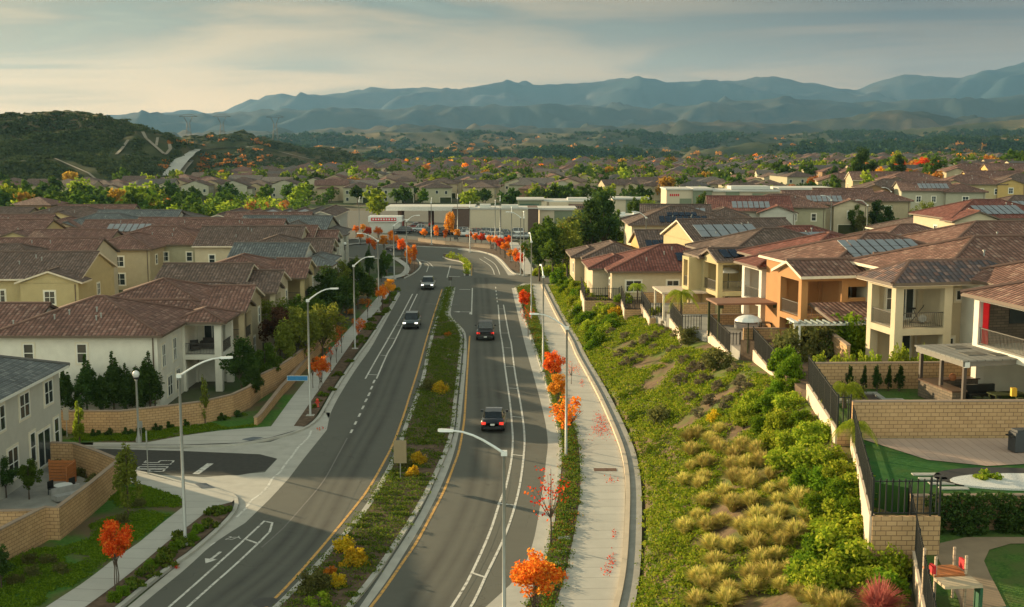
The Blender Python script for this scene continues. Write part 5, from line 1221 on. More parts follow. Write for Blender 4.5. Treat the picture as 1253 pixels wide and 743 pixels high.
# R6 one storey with red hip roof
h = house('single storey house with red hip roof and a blue solar square', (11.4,139,3.6), R(2), 'cream', 'red', [(0,15,0,13,0,3.3),(-1.8,4,4,12,0,3.2)], [('-y',2.5,0,.9,1.8,1.3),('-y',7,0,.9,1.4,1.3),('-x',0,2,.8,1.0,1.4,'hung')])
solar(h, slope_pts(0,15,0,13,3.3,'-y',7.8,12.6,2.4,4.6), M_solar, 5, 2)
h = house('brown roofed house just left of the red hip roof at the slope end', (9.6,158,3.2), R(2), 'tan', 'brown', [(0,8,0,12,0,3.3),(-1.2,3,3,11,0,3.2)], [('-y',5,0,.9,1.4,1.3),('-x',-1.2,5,.9,1.2,1.3)])
h = house('ochre house with dark solar strip above the red hip roof', (19.5,160,3.3), R(2), 'ochre', 'brown', [(-2.5,10,0,11,0,4.2,'gx'),(4,14,3,13,0,5.4,'gy')], [('-y',2,0,1.2,1.4,1.3)])
solar(h, slope_pts(-2.5,10,0,11,4.2,'-y',.6,5.2,.7,2.6), M_solar, 5, 1)
h = house('wide cream house with long blue solar array behind the roadside trees', (18,184,2.9), R(0), 'cream', 'brown', [(0,15.5,0,13,0,6.1),(9,15,-1.8,3,0,5.9)], [('-y',5.2,0,3.4,1.0,1.6,'hung'),('-y',8,0,3.4,1.0,1.6,'hung')])
solar(h, slope_pts(0,15.5,0,13,6.1,'-y',4.2,11.6,.7,3.0), M_solar, 8, 2); solar(h, slope_pts(0,15.5,0,13,6.1,'-y',5.6,10.2,3.2,4.4), M_solar, 5, 1)
h = house('house with pale solar roof between the yellow loggia house and the cream solar house', (30,150,3.6), RZ, 'yellow', 'brown', [(-8,6,0,12,0,5.9,'gx')], [('-y',0,0,3.4,1,1.4)], M_fasciaL); solar(h, slope_pts(-8,6,0,12,5.9,'-y',1,9,1,4.6), M_solarl, 6, 2)
h = house('red roofed house with two pale solar patches behind the narrow white one', (31,124,4.3), RZ, 'cream', 'red', [(-7,8,0,12,0,6.1)], [('-x',-7,4,3.4,1,1.4)], M_fasciaL); solar(h, slope_pts(-7,8,0,12,6.1,'-y',1.8,5.4,1,3.8), M_solarl, 3, 2); solar(h, slope_pts(-7,8,0,12,6.1,'-y',6.4,10.4,1.2,4.8), M_solarl, 3, 2)
RC = [ # u, D, kind, wall, roof, z, solar, label
 (922,226,1,'grey','red',2.8,2,'grey house with red gable roof left of the olive street houses'),(962,236,0,'olive','rose',2.8,0,'olive house with brown hip roof, left end of the right street'),(1012,243,1,'cream','rose',2.8,2,'cream house with blue solar gable, second along the right street'),
 (1062,258,4,'tan','rose',3.0,0,'tan house with red brown roof above the black parked car'),(1098,300,0,'brown','brown',3.4,0,'brown walled house with a lit white gable at its side'),(1158,290,4,'sage','rose',4.2,2,'sage house with grey solar roof on the upper right street'),
 (1192,318,0,'yellow','rose',4.6,0,'yellow house with four small windows behind the sage one'),(1222,330,1,'ochre','rose',5,0,'tall ochre house with long rose gable near the right edge'),(1262,318,0,'ochre','brown',5,0,'ochre house cut by the right edge above the street'),
 (1166,182,3,'cream','brown',4.6,1,'low cream house with black solar array in front of the right street'),(1226,170,0,'cream','red',4.8,2,'cream house with red hip roof and dormer windows, right edge'),(1275,178,0,'tan','brown',5,2,'tan house with grey solar roof cut by the right edge'),
 (1130,152,3,'cream','terra',5,2,'low terracotta roof with small gable in the right foreground rows'),(1200,146,3,'yellow','terra',5,0,'yellow walled terracotta roof left of the right edge'),(1262,138,3,'cream','terra',5.2,0,'pink terracotta roof cut by the right edge'),
 (1070,128,3,'cream','terra',5.2,0,'low house with red ridge between the orange and cream houses'),(1175,112,3,'cream','rose',5.6,0,'wide rose roof directly behind the cream porch house'),(1265,108,2,'cream','terra',5.8,0,'terracotta roofed house behind the red curtain house'),
 (1238,212,0,'cream','rose',4.8,2,'cream house with rose roof at the right edge in the third row'),(1010,132,3,'tan','red',5,0,'low red roof just behind the burnt orange house'),(860,212,4,'cream','brown',2.8,2,'brown roofed house with small dark solar square near the shops'),
 (1120,340,0,'cream','rose',4,0,'rose roofed house at the far end of the right street'),(1075,370,1,'tan','terra',3,0,'terracotta house left of the tall red trees'),(1190,400,0,'tan','rose',5,0,'tan house behind the upper right street'),(1240,390,1,'ochre','rose',5,0,'ochre house behind the tall ochre one'),(1035,400,0,'tan','terra',2,0,'terracotta roofs left of the climbing street')]
for u, D, kd, wl, rf, z, so, lb in RC: kindhouse(kd, wl, rf, lb, (hx(u, D), D+6, min(z, gz(hx(u,D), D+6)+.5) if D > 200 else z), RZ*.7 if D < 200 else R(-6), None, so)
# ================================================== the distant estate
FARP = []
def farproto(wl, rf, k):
    wm, rm, em = MB(), MB(), MB()
    bl = [[(-6.5,6.5,-6,6,0,6.1),(-2.5,3,-7.4,-4,0,5.9,'gy')],[(-6.8,6.8,-5.5,5.5,0,6.2,'gx'),(1,6.2,-7.5,-4,0,6.0,'gy')],[(-6,6,-6,6,0,6.0)],[(-5.5,5.5,-7,6,0,6.2,'gy'),(-7.4,-4,-3,5,0,5.0)]][k]
    for b in bl:
        block_walls(wm, *b[:5], b[5]-.1); roof_block(rm, em, wm, None, *b[:4], b[5], b[6] if len(b) > 6 else 'hip', PITCHR, .5, False)
    r = thing('house', 'x', 'house', (0,0,0)); wo_ = put('wall', wm.mesh('wall', WL[wl]), r); put('roof', rm.mesh('roof', RF[rf]), r)
    for fx, fz in ((-4.5,3.5),(3.8,3.4),(.2,3.6),(-4.5,.8)): add_win(r, '-y', fx, bl[0][2]-(1.45 if abs(fx) < 1 and k < 1 else 0), fz, 1.1, 1.4, 'none', False)
    for wy_ in (-2.5,2.5): add_win(r, '+x', bl[0][1], wy_, 3.5, 1.0, 1.4, 'none', False)
    add_door(r, '-y', 3.6 if k in (0,2,3) else -2.5, bl[0][2], 0, 4.4, 2.2)
    return r
combos = [('tan','brown',0),('cream','grey',1),('olive','brown',2),('tan','rose',3),('tan','brown',1),('olive','grey',0),('sage','brown',3),('brown','rose',2)]
FARP = [farproto(*c) for c in combos]
spots = []
y = 268.0
while y < 900:
    gap = 13.6 if y < 600 else 16
    half = y*.45
    x = -half + rnd.uniform(0, 8)
    while x < half:
        u, v = px((x, y, 0))
        ok = -20 < u < 1273
        if y < 400 and -110 < x < 110: ok = False                     # shops, gas station and road
        if y < 300 and x < -52: ok = False
        if x > 40 and y < 430: ok = False
        if x < -62 and 318 < y < 430: ok = False
        if x < -70 and y < 360 and False: ok = False
        if y > 470 and x < -130 - (600-y)*.2: ok = False
        if 240 < y < 420 and -140 < x < -95 and rnd.random() < .6: ok = False
        if rnd.random() < .1: ok = False
        if ok: spots.append((x+rnd.uniform(-1.5,1.5), y+rnd.uniform(-2,2)))
        x += gap + (7 if rnd.random() < .12 else 0)
    y += 14.5 if rnd.random() < .5 else 22
spots.sort(key=lambda s: s[1]); print('far houses', len(spots))
used = set(); M1 = MB()
for i, (x, y) in enumerate(spots):
    k = rnd.randrange(len(FARP)); rz = rnd.choice((0, math.pi/2, math.pi, 0)) + rnd.uniform(-.15,.15); z = gz(x, y)+.05
    if i < 235:
        side = 'left' if x < -40 else ('right' if x > 60 else 'middle')
        lb = {'left':'small brown roofed house in the distant left part of the estate','right':'small brown roofed house in the distant right part of the estate','middle':'small brown roofed house in the distant estate behind the shops'}[side]
        gp = 'houses of the distant estate, '+side+' part'
        sc_k = rnd.uniform(.80,.92)
        if k in used: copy_tree(FARP[k], (x, y, z), rz, lb, gp, (sc_k, sc_k, sc_k*.97))
        else: used.add(k); o = FARP[k]; o.location = (x, y, z); o.rotation_euler = (0,0,rz); o['label'] = lb; o['group'] = gp; o.scale = (.88,.88,.86)
    else:
        wl, rf, kk = combos[k]; c_, s_ = math.cos(rz), math.sin(rz); w2, d2 = 5.5, 5.0
        def T3(a, b, c): return (x+a*c_-b*s_, y+a*s_+b*c_, z+c)
        cs = [(-w2,-d2),(w2,-d2),(w2,d2),(-w2,d2)]
        for (a, b) in zip(cs, cs[1:]+cs[:1]): M1.poly([T3(*a,0),T3(*b,0),T3(*b,6),T3(*a,6)], 0 if k % 2 else 1)
        w2 += .5; d2 += .5; rr0, rr1 = T3(-w2+d2,0,8.2), T3(w2-d2,0,8.2); q = [T3(-w2,-d2,6),T3(w2,-d2,6),T3(w2,d2,6),T3(-w2,d2,6)]; mi = 2+k%3
        M1.quad_uv([q[0],q[1],rr1,rr0], mi); M1.quad_uv([q[1],q[2],rr1], mi); M1.quad_uv([q[2],q[3],rr0,rr1], mi); M1.quad_uv([q[3],q[0],rr0], mi)
o = tag(M1.build('distant_houses', [WL['cream'], WL['tan'], RF['brown'], RF['grey'], RF['rose']]), 'farthest mass of tiny brown roofed houses before the wooded hills', 'houses', kind='stuff')
for k in range(len(FARP)):
    if k not in used:
        for ch in list(FARP[k].children_recursive): bpy.data.objects.remove(ch)
        bpy.data.objects.remove(FARP[k])
# estate and park trees
keys = ['far_green','far_dark','far_lime','far_amber','far_orange','far_green','far_dark','far_lime','far_green']
def farplant(n, x0, x1, y0, y1, label, group, ks=keys, s0=.6, s1=1.3, cond=None):
    c = 0; tries = 0
    while c < n and tries < n*40:
        tries += 1; x, y = rnd.uniform(x0, x1), rnd.uniform(y0, y1); u, v = px((x, y, 0))
        if not -30 < u < 1283 or (cond and not cond(x, y, u, v)): continue
        k_ = rnd.choice(ks); T(k_, 'tree', label, 'tree', (x, y, gz(x, y)), rnd.uniform(s0, s1), group=group); c += 1
farplant(70, -190, -62, 322, 428, 'leafy green or autumn tree in the park strip left of the estate', 'trees of the left park strip', ['far_green','far_dark','far_lime','far_green','far_green','far_lime','far_dark','far_green','far_dark','far_amber','far_lime','far_green','far_dark','far_green'], .7, 1.35, lambda x,y,u,v: u < 235)
farplant(95, -300, 330, 320, 600, 'small far tree standing among the roofs of the distant estate', 'trees among the distant roofs', keys, .95, 1.6)
farplant(46, 20, 330, 420, 900, 'bushy tree in the belt beyond the shops on the right', 'trees of the belt beyond the shops', ['far_green','far_dark','far_lime','far_green','far_amber'], 1.1, 1.8, lambda x,y,u,v: u > 640)
farplant(34, 95, 220, 330, 520, 'green tree on the rise beside the upper right street', 'trees on the rise by the right street', keys, .8, 1.5, lambda x,y,u,v: 930 < u)
farplant(20, 120, 420, 520, 760, 'autumn coloured tree in the top right tree line', 'trees of the top right line', ['far_lime','far_amber','far_orange','far_red','far_green'], 1.0, 1.7, lambda x,y,u,v: u > 1030)
# far woods
fw, fws = [], []
for _ in range(5200):
    y = rnd.uniform(930, 2900)**1.0; x = rnd.uniform(-.36, .46)*y
    fw.append((x, y))

for (u, v, D, key, s, lb) in ((1045,262,240,'tree_green',1.1,'slim green tree in front of the tan street house'),(1056,268,236,'tree_olive',1.0,'leafy tree left of the lamp on the right street'),(1073,262,245,'tree_dark',1.1,'dark tree right of the tan street house'),(1085,266,240,'tree_dark',1.0,'dark tree by the lit gable on the right street'),
 (1098,268,238,'tree_green',.7,'small tree on the grass corner of the right street'),(1131,255,250,'tree_willow',1.2,'yellow green tree in front of the brown walled house'),(1122,262,240,'tree_green',.9,'green tree beside the yellow green one on the right street'),(1056,218,380,'tree_dark',2.2,'broad dark tree above the right street houses'),(1044,214,390,'tree_green',1.6,'green tree left of the broad dark tree'),
 (1076,210,400,'tree_amber',1.6,'amber tree right of the broad dark tree'),(1096,200,460,'tree_lime',2.0,'tall bright green tree at the top of the right street'),(1102,204,450,'tree_red',1.8,'red tree at the left of the climbing street'),(1098,212,430,'tree_dark',1.7,'dark tree at the left kerb of the climbing street'),(1131,203,460,'tree_red',2.0,'big red tree at the right of the climbing street'),(1142,204,460,'tree_orange',1.7,'orange tree beside the big red one'),
 (935,284,215,'tree_green',.9,'green tree left of the olive street house'),(1008,283,225,'tree_amber',.5,'yellow shrub tree beside the parked cars'),(878,275,205,'tree_dark',.9,'dark tree between the cream and grey roofs'),(952,275,225,'tree_green',1.0,'bush tree before the olive street house'),(826,275,215,'tree_lime',.9,'lime tree behind the solar roof near the shops'),(790,255,300,'tree_lime',1.3,'lime tree at the supermarket parking'),(776,258,300,'tree_green',1.2,'green tree at the supermarket parking'),(860,250,330,'tree_green',1.2,'green tree at the supermarket front')):
    p = PD(u, v, D); T(key,'street_tree',lb,'tree',(p.x, D, gz(p.x, D)+.05),s)
for o in list(C.objects):
    if o.name.startswith('grass_tuft'): o['kind'] = 'thing'
# ------------------------------------------------------------------ walls
def wall_path(name, label, pts, zb, zt, th=.2, mat=None, cap=True, group=None, step=1.6):
    """masonry wall along a path; zb, zt numbers or lists (foot and top heights)"""
    p = [Vector((q[0],q[1],0)) for q in pts]; n = len(p)
    zb = [zb]*n if not hasattr(zb,'__len__') else zb; zt = [zt]*n if not hasattr(zt,'__len__') else zt
    r = thing(name, label, 'wall', (p[0].x, p[0].y, zb[0]), 0, group); o = Vector((p[0].x, p[0].y, zb[0]))
    m, c = MB(), MB(); A, B = offset(p, -th/2), offset(p, th/2); A2, B2 = offset(p, -th/2-.04), offset(p, th/2+.04); L_ = 0
    for i in range(n-1):
        d = (p[i+1]-p[i]).length
        for Q in (A, B):
            m.poly([(Q[i].x-o.x,Q[i].y-o.y,zb[i]-o.z),(Q[i+1].x-o.x,Q[i+1].y-o.y,zb[i+1]-o.z),(Q[i+1].x-o.x,Q[i+1].y-o.y,zt[i+1]-o.z),(Q[i].x-o.x,Q[i].y-o.y,zt[i]-o.z)], 0, [(L_,zb[i]),(L_+d,zb[i+1]),(L_+d,zt[i+1]),(L_,zt[i])])
        L_ += d
        t = .07
        def c3(q, z): return (q.x-o.x, q.y-o.y, z-o.z)
        a0,a1,b0,b1 = A2[i],A2[i+1],B2[i],B2[i+1]; z0, z1 = zt[i], zt[i+1]
        c.poly([c3(a0,z0+t),c3(b0,z0+t),c3(b1,z1+t),c3(a1,z1+t)]); c.poly([c3(a0,z0),c3(a1,z1),c3(a1,z1+t),c3(a0,z0+t)]); c.poly([c3(b0,z0),c3(b1,z1),c3(b1,z1+t),c3(b0,z0+t)]); c.poly([c3(a0,z0),c3(b0,z0),c3(b1,z1),c3(a1,z1)])
    for i in (0, n-1):
        m.poly([(A[i].x-o.x,A[i].y-o.y,zb[i]-o.z),(B[i].x-o.x,B[i].y-o.y,zb[i]-o.z),(B[i].x-o.x,B[i].y-o.y,zt[i]-o.z),(A[i].x-o.x,A[i].y-o.y,zt[i]-o.z)], 0, [(0,0),(th,0),(th,2),(0,2)])
        c.poly([c3(A2[i],zt[i]+.07),c3(B2[i],zt[i]+.07),c3(B2[i],zt[i]),c3(A2[i],zt[i])])
    put('wall', m.mesh('wall', mat or M_block), r); put('coping', c.mesh('coping', M_blockl), r); return r
B1 = PP((-60,742),(0,694),(50,666),(58,663),(72,664),(110,633),(146,601))
wall_path('block_wall','tan block wall round the patio of the grey house, nearest the camera', B1, -.05, 1.95)
wall_path('block_wall','tan block wall stretch behind the patio, meeting the nearest wall at its corner', PP((147,600),(120,588),(92,578),(64,577)), -.05, 1.95)
wall_path('block_wall','cross wall between the two yards of the grey house', [P(50,661), P(0,662), P(-40,663)], -.05, 1.7)
B2 = resample(PP((40,532),(90,533),(148,533),(200,527),(250,520),(285,511),(305,501),(318,488)), 2)
wall_path('block_wall','long tan block wall along the far side of the side street', B2, -.05, [1.85+.45*max(0,(i/len(B2)-.75))*4*.4 for i in range(len(B2))])
wall_path('block_wall','tan wall rising out of the trees behind the low retaining wall', resample(PP((320,487),(350,470),(385,440),(410,415)), 2), -.05, 2.0)
B3 = resample(PP((313,523),(318,519),(345,485),(353,477),(374,452),(395,429)), 2)
wall_path('retaining_wall','low stepped retaining wall beside the far left pavement', B3, -.05, [.75+.35*(i/len(B3)) for i in range(len(B3))], .25)
wall_path('retaining_wall','curved tan wall behind the brown bank near the far left lamp', resample(PP((425,372),(440,362),(455,360),(463,350)), 2), -.05, 1.2)
wall_path('block_wall','low pale wall in front of the parking lot beyond the bend', resample(PP((512,296),(545,300),(580,303),(600,305)), 3), 0, .8, mat=M_blockl)
# wooden screens, patio of the grey house
def boxes(name, mat, bs, parent=None, loc=(0,0,0), rz=0):
    m = MB()
    for b in bs: m.box(*b)
    return m.build(name, mat, parent, loc, rz)
c = P(64,590); m = MB()
for k in range(7): m.box(-.2,1.5,0,.06,.05+k*.2,.05+k*.2+.17); m.box(1.5,1.56,-1.6,.06,.05+k*.2,.05+k*.2+.17)
for x in (-.2,.65,1.42): m.box(x,x+.08,.06,.14,0,1.48)
tag(m.build('timber_screen', M_woodo, None, c), 'orange timber screen in the corner of the patio of the grey house', 'screen')
mb = MB(); flat(mb, [(-31.3,60),(-31.3,84),(P(64,578).x,P(64,578).y-.3),(P(92,579).x,P(92,579).y-.3),(P(145,602).x-.3,P(145,602).y-.1),(P(72,664).x-.3,P(72,664).y+.2),(P(50,667).x,P(50,667).y+.2),(-28.5,60)], .05)
tag(mb.build('patio_paving', M_concd), kind='structure')
r = thing('patio_table', 'pale patio table behind the near block wall', 'table', P(78,607)); put('table_top', MB.mesh((lambda m: (m.lathe([(.55,.68),(.55,.72),(.01,.72)],n=14), m)[1])(MB()), 'table_top', M_lampw), r); put('leg', MB.mesh((lambda m: (m.lathe([(.25,0),(.05,.05),(.05,.68)],n=8), m)[1])(MB()), 'leg', M_black), r)
def chair(p, rz, label, mat=M_black):
    r = thing('patio_chair', label, 'chair', p, rz); boxes('seat', mat, [(-.25,.25,-.25,.25,.40,.45)], r); boxes('backrest', mat, [(-.25,.25,.22,.26,.45,.9)], r)
    for a in (-.22,.22):
        for b in (-.22,.22): boxes('leg', mat, [(a-.02,a+.02,b-.02,b+.02,0,.40)], r)
chair(P(66,606), 1.2, 'dark patio chair left of the pale patio table'); chair(P(85,601), -2, 'dark patio chair behind the pale patio table')
m = MB(); m.box(-.9,.9,-.4,.4,.15,.45); m.box(-.9,.9,.25,.42,.45,.8); tag(m.build('patio_sofa', plain('outdoor_grey', (.3,.3,.29), .9), None, P(84,612), .8), 'grey outdoor sofa beside the near block wall', 'sofa')
for (u, v, key, s, lb) in ((36,612,'tree_green',.42,'small green tree by the windows of the grey house'),(8,610,'tree_dark',.4,'dark small tree at the left edge in the grey house yard'),(76,578,'olive_bush',.8,'olive bush in the back corner of the patio'),(100,583,'olive_bush',.5,'low bush inside the patio wall'),(115,590,'olive_bush',.5,'low bush nearest the corner of the patio wall'),(2,725,'tree_dark',.35,'dark bush cut by the bottom left corner')): T(key,'garden_tree' if 'tree' in key else 'garden_bush',lb,'tree' if 'tree' in key else 'shrub',P(u, v),s)

# ------------------------------------------------------------------ view fences at the top of the right slope
def view_fence(label, a, b, zp, zt, wallh=.75, ret=None):
    """tube fence on a low pale wall from far end a to near end b (x, y); zp pad height, zt fence top"""
    r = thing('view_fence', label, 'fence', (a[0], a[1], zp)); A, B = Vector((a[0],a[1],0)), Vector((b[0],b[1],0)); paths = [(A, B)]
    if ret: paths.append((B, Vector((ret[0],ret[1],0))))
    wm, fm, pm, rm_ = MB(), MB(), MB(), MB()
    for (p, q) in paths:
        d = q-p; L_ = d.length; ang = math.atan2(d.y, d.x); c_, s_ = math.cos(ang), math.sin(ang)
        def bx(m, l0, l1, w, z0, z1):
            ca = p.lerp(q, (l0+l1)/2/L_); m.obox((ca.x-a[0], ca.y-a[1]), (l1-l0)/2, w, z0-zp, z1-zp, ang)
        n = max(2, int(L_/2)); 
        for k in range(n):
            l0, l1 = L_*k/n, L_*(k+1)/n; mid = p.lerp(q, (k+.5)/n); g = min(gz(mid.x-.6, mid.y), gz(mid.x, mid.y))-.5; bx(wm if q is B else rm_, l0, l1, .1, g, zp+.18)
        bx(fm, 0, L_, .02, zt-.12, zt-.08); bx(fm, 0, L_, .02, zp+.28, zp+.32)
        k = 0.0
        while k < L_: bx(fm, k, k+.05, .02, zp+.3, zt); k += .25
        k = 0.0
        while k <= L_+.01:
            kk = min(k, L_-.05); bx(pm, max(0,kk-.035), kk+.035, .035, zp+.15, zt+.06); k += 2.3
        bx(pm, L_-.07, L_, .035, zp+.15, zt+.06)
    if rm_.v: put('return_wall', rm_.mesh('return_wall', M_block), r)
    put('base_wall', wm.mesh('base_wall', plain('fence_base_stucco', (.62,.50,.38), .9, 0, .08)), r); put('railing', fm.mesh('railing', M_black), r); put('post', pm.mesh('post', M_black), r)
    return r
def FX(u, v, zt): return (lambda p: (p.x, p.y))(P(u, v, zt))
FN = [((1113,589),(1146,743),7.2,5.5,'nearest view fence on the slope, in front of the dark hedge yard'),((1043,492),(1069,586),8.6,6.9,'view fence on the slope by the pink paver patio'),((990,435),(1026,484),9.1,7.2,'view fence on the slope by the yard with the pergola'),
 ((922,400),(951,431),8.0,6.2,'view fence below the trellis arbour'),((867,382),(893,407),7.0,5.2,'view fence below the brown pergola roof'),((820.7,369),(835,386),6.4,4.6,'view fence just left of the bright palm'),((785,355),(796,371),5.6,3.9,'view fence left of the pale patio cover'),((759.6,347.5),(765,363),5.2,3.6,'view fence in front of the red hip roof'),((711,340),(716,352),5.0,3.3,'farthest view fence on the slope')]
FE = []
for (ua, ub, zt, zp, lb) in FN:
    a, b = FX(*ua, zt), FX(*ub, zt)
    if ua[0] == 1113: b = (b[0]-.9*(b[0]-a[0])*0+ (b[0]-a[0])*.35, b[1]-(a[1]-b[1])*.35)
    FE.append((a, b, zp, zt)); 
for i, (a, b, zp, zt) in enumerate(FE):
    nxt = FE[i-1][0] if i else None
    ret = (b[0]+2.2, b[1]+.1) if nxt is None else (max(nxt[0]-.25, b[0]+.6), b[1]-.0)
    view_fence(FN[i][4], a, b, zp, zt, ret=ret)
# pads of the yards: each a raised slab behind its fence
def pad(name, pts, z, mat, skirt=-3.0):
    mb = MB(); flat(mb, pts, z, 0, z+skirt); tag(mb.build(name, mat), kind='structure')
Lx = 60
def fx_at(y):
    for a, b, zp, zt in FE:
        if b[1] <= y <= a[1]: return a[0]+(b[0]-a[0])*(a[1]-y)/(a[1]-b[1])
    return top_x(y)
YD = [(20,50.2,5.5,M_lawn),(50.4,60.6,6.9,M_turf),(60.8,71.2,7.25,M_lawn),(71.4,90.5,7.0,M_soil),(90.7,104,6.05,M_concd),(104.2,117,5.1,M_concd),(117.2,131,4.3,M_concd),(131.2,141,3.6,M_soil),(141.2,156,3.3,M_soil)]
for (y0, y1, z, mt) in YD:
    pts = []
    yy = y0
    while yy < y1: pts.append((fx_at(yy)+.12, yy)); yy += 1.2
    pts.append((fx_at(y1)+.12, y1)); pts += [(Lx, y1), (Lx, y0)]
    pad('yard', pts, z, mt)
def hwall(label, x0, y0, x1, y1, zb, zt, mat=None): return wall_path('block_wall', label, [Vector((x0,y0,0)), Vector(((x0+x1)/2,(y0+y1)/2,0)), Vector((x1,y1,0))], zb, zt, .22, mat)
# wall between the lower lawn and the paver patio, hedge in front
hwall('block wall behind the dark hedge, below the white gravel bed', 16.9, 50.35, 45, 50.9, 5.4, 6.93)
hw = hwall('long sunlit block wall between the pergola yard and the pink paver patio', 17.2, 60.7, 27.2, 60.9, 6.8, 8.75); 
hwall('golden lit block wall stretch at the right edge behind the paver patio', 27.3, 60.9, 45, 61.4, 6.8, 8.6)
hwall('block wall behind the lawn with the spiral shrubs', 17.8, 71.3, 28.6, 71.6, 7.1, 8.75)
hwall('block wall end beside the yellow green shrubs', 22.0, 79, 22.5, 90, 7.0, 8.5)
hwall('plain wall behind the arbour yard', 17.3, 90.6, 20.6, 90.8, 6.0, 7.8); hwall('brown block wall under the brown pergola', 16.9, 104.1, 25, 104.3, 5.0, 6.9); hwall('grey block wall behind the bright palm', 15.6, 117.1, 22, 117.3, 4.2, 6.1)
hwall('block wall right of the pale patio cover', 14.2, 131.1, 20, 131.2, 3.6, 5.4); hwall('far block wall in front of the red hip roof', 11.2, 141.1, 16, 141.2, 3.2, 4.9)
# hedge: a row of dark shrubs against the wall
hl = []
for i in range(26):
    x = 17.9 + i*.95
    for k in range(3): hl.append((x+rnd.uniform(-.3,.3), 49.7+rnd.uniform(-.15,.2), 5.5+.3+k*.55))
hc = np.repeat(np.array(hl), 420, axis=0); d_ = nr.normal(size=(len(hc),3)); d_ /= np.linalg.norm(d_,axis=1)[:,None]; d_ *= nr.uniform(.3,1,(len(hc),1))**.5*np.array([.55,.42,.42])
tag(put('hedge', leafmesh('hedge', hc+d_-np.array([17.9,49.7,5.5]), .07, LM['dark']), None, (17.9,49.7,5.5)), 'long dark clipped hedge against the block wall above the lower lawn', 'hedge')
# lower lawn path and play set
mb = MB(); strip(mb, resample([Vector((14.2,36,0)),Vector((16.0,42,0)),Vector((17.1,48,0)),Vector((18.2,49.1,0)),Vector((24,49.2,0)),Vector((40,49.4,0))],1), resample([Vector((16.2,36,0)),Vector((17.6,42,0)),Vector((18.6,46.6,0)),Vector((19.6,48.2,0)),Vector((24,48.4,0)),Vector((40,48.5,0))],1), 5.53); tag(mb.build('garden_path', plain('path_dirt', (.26,.19,.12), .95, 0, .15, 1)), kind='structure')
r = thing('play_set', 'wooden play set with red trims at the edge of the lower lawn', 'play set', (15.55,41.6,5.5), .1)
boxes('platform', M_woodo, [(-.7,.5,-.1,.9,1.15,1.23)], r); 
for x in (-.7,.42):
    for y in (-.1,.82): boxes('post', M_blockl, [(x,x+.08,y,y+.08,0,1.9)], r)
boxes('roof_panel', plain('play_panel', (.45,.36,.24), .7), [(-.78,.58,-1.1,-.2,1.1,1.2)], r); boxes('trim', M_red, [(-.80,-.70,-.2,.15,1.3,1.6),(.46,.56,.1,.5,1.3,1.65)], r); boxes('slide', plain('slide_green', (.02,.10,.05), .5), [(.6,1.9,-.9,-.45,.05,.13),(.6,.7,-.9,-.45,.1,1.0)], r)
# paver patio, stepping stones, gravel bed
mb = MB(); flat(mb, [(17.6,60.4),(19.6,56.3),(22.0,55.2),(29.5,56.6),(40,57.5),(40,60.6)], 6.93); tag(mb.build('paver_patio', M_paver), kind='structure')
for i, (u, v) in enumerate(((1133,580.5),(1142,586),(1154,591.5),(1167,597.5))):
    p = P(u, v, 6.93); tag(boxes('stepping_stone', M_conc, [(-.62,.62,-.17,.17,0,.05)], None, (p.x,p.y,6.91)), ('farthest','second farthest','third','nearest')[i]+' of the four pale stepping stones in the green turf', 'stepping stone')
def ell(cx, cy, rx, ry, n=28): return [(cx+rx*math.cos(2*math.pi*k/n), cy+ry*math.sin(2*math.pi*k/n)) for k in range(n)]
gp_ = P(1213,588,6.93)
mb = MB(); flat(mb, ell(gp_.x+.8, gp_.y+.35, 3.2, 1.75), 6.96, 0, 6.85); tag(mb.build('gravel_border', plain('dark_gravel', (.03,.03,.03), .95, 0, .3, 30)), kind='structure')
mb = MB(); flat(mb, ell(gp_.x+1.2, gp_.y-.25, 3.1, 1.25), 6.985, 0, 6.9); flat(mb, ell(gp_.x+2.6, gp_.y+.8, .7, .35), 6.99, 0, 6.9); tag(mb.build('white_gravel', two('white_gravel', (.5,.5,.48), (.75,.75,.72), 25, bump=.6)), kind='structure')
T('low_lime','garden_shrub','small green shrub in the white gravel bed','shrub',(gp_.x-.2,gp_.y+.1,6.99),.8); T('low_lime','garden_shrub','yellowish shrub at the right end of the gravel bed','shrub',(gp_.x+2.7,gp_.y+.8,6.99),.6)
p = P(1246,552,6.95); r = thing('barbecue_grill','dark covered barbecue grill on the paver patio at the right edge','grill',(p.x+.2,p.y,6.93),.2); boxes('cover', plain('grill_cover',(.04,.045,.05),.6), [(-.6,.6,-.3,.3,.05,1.0),(-.5,.5,-.26,.26,1.0,1.12)], r); boxes('shelf', M_black, [(-.8,-.6,-.25,.25,.8,.85)], r)
# pergola yard
PR = (24.4, 65.0, 7.28)
r = thing('pergola','dark grey flat roofed pergola over the outdoor kitchen, right edge','pergola',PR,RZ); boxes('roof', M_plank, [(-.3,9,-.3,4.8,2.78,2.86)], r); boxes('fascia', plain('pergola_beam', (.16,.15,.13), .7), [(-.25,9,-.22,-.12,2.5,2.78),(-.25,-.12,-.12,4.7,2.5,2.78)], r)
for x, y in ((0,0),(0,2.3),(0,4.5),(4.2,0),(8.2,0),(8.2,4.5)): boxes('post', plain('pergola_post', (.055,.04,.03), .6), [(x-.09,x+.09,y-.09,y+.09,0,2.5)], r)
for x, y in ((0,-.1),(0,2.2),(0,4.4)): boxes('bracket', M_lampw, [(x-.14,x+.14,y-.16,y+.02,2.45,2.75)], r)
for (x0,x1,y0,y1) in ((.8,1.9,1,2),(2.2,3.6,.6,1.4),(3.0,4.2,2.2,3.2),(1.2,2.2,3.0,4.0)): boxes('roof_patch', plain('roof_patch',(.10,.10,.085),.6), [(x0,x1,y0,y1,2.865,2.89)], r)
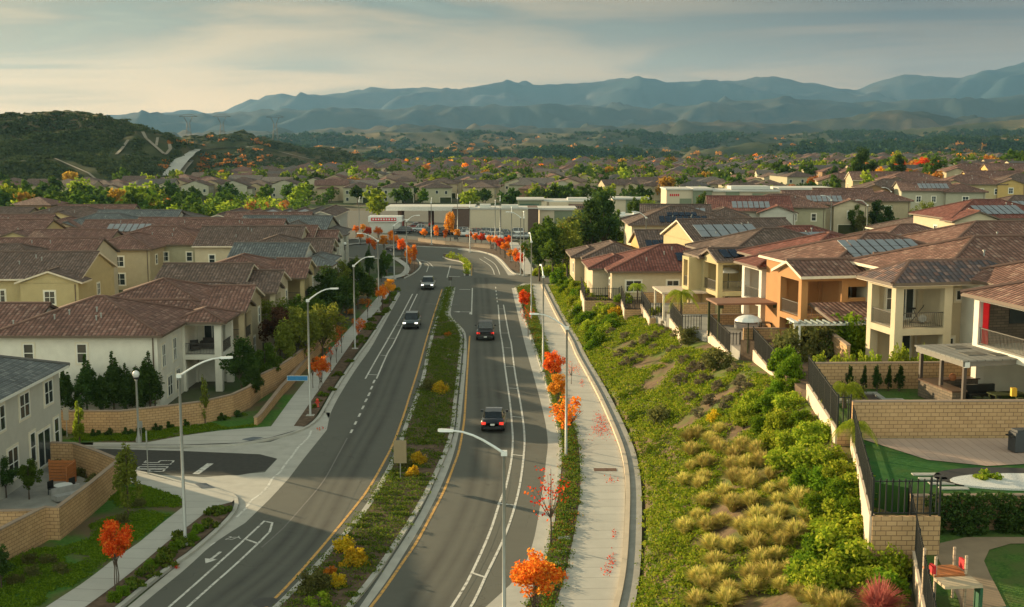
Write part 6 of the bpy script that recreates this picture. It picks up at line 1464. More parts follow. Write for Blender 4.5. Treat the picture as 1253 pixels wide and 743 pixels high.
r = thing('outdoor_kitchen','stone clad outdoor kitchen counter under the pergola','counter',lp(PR,-.3,.6,0),RZ); boxes('counter_base', M_stone, [(0,.8,0,3.6,0,.95),(.8,3.4,3.0,3.6,0,.95)], r); boxes('worktop', plain('worktop_brown',(.11,.065,.045),.3), [(-.06,.86,-.06,3.66,.95,1.02),(.86,3.5,2.95,3.66,.95,1.02)], r)
r = thing('outdoor_fireplace','broad dark outdoor fireplace wall under the right end of the pergola','fireplace',lp(PR,4.2,4.3,0),RZ); boxes('chimney_breast', M_stone, [(0,4.6,0,.5,0,2.4)], r); boxes('firebox', M_black, [(1.0,1.9,-.03,.0,.7,1.4),(2.6,3.5,-.03,0,.7,1.4)], r)
r = thing('dining_table','brown outdoor dining table beside the bar stools','table',lp(PR,2.6,.7,0),RZ); boxes('table_top', M_wood, [(-.5,1.4,-.45,.45,.70,.76)], r)
for x in (-.4,1.25):
    for y in (-.35,.3): boxes('leg', M_wood, [(x,x+.08,y,y+.08,0,.70)], r)
for k, (x, y) in enumerate(((1.1,.4),(1.55,.2),(1.9,-.35),(3.2,-.3))):
    r = thing('bar_stool', ('brown bar stool closest to the stone counter','second brown bar stool from the stone counter','brown bar stool at the near side of the dining table','brown bar stool at the right end of the dining table')[k],'stool',lp(PR,x,y,0),RZ+k); boxes('seat', M_wood, [(-.19,.19,-.19,.19,.62,.68)], r)
    for a in (-.15,.15):
        for b in (-.15,.15): boxes('leg', M_wood, [(a-.02,a+.02,b-.02,b+.02,0,.62)], r)
r = thing('outdoor_sofa','black outdoor sofa behind the dining table','sofa',lp(PR,2.6,2.4,0),RZ); boxes('seat', M_black, [(-1,1,-.4,.4,.15,.45)], r); boxes('backrest', M_black, [(-1,1,.3,.5,.45,.85)], r)
m = MB(); m.lathe([(.14,0),(.22,.18),(.17,.34),(.06,.40)], n=10); tag(m.build('clay_pot', plain('terracotta_pot',(.45,.17,.07),.7), None, lp(PR,1.3,3.3,1.02)), 'round terracotta pot on the outdoor kitchen counter', 'pot')
m = MB(); m.box(-.14,.14,-.12,.12,0,.45); m.box(-.1,.1,-.15,-.12,.1,.35); tag(m.build('yellow_bin', plain('yellow_plastic',(.7,.42,.03),.5), None, lp(PR,2.9,-.15,.77)), 'yellow and green box on the end of the dining table', 'box')
sp_ = P(1052,487,7.3)
r = thing('sunken_spa','square sunken spa with grey rim in the pergola lawn','spa',(sp_.x,sp_.y,7.27)); boxes('rim', M_concd, [(-1.5,1.3,-1.3,-1.0,0,.14),(-1.5,1.3,.9,1.2,0,.14),(-1.5,-1.2,-1.0,.9,0,.14),(1.0,1.3,-1.0,.9,0,.14),(1.3,2.3,-1.3,-.4,0,.1)], r); boxes('water', plain('spa_cover',(.06,.045,.04),.4), [(-1.2,1.0,-1.0,.9,0,.05)], r)
for k, u in enumerate((1037,1055,1071,1085,1098)): p = PD(u, 478, 70.8); T('cypress','topiary_shrub','slim clipped shrub against the block wall of the pergola lawn','shrub',(p.x,70.5,7.25),(.95,.6,.33), group='slim shrubs against the pergola lawn wall')
for k, u in enumerate((1026,1040,1056,1072,1088,1098,1110,1122,1135,1146,1160,1172)):
    p = PD(u, 440, 74); T('lime_bush','garden_shrub','yellow green upright shrub in the row below the cream porch','shrub',(p.x,73.6+rnd.uniform(-.4,.4),7.0),(1.05,1.05,1.75*(1.2 if u in (1098,1110,1122) else 1)), group='yellow green shrubs below the cream porch')
# arbour with climbers
AR = (19.7, 83.0, 6.6)
r = thing('garden_arbour','pale trellis arbour with dark slats over the planted yard','arbour',AR,RZ*.3)
for x in (0,4.9):
    for y in (0,1.1): boxes('post', M_lampw, [(x-.06,x+.06,y-.06,y+.06,0,2.6)], r)
boxes('beam', M_lampw, [(-.4,5.2,-.05,.05,2.6,2.74),(-.4,5.2,1.05,1.15,2.6,2.74)], r)
boxes('slat', plain('arbour_slat',(.20,.25,.25),.5), [(x*.42-.1,x*.42,-.3,1.4,2.74,2.84) for x in range(13)], r); boxes('rafter_end', M_lampw, [(-.5,-.2,-.35,1.5,2.84,2.95),(4.9,5.2,-.35,1.5,2.84,2.95)], r)
for k, (u, v, D, key, s, lb) in enumerate(((965,428,82,'olive_bush',1.3,'brownish shrub left under the arbour'),(985,424,84,'olive_bush',1.5,'tall shrub mass behind the arbour'),(1008,424,84,'olive_bush',1.5,'shrub mass behind the middle of the arbour'),(1036,422,84,'round_b',1.6,'dense climber mass at the right end of the arbour'),(1044,405,85,'round_b',1.3,'upper climber at the right post of the arbour'),(958,458,78,'round_b',.9,'bright green bush beside the fence below the arbour'),(968,470,76,'round_b',.8,'round green bush nearest the fence end below the arbour'),(1013,470,74,'rust',1.2,'rust red shrub beside the path below the arbour'),(1000,452,78,'lime_bush',.9,'lime bush under the arbour'),(1022,400,86,'lime_bush',1.3,'yellow leaved bush in front of the ochre lean-to'),(1003,398,87,'lime_bush',1.2,'yellow leaved bush under the tiled lean-to'),(1040,475,69,'olive_bush',.8,'bushy plant behind the palm at the pergola fence'))):
    p = PD(u, v, D); T(key,'garden_shrub',lb,'shrub',(p.x, D, 6.95 if k != 4 else 6.95),(s,s,s*1.3))
for (u, v, D, key, s, lb) in ((833,392,112,'palm',1.05,'bright feathery palm behind the view fence'),(780,352,136,'palm',.75,'small palm in front of the red hip roof'),(1034,480,66,'palm_small',1.0,'yellowing palm behind the pergola yard fence'),(1046,520,59,'palm_small',.9,'drooping palm below the pergola yard fence')):
    p = PD(u, v, D); T(key,'palm_tree',lb,'tree',(p.x,D,interp(D,[(59,6.9),(66,7.25),(112,5.1),(136,3.7)])),s)
for (u, v, D, s, z) in ((755,352,138,.8,3.5),(768,350,136,.8,3.5),(730,352,146,.8,3.3),(740,346,144,1.0,3.3),(722,345,150,1,3.3),(770,345,138,.9,3.5),(800,372,122,.7,4.3),(808,365,124,.7,4.3)):
    p = PD(u, v, D); T('lime_bush','garden_shrub','small leafy bush inside one of the far slope yards','shrub',(p.x,D,z),s, group='small bushes in the far slope yards')
# patio covers
r = thing('patio_cover','brown roofed pergola beside the narrow white house','pergola',(16.8,99.5,5.2+.85),RZ*.5); boxes('roof', plain('tile_flat_brown',(.20,.10,.06),.8), [(0,5.4,0,3.6,2.3,2.45)], r)
for x in (.15,5.1):
    for y in (.15,3.3): boxes('post', M_wood, [(x,x+.16,y,y+.16,-.8,2.3)], r)
boxes('bracket', M_wood, [(.3,.6,.18,.28,2.0,2.3),(4.8,5.1,.18,.28,2.0,2.3)], r)
r = thing('patio_cover','pale flat patio cover behind the bright palm','pergola',(14.6,118.5,4.3),R(4)); boxes('roof', plain('cover_pale',(.50,.42,.33),.7), [(0,6.0,0,5,2.55,2.72)], r)
for x in (.15,2.9,5.6):
    for y in (.15,4.6): boxes('post', M_trim, [(x,x+.18,y,y+.18,0,2.55)], r)
r = thing('parasol','white domed parasol in the yard below the brown pergola','parasol',(17.55,90.0,6.05)); m = MB(); m.lathe([(1.0,0),(.96,.12),(.75,.28),(.4,.4),(.02,.45)], n=14); put('canopy', m.mesh('canopy', M_lampw), r, (0,0,2.45)); m = MB(); m.tube([(0,0,0),(0,0,2.6)], .045, 8); put('pole', m.mesh('pole', M_wood), r)
r = thing('parasol','white parasol on the loggia of the yellow house','parasol',lp((19.6,116,4.3),1.9,2.2,3.1),0); m = MB(); m.lathe([(1.0,0),(.94,.12),(.7,.3),(.35,.42),(.02,.48)], n=14); put('canopy', m.mesh('canopy', M_lampw), r, (0,0,1.6)); m = MB(); m.tube([(0,0,0),(0,0,1.7)], .04, 8); put('pole', m.mesh('pole', M_wood), r)
m = MB(); m.box(-.9,.9,-.45,.45,.1,.45); m.box(-.9,.9,.3,.5,.45,.8); tag(m.build('patio_sofa', plain('outdoor_grey', (.3,.3,.29), .9), None, (19.6,101.5,6.07)), 'pale patio sofa under the brown roofed pergola', 'sofa')
tag(boxes('patio_table', M_black, [(-.5,.5,-.4,.4,.55,.62),(-.45,-.38,-.35,-.28,0,.55),(.38,.45,-.35,-.28,0,.55),(-.45,-.38,.28,.35,0,.55),(.38,.45,.28,.35,0,.55)], None, (21.2,101.3,6.07)), 'dark patio table under the brown roofed pergola', 'table')

# ------------------------------------------------------------------ street lamps
def lamp(base, h, adir, alen, label, rise=.9, group=None):
    r = thing('street_lamp', label, 'street lamp', (base.x, base.y, HK)); m = MB(); m.lathe([(.20,0),(.20,.03),(.13,.06)], n=12); m.tube([(0,0,.05),(0,0,h*.55),(0,0,h)], [.095,.08,.066], 10); put('pole', m.mesh('pole', M_steel, True), r)
    m = MB(); m.box(-.32,.32,-.32,.32,-.12,0); put('footing', m.mesh('footing', M_conc), r)
    d = Vector((math.cos(adir), math.sin(adir), 0)); a = MB(); pts = [Vector((0,0,h-.05)) + d*alen*t + Vector((0,0,rise*math.sin(t*math.pi/2))) for t in (0,.2,.4,.6,.8,1)]
    a.tube(pts, [.062,.058,.054,.05,.046,.042], 8); a.box(-.13,.13,-.13,.13,h-.14,h+.06); put('arm', a.mesh('arm', M_lampw), r)
    hd = MB(); e = pts[-1]; prof = [(-.05,.04),(.1,.10),(.5,.13),(.62,.05)]; 
    pp = [e+d*x for x, w in prof]; base_ = len(hd.v)
    for (x, w) in prof:
        q = e+d*x; nrm = Vector((-d.y,d.x,0)); hd.v += [tuple(q+nrm*w+Vector((0,0,-.05))), tuple(q+nrm*w*.7+Vector((0,0,.06))), tuple(q-nrm*w*.7+Vector((0,0,.06))), tuple(q-nrm*w+Vector((0,0,-.05)))]
    for i in range(3):
        for k in range(4): a0 = base_+i*4+k; a1 = base_+i*4+(k+1)%4; hd.f.append((a0,a1,a1+4,a0+4)); hd.m.append(0); hd.uv.append([(0,0)]*4)
    for i in (0,3): hd.f.append(tuple(base_+i*4+k for k in range(4))); hd.m.append(0); hd.uv.append([(0,0)]*4)
    put('lamp_head', hd.mesh('lamp_head', M_lampw), r); return r
lamp(P(227,668), 9.3, R(12), 2.2, 'nearest left street lamp at the corner of the side street')
lamp(P(379.8,510), 9.2, R(15), 1.8, 'left street lamp carrying the blue street sign')
lamp(P(617,800), 8.75, R(172), 2.2, 'street lamp in front at the bottom, its arm reaching over the right lane')
lamp(P(692.7,560.5), 9.0, R(165), 2.0, 'street lamp between the orange maples and the right pavement')
lamp(P(664.5,456), 9.0, R(95), 1.8, 'slim street lamp behind the ragged red maple')
lamp(P(650,393), 9.5, R(95), 1.8, 'street lamp by the dense corner maple at the junction')
lamp(P(434.5,428), 8.7, R(20), 1.6, 'third left street lamp, beside the bushy dark trees'); lamp(P(463.7,382.5), 9.0, R(165), 2.2, 'fourth left street lamp with its arm towards the houses'); lamp(P(482.5,342), 8.3, R(10), 1.8, 'fifth left street lamp, at the side road corner'); lamp(P(498,337), 8.6, R(20), 1.6, 'lamp on the island of the side road')
lamp(P(637,337), 9.2, R(180), 1.8, 'left one of the pair of lamps at the plaza corner'); lamp(P(641,338), 9.2, R(90), 1.6, 'right one of the pair of lamps at the plaza corner'); lamp(P(575,309), 8.6, R(90), 2.0, 'lamp at the kerb in front of the parking lot')
for k, (u, v) in enumerate(((528,300),(606,305),(612,296),(440,298),(560,292),(626,320))): lamp(P(u, v), 8.6, R(90), 1.6, 'slender far street lamp around the plaza', group='far lamps').__setitem__('group', 'slender far lamps around the plaza')
for (u, v, D, lb) in ((1016,290,232,'thin lamp in front of the olive street houses'),(1060,296,214,'white topped lamp post behind the terracotta roofs'),(1089,276,262,'lamp on the grass corner of the right street'),(790,320,178,'short lamp by the cream solar house')): p = PD(u, v, D); r = lamp(p, 8.2, R(180), 1.5, lb); r.location.z = gz(p.x, p.y)
def globe_lamp(p, h, label):
    r = thing('globe_lamp', label, 'street lamp', (p.x, p.y, HK)); m = MB(); m.lathe([(.22,0),(.22,.25),(.12,.5),(.08,.9),(.07,h-.7),(.10,h-.65),(.10,h-.55)], n=12); put('pole', m.mesh('pole', M_steel, True), r)
    m = MB(); m.lathe([(.12,h-.55),(.20,h-.45),(.20,h-.38)], n=12); put('collar', m.mesh('collar', M_black), r); m = MB(); m.lathe([(.17,h-.38),(.25,h-.22),(.24,h-.08),(.16,h+.04),(.03,h+.10)], n=14); put('globe', m.mesh('globe', M_lampw, True), r)
globe_lamp(P(170,544), 5.2, 'ornamental globe lamp at the kerb of the side street'); globe_lamp(P(128,356), 4.6, 'ornamental globe lamp among the houses of the left cluster'); globe_lamp(P(423,332), 4.6, 'ornamental globe lamp near the grey roofed porch house')
# ------------------------------------------------------------------ signs, hydrant, small things
p = P(379.8,510); r = thing('street_sign','blue street name sign on the left lamp pole','street sign',(p.x-.08,p.y-.12,2.95)); boxes('sign_plate', plain('sign_blue',(.02,.16,.36),.4), [(-1.65,-.05,-.02,.02,0,.36)], r); boxes('sign_border', M_lampw, [(-1.68,-.02,-.01,.03,-.025,0),(-1.68,-.02,-.01,.03,.36,.385),(-1.68,-1.65,-.01,.03,0,.36),(-.05,-.02,-.01,.03,0,.36)], r)
def post_sign(p, h, w, hh, label, mat, pm=None, z=0, word=None):
    r = thing('road_sign', label, 'sign', (p.x, p.y, z)); m = MB(); m.tube([(0,.04,0),(0,.04,h)], .035, 6); put('post', m.mesh('post', pm or M_steel), r); boxes('sign_plate', mat, [(-w/2,w/2,-.01,.02,h-hh,h)], r); return r
post_sign(P(490,588), 2.65, .82, 1.5, 'tan back of a tall sign standing in the median', plain('sign_back_tan',(.28,.22,.13),.6,0,.05))
post_sign(P(82,537), 2.35, .4, .95, 'narrow grey sign by the side street wall', M_steel); post_sign(P(551,352), 1.6, .55, .55, 'small dark sign at the tip of the median', M_rail)
post_sign(P(181,582), 3.0, .09, .8, 'thin grey sign post seen edge on at the side street', M_steel); post_sign(P(173,540), 1.5, .25, .5, 'short grey post beside the ornamental globe lamp', M_steel)
post_sign(P(572,300), 3.0, .7, .8, 'round backed sign by the parking lot entrance', M_lampw); post_sign(P(558,301), 2.2, .9, .9, 'dark monument sign at the plaza entrance', M_rail)
p = P(388.5,500); r = thing('fire_hydrant','orange red fire hydrant behind the left lamp','hydrant',(p.x,p.y,HK)); m = MB(); m.lathe([(.16,0),(.16,.05),(.11,.07),(.11,.5),(.14,.52),(.12,.62),(.05,.7)], n=12); put('barrel', m.mesh('barrel', plain('hydrant_red',(.55,.06,.03),.45), True), r); m = MB(); m.tube([(-.2,0,.38),(.2,0,.38)], .055, 8); m.tube([(0,-.2,.38),(0,0,.38)], .07, 8); put('outlet', m.mesh('outlet', plain('hydrant_red',(.55,.06,.03),.45)), r)
tag(boxes('utility_box', plain('box_green',(.04,.06,.045),.6), [(-.5,.5,-.35,.35,0,.9),(-.53,.53,-.38,.38,.9,.96)], None, P(478,333,HK)), 'dark utility cabinet on the grass by the side road', 'cabinet')
tag(boxes('utility_box', M_conc, [(-.35,.35,-.22,.22,0,.12)], None, P(690,660,HK)), 'pale utility box lid in the right planting strip behind the flame orange maple', 'utility box')
tag(boxes('utility_box', M_conc, [(-.3,.3,-.2,.2,0,.1)], None, P(687,676,HK)), 'second pale utility lid in the right planting strip', 'utility box')
tag(boxes('utility_box', M_conc, [(-.3,.3,-.2,.2,0,.1)], None, P(686,691,HK)), 'third pale utility lid, nearest the flame orange maple', 'utility box')
# ------------------------------------------------------------------ vehicles
M_tyre = plain('tyre', (.012,.012,.012), .85, 0, 0); M_rim = plain('rim', (.30,.31,.32), .35, .6, 0)
M_cglass = plain('car_glass', (.015,.02,.022), .08, 0, 0, spec=.7); M_redl = plain('tail_light_red', (.42,.012,.012), .3, 0, 0)
def emis(name, c, s):
    m = bpy.data.materials.new(name); m.use_nodes = True; b = m.node_tree.nodes['Principled BSDF']; b.inputs['Base Color'].default_value = (*c,1); b.inputs['Emission Color'].default_value = (*c,1); b.inputs['Emission Strength'].default_value = s; return m
M_head = emis('headlight_lit', (1,.95,.8), 1.3); M_tail = emis('tail_light_lit', (1,.05,.03), .35)
def paint(n, c):
    m = plain('car_'+n, c, .28, .25 if n in ('silver','grey') else 0, 0, spec=.6); m.node_tree.nodes['Principled BSDF'].inputs['Coat Weight'].default_value = .6; return m
CP = {'white': paint('white',(.62,.62,.60)), 'black': paint('black',(.018,.02,.024)), 'silver': paint('silver',(.34,.36,.36)), 'grey': paint('grey',(.09,.115,.12)), 'red': paint('red',(.30,.02,.02)), 'blue': paint('blue',(.02,.05,.13)), 'dark': paint('dark_brown',(.05,.035,.03))}
# stations: y (rear - .. front +), half width, bottom, top of the lower body; cabin: y, half width low, half width top, low, top
SH = {
 'sedan': ([(-2.38,.70,.42,.80),(-2.30,.84,.28,.98),(-1.7,.90,.22,1.02),(-.6,.91,.20,.96),(.9,.91,.20,.94),(1.7,.89,.22,.86),(2.2,.82,.28,.74),(2.36,.68,.40,.62)], [(-1.72,.74,.60,.98,1.0),(-1.0,.80,.62,.98,1.38),(-.1,.82,.63,.96,1.44),(.45,.82,.62,.95,1.40),(1.12,.80,.70,.92,.95)], .33, 1.42),
 'suv': ([(-2.34,.74,.50,.95),(-2.26,.90,.32,1.08),(-1.6,.95,.26,1.10),(-.4,.96,.25,1.06),(1.0,.96,.25,1.06),(1.8,.94,.28,1.00),(2.22,.88,.34,.90),(2.34,.74,.46,.76)], [(-2.24,.80,.70,1.07,1.10),(-1.9,.84,.68,1.08,1.62),(-.8,.86,.69,1.06,1.72),(.35,.86,.68,1.05,1.68),(1.05,.84,.74,1.04,1.08)], .37, 1.42),
 'pickup': ([(-2.85,.86,.50,1.06),(-2.75,.96,.42,1.12),(-1.0,.98,.36,1.12),(-.3,.98,.34,1.12),(1.1,.98,.34,1.12),(2.0,.97,.36,1.08),(2.6,.93,.40,1.02),(2.78,.82,.50,.86)], [(-.85,.82,.74,1.11,1.14),(-.62,.86,.74,1.12,1.78),(.1,.88,.75,1.12,1.88),(.75,.88,.74,1.11,1.84),(1.42,.86,.78,1.10,1.14)], .41, 1.72)}
_CAR = {}
def car(kind, col, p, rz, label, lights=None, group=None, cat=None, z=.012):
    key = (kind, col, lights)
    if key not in _CAR:
        st, cb, wr, wb = SH[kind]; b = MB(); k = 0; rings = []
        for (y, hw, zb, zt) in st:
            ring = [(-hw*.88,zb),(-hw,zb+.14),(-hw,zb+(zt-zb)*.55),(-hw*.955,zt-.10),(-hw*.80,zt-.015),(0,zt+.02),(hw*.80,zt-.015),(hw*.955,zt-.10),(hw,zb+(zt-zb)*.55),(hw,zb+.14),(hw*.88,zb)]
            rings.append(len(b.v)); b.v += [(x, y, z_) for x, z_ in ring]; k = len(ring)
        for i in range(len(st)-1):
            for j in range(k):
                a0, a1 = rings[i]+j, rings[i]+(j+1)%k; c0, c1 = rings[i+1]+j, rings[i+1]+(j+1)%k; b.f.append((a0,c0,c1,a1)); b.m.append(0); b.uv.append([(0,0)]*4)
        for i in (0, len(st)-1): b.f.append(tuple(rings[i]+j for j in (range(k) if i else reversed(range(k))))); b.m.append(0); b.uv.append([(0,0)]*k)
        g, rf_, il = MB(), MB(), MB()
        for i in range(len(cb)-1):
            y0,l0,t0,z0,h0 = cb[i]; y1,l1,t1,z1,h1 = cb[i+1]
            for s in (-1,1):
                q = [(s*l0,y0,z0),(s*l1,y1,z1),(s*t1,y1,h1),(s*t0,y0,h0)]; g.poly(q if s > 0 else q[::-1])
            top = [(-t0,y0,h0),(t0,y0,h0),(t1,y1,h1),(-t1,y1,h1)]
            if i in (0, len(cb)-2): g.poly(top)
            else: rf_.poly([(x,y,z_+.012) for x,y,z_ in top])
            if 0 < i < len(cb)-1:
                for s in (-1,1): rf_.poly([(s*(l0+.012),y0-.04,z0),(s*(l0+.012),y0+.04,z0),(s*(t0+.012),y0+.04,h0+.012),(s*(t0+.012),y0-.04,h0+.012)])
        if kind == 'pickup': il.box(-.80,.80,-2.6,-.95,1.10,1.15)
        parts = [('body', b.mesh('body', CP[col], True), []), ('window_glass', g.mesh('window_glass', M_cglass), []), ('roof_panel', rf_.mesh('roof_panel', CP[col]), [])]
        if il.v: parts.append(('load_bed', il.mesh('load_bed', M_black), []))
        y0 = st[0][0]; y1 = st[-1][0]; hw = st[1][1]; zt0 = st[1][3]; ztf = st[-2][3]
        for s in (-1, 1):
            for (yy, nm) in ((-wb*.98,'wheel'),(wb*.98,'wheel')):
                w_ = MB(); w_.tube([(s*(hw-.20),yy,wr),(s*(hw+.035),yy,wr)], wr, 16); rm_ = MB(); rm_.tube([(s*(hw+.03),yy,wr),(s*(hw+.05),yy,wr)], wr*.62, 12); parts.append((nm, w_.mesh('wheel', M_tyre), [('rim', rm_.mesh('rim', M_rim))]))
            t_ = MB(); t_.box(s*hw*.98, s*hw*.60, y0-.0, y0+.14, zt0-.30, zt0-.10); parts.append(('tail_light', t_.mesh('tail_light', M_tail if lights == 'tail' else M_redl), []))
            hl_ = MB(); hl_.box(s*hw*.95, s*hw*.58, y1-.17, y1+.0, ztf-.20, ztf-.06); parts.append(('headlight', hl_.mesh('headlight', M_head if lights == 'head' else M_rim), []))
            mr = MB(); mr.box(s*(hw+.02), s*(hw+.22), cb[-1][0]-.32, cb[-1][0]-.18, cb[-1][3]+.02, cb[-1][3]+.18); parts.append(('mirror', mr.mesh('mirror', CP[col]), []))
        bp = MB(); bp.box(-hw*.82,hw*.82,y0-.06,y0+.1,.36,.56); bp.box(-hw*.82,hw*.82,y1-.1,y1+.06,.32,.5); parts.append(('bumper', bp.mesh('bumper', M_black if kind != 'sedan' else CP[col]), []))
        gr = MB(); gr.box(-hw*.52,hw*.52,y1-.06,y1+.02,ztf-.34,ztf-.12); parts.append(('grille', gr.mesh('grille', M_black), []))
        np_ = MB(); np_.box(-.16,.16,y0-.075,y0-.0,zt0-.34 if kind!='pickup' else .45,zt0-.22 if kind!='pickup' else .57); parts.append(('number_plate', np_.mesh('number_plate', M_lampw), []))
        _CAR[key] = parts
    r = thing('car' if kind != 'pickup' else 'pickup_truck', label, cat or {'sedan':'car','suv':'car','pickup':'pickup truck'}[kind], (p.x, p.y, z), rz, group)
    for nm, me, sub in _CAR[key]:
        o = put(nm, me, r)
        for n2, m2 in sub: put(n2, m2, o)
    return r
car('sedan','black',P(604.5,522),R(-2),'black saloon car driving away in the right lane, brake lights red','tail')
car('pickup','black',P(594,413),R(1),'dark pickup truck driving away ahead of the black saloon','tail')
car('suv','grey',P(504,400),R(180),'dark teal grey suv coming towards the camera with headlights on','head')
car('suv','silver',P(524,353),R(180),'silver suv coming out of the junction behind the dark grey one','head')
car('suv','dark',P(487,307.5),R(95),'dark car turning on the left side road behind the crimson maple')
car('suv','white',P(232,322),R(30),'white suv parked beside the white gabled house')
car('sedan','black',P(1010,291,2.9),R(-70),'black car parked at the kerb of the right street',z=3.0); 
for (u, v, D, kd, cl, rz, lb) in ((1030,274,250,'suv','black',70,'black suv parked on the drive below the tan street house'),(1018,276,246,'suv','black',75,'second black suv parked beside the first on that drive'),(1071,283,240,'pickup','white',-60,'white pickup parked beyond the terracotta roofs'),(1058,288,228,'suv','silver',-60,'silver car parked in front of the white pickup'),(1003,296,214,'sedan','grey',-70,'grey car on the near side of the right street')):
    p = PD(u, v, D); c_ = car(kd, cl, p, R(rz), lb, z=gz(p.x, p.y)+.16)
pk = [(568,289.5,'white'),(573,289,'silver'),(579,288.5,'red'),(585,288.5,'white'),(591,288,'silver'),(597,288,'grey'),(603,288.5,'white'),(610,289,'black'),(589,292.5,'white'),(596,293,'silver'),(604,293.5,'white'),(616,288,'silver'),(563,287,'white'),(622,291,'grey'),(630,288,'white'),(638,283,'white'),(646,281,'blue'),(640,292,'silver')]
nms = ['white','silver','red','grey','black','blue']
for k, (u, v, cl) in enumerate(pk):
    car('sedan' if k%2 else 'suv', cl, P(u, v), R(80+k%3*4), 'parked '+cl+' car in the parking lot beside the beige plaza building', group='cars in the plaza parking lot')
for k, (u, v, cl) in enumerate(((481,285,'white'),(492,286,'black'),(516,284,'silver'),(508,281,'red'),(531,285,'black'),(524,287,'grey'),(546,288,'black'),(470,283,'grey'))):
    car('suv' if k%2 else 'pickup', cl, P(u, v), R(80+k*9), cl+' vehicle at the pumps under the gas station canopy', group='vehicles at the gas station', cat='car')
# ------------------------------------------------------------------ plaza
M_beige = plain('plaza_beige', (.52,.45,.33), .9, 0, .05); M_brownp = plain('plaza_brown', (.10,.065,.05), .9, 0, .1); M_roofw = plain('membrane_roof', (.50,.50,.46), .8, 0, .06); M_greenp = plain('plaza_green', (.17,.20,.13), .8, 0, .1)
def shop(label, u, D, w, d, parts_, name='shop_building', cat='shop', rz=0):
    r = thing(name, label, cat, (hx(u, D), D, 0), rz); g = {}
    for (pn, mt, bx_) in parts_:
        for grp in ([bx_] if pn in ('wall','roof','parapet','canopy') else [[b] for b in bx_]):
            m = MB()
            for b in grp: m.box(*b)
            put(pn, m.mesh(pn, mt), r)
    return r
shop('long beige plaza building with brown end walls beside the parking lot', 565, 281, 16, 12, [('wall', M_beige, [(1.8,15.2,0,14,0,5.6)]), ('end_wall', M_brownp, [(-2.2,1.8,-.15,13,0,5.8),(15.2,17.5,-.15,13,0,5.8)]), ('roof', M_roofw, [(1.6,15.3,.3,14.2,5.6,5.68),(-2.3,17.6,-.3,-.05,5.8,6.0)]), ('parapet', M_lampw, [(1.7,15.3,-.1,.2,5.6,5.95)]), ('roof_unit', M_roofw, [(4,6.5,5,8,5.7,6.5),(9,13,6,9,5.7,6.3)]), ('pipe', M_brownp, [(8.9,9.0,-.08,0,0,5.5)])])
r = shop('gas station with wide pale canopy on brown columns', 480, 288, 20, 14, [('canopy', plain('canopy_pale', (.58,.56,.50), .7), [(-1.5,19.5,0,11,4.9,5.8)]), ('canopy_roof', M_roofw, [(-1.4,19.4,.1,10.9,5.8,5.84)]), ('shop', M_beige, [(20,26,2,12,0,5.2)]), ('shop_front', M_brownp, [(19.4,20,1.8,12,0,5.6)])], 'gas_station', 'gas station')
for x in (1.6,8.8,16):
    for y in (2.2,8.6): boxes('column', M_brownp, [(x-.45,x+.45,y-.45,y+.45,0,4.9)], r); boxes('pump', plain('pump_red',(.35,.03,.03),.5), [(x-.35,x+.35,y-1.6,y-.9,.1,1.9)], r)
boxes('column', M_brownp, [(16.4,17.1,-.3,.4,0,4.9)], r); boxes('logo_panel', M_red, [(16.55,17.0,-.36,-.3,2.9,4.0)], r)
r = shop('low white kiosk with a red sign band left of the gas station', 466, 283, 8, 4, [('wall', M_roofw, [(-2.6,4.6,0,4,0,2.6)]), ('fascia', M_lampw, [(-2.9,4.9,-.3,4.2,2.6,3.9)]), ('sign_band', plain('sign_red',(.50,.012,.02),.5), [(-2.2,3.6,-.36,-.3,2.85,3.6)])], 'kiosk', 'kiosk')
bl = [(-1.9+k*.62, -1.9+k*.62+.34, -.40, -.36, 3.05, 3.42) for k in range(9)]
boxes('lettering', M_lampw, bl, r)
def tower(x0, x1, y0, y1, h): return (x0, x1, y0, y1, 0, h)
r = shop('long low white roofed shop building with two green glazed corner towers', 700, 318, 30, 14, [('wall', M_beige, [(-9.5,12,0,12,0,5.4),(-6,-1,-1.2,0,0,5.4)]), ('tower', M_greenp, [(-14,-8,-1,7,0,5.9),(13.8,19.4,-1,6,0,6.1)]), ('tower_side', M_beige, [(10.5,13.8,-.9,7,0,6.0),(-8,-6.6,-.9,6,0,5.6)]), ('roof', M_roofw, [(-9.7,12.2,-.2,12.2,5.4,5.7),(-14.4,-7.2,-1.4,7.4,5.9,6.3),(10.2,19.8,-1.4,7.4,6.1,6.55),(-1,7,3,9,5.7,6.2)]), ('brick_front', plain('plaza_brick',(.20,.13,.10),.9,0,.15), [(-1,10.4,-.25,0,0,4.9)]), ('window', M_glassg, [(0.4,4.0,-.32,-.25,.4,3.2),(5,9.6,-.32,-.25,.4,3.2),(-13.5,-8.6,-1.08,-1,2.4,5.0),(14.3,19,-1.08,-1,.4,2.4)]), ('awning', plain('awning_green',(.05,.11,.07),.8), [(.4,4,-.9,-.32,3.2,3.45),(5,9.6,-.9,-.32,3.2,3.45)])])
boxes('sign_lettering', M_black, [(5.6+k*.5,5.6+k*.5+.32,-.31,-.25,3.9,4.3) for k in range(7)]+[(.9+k*.55,.9+k*.55+.35,-.31,-.25,3.9,4.3) for k in range(5)], r)
shop('small white roofed shop with green side behind the roadside trees', 660, 296, 8, 8, [('wall', M_beige, [(0,8.5,0,9,0,4.6)]), ('side_panel', M_greenp, [(3.6,8.6,-.06,0,1.0,4.4)]), ('roof', M_roofw, [(-.4,9,-.4,9.4,4.6,5.1)]), ('window', M_glassg, [(.8,2.8,-.08,0,.6,2.6)])])
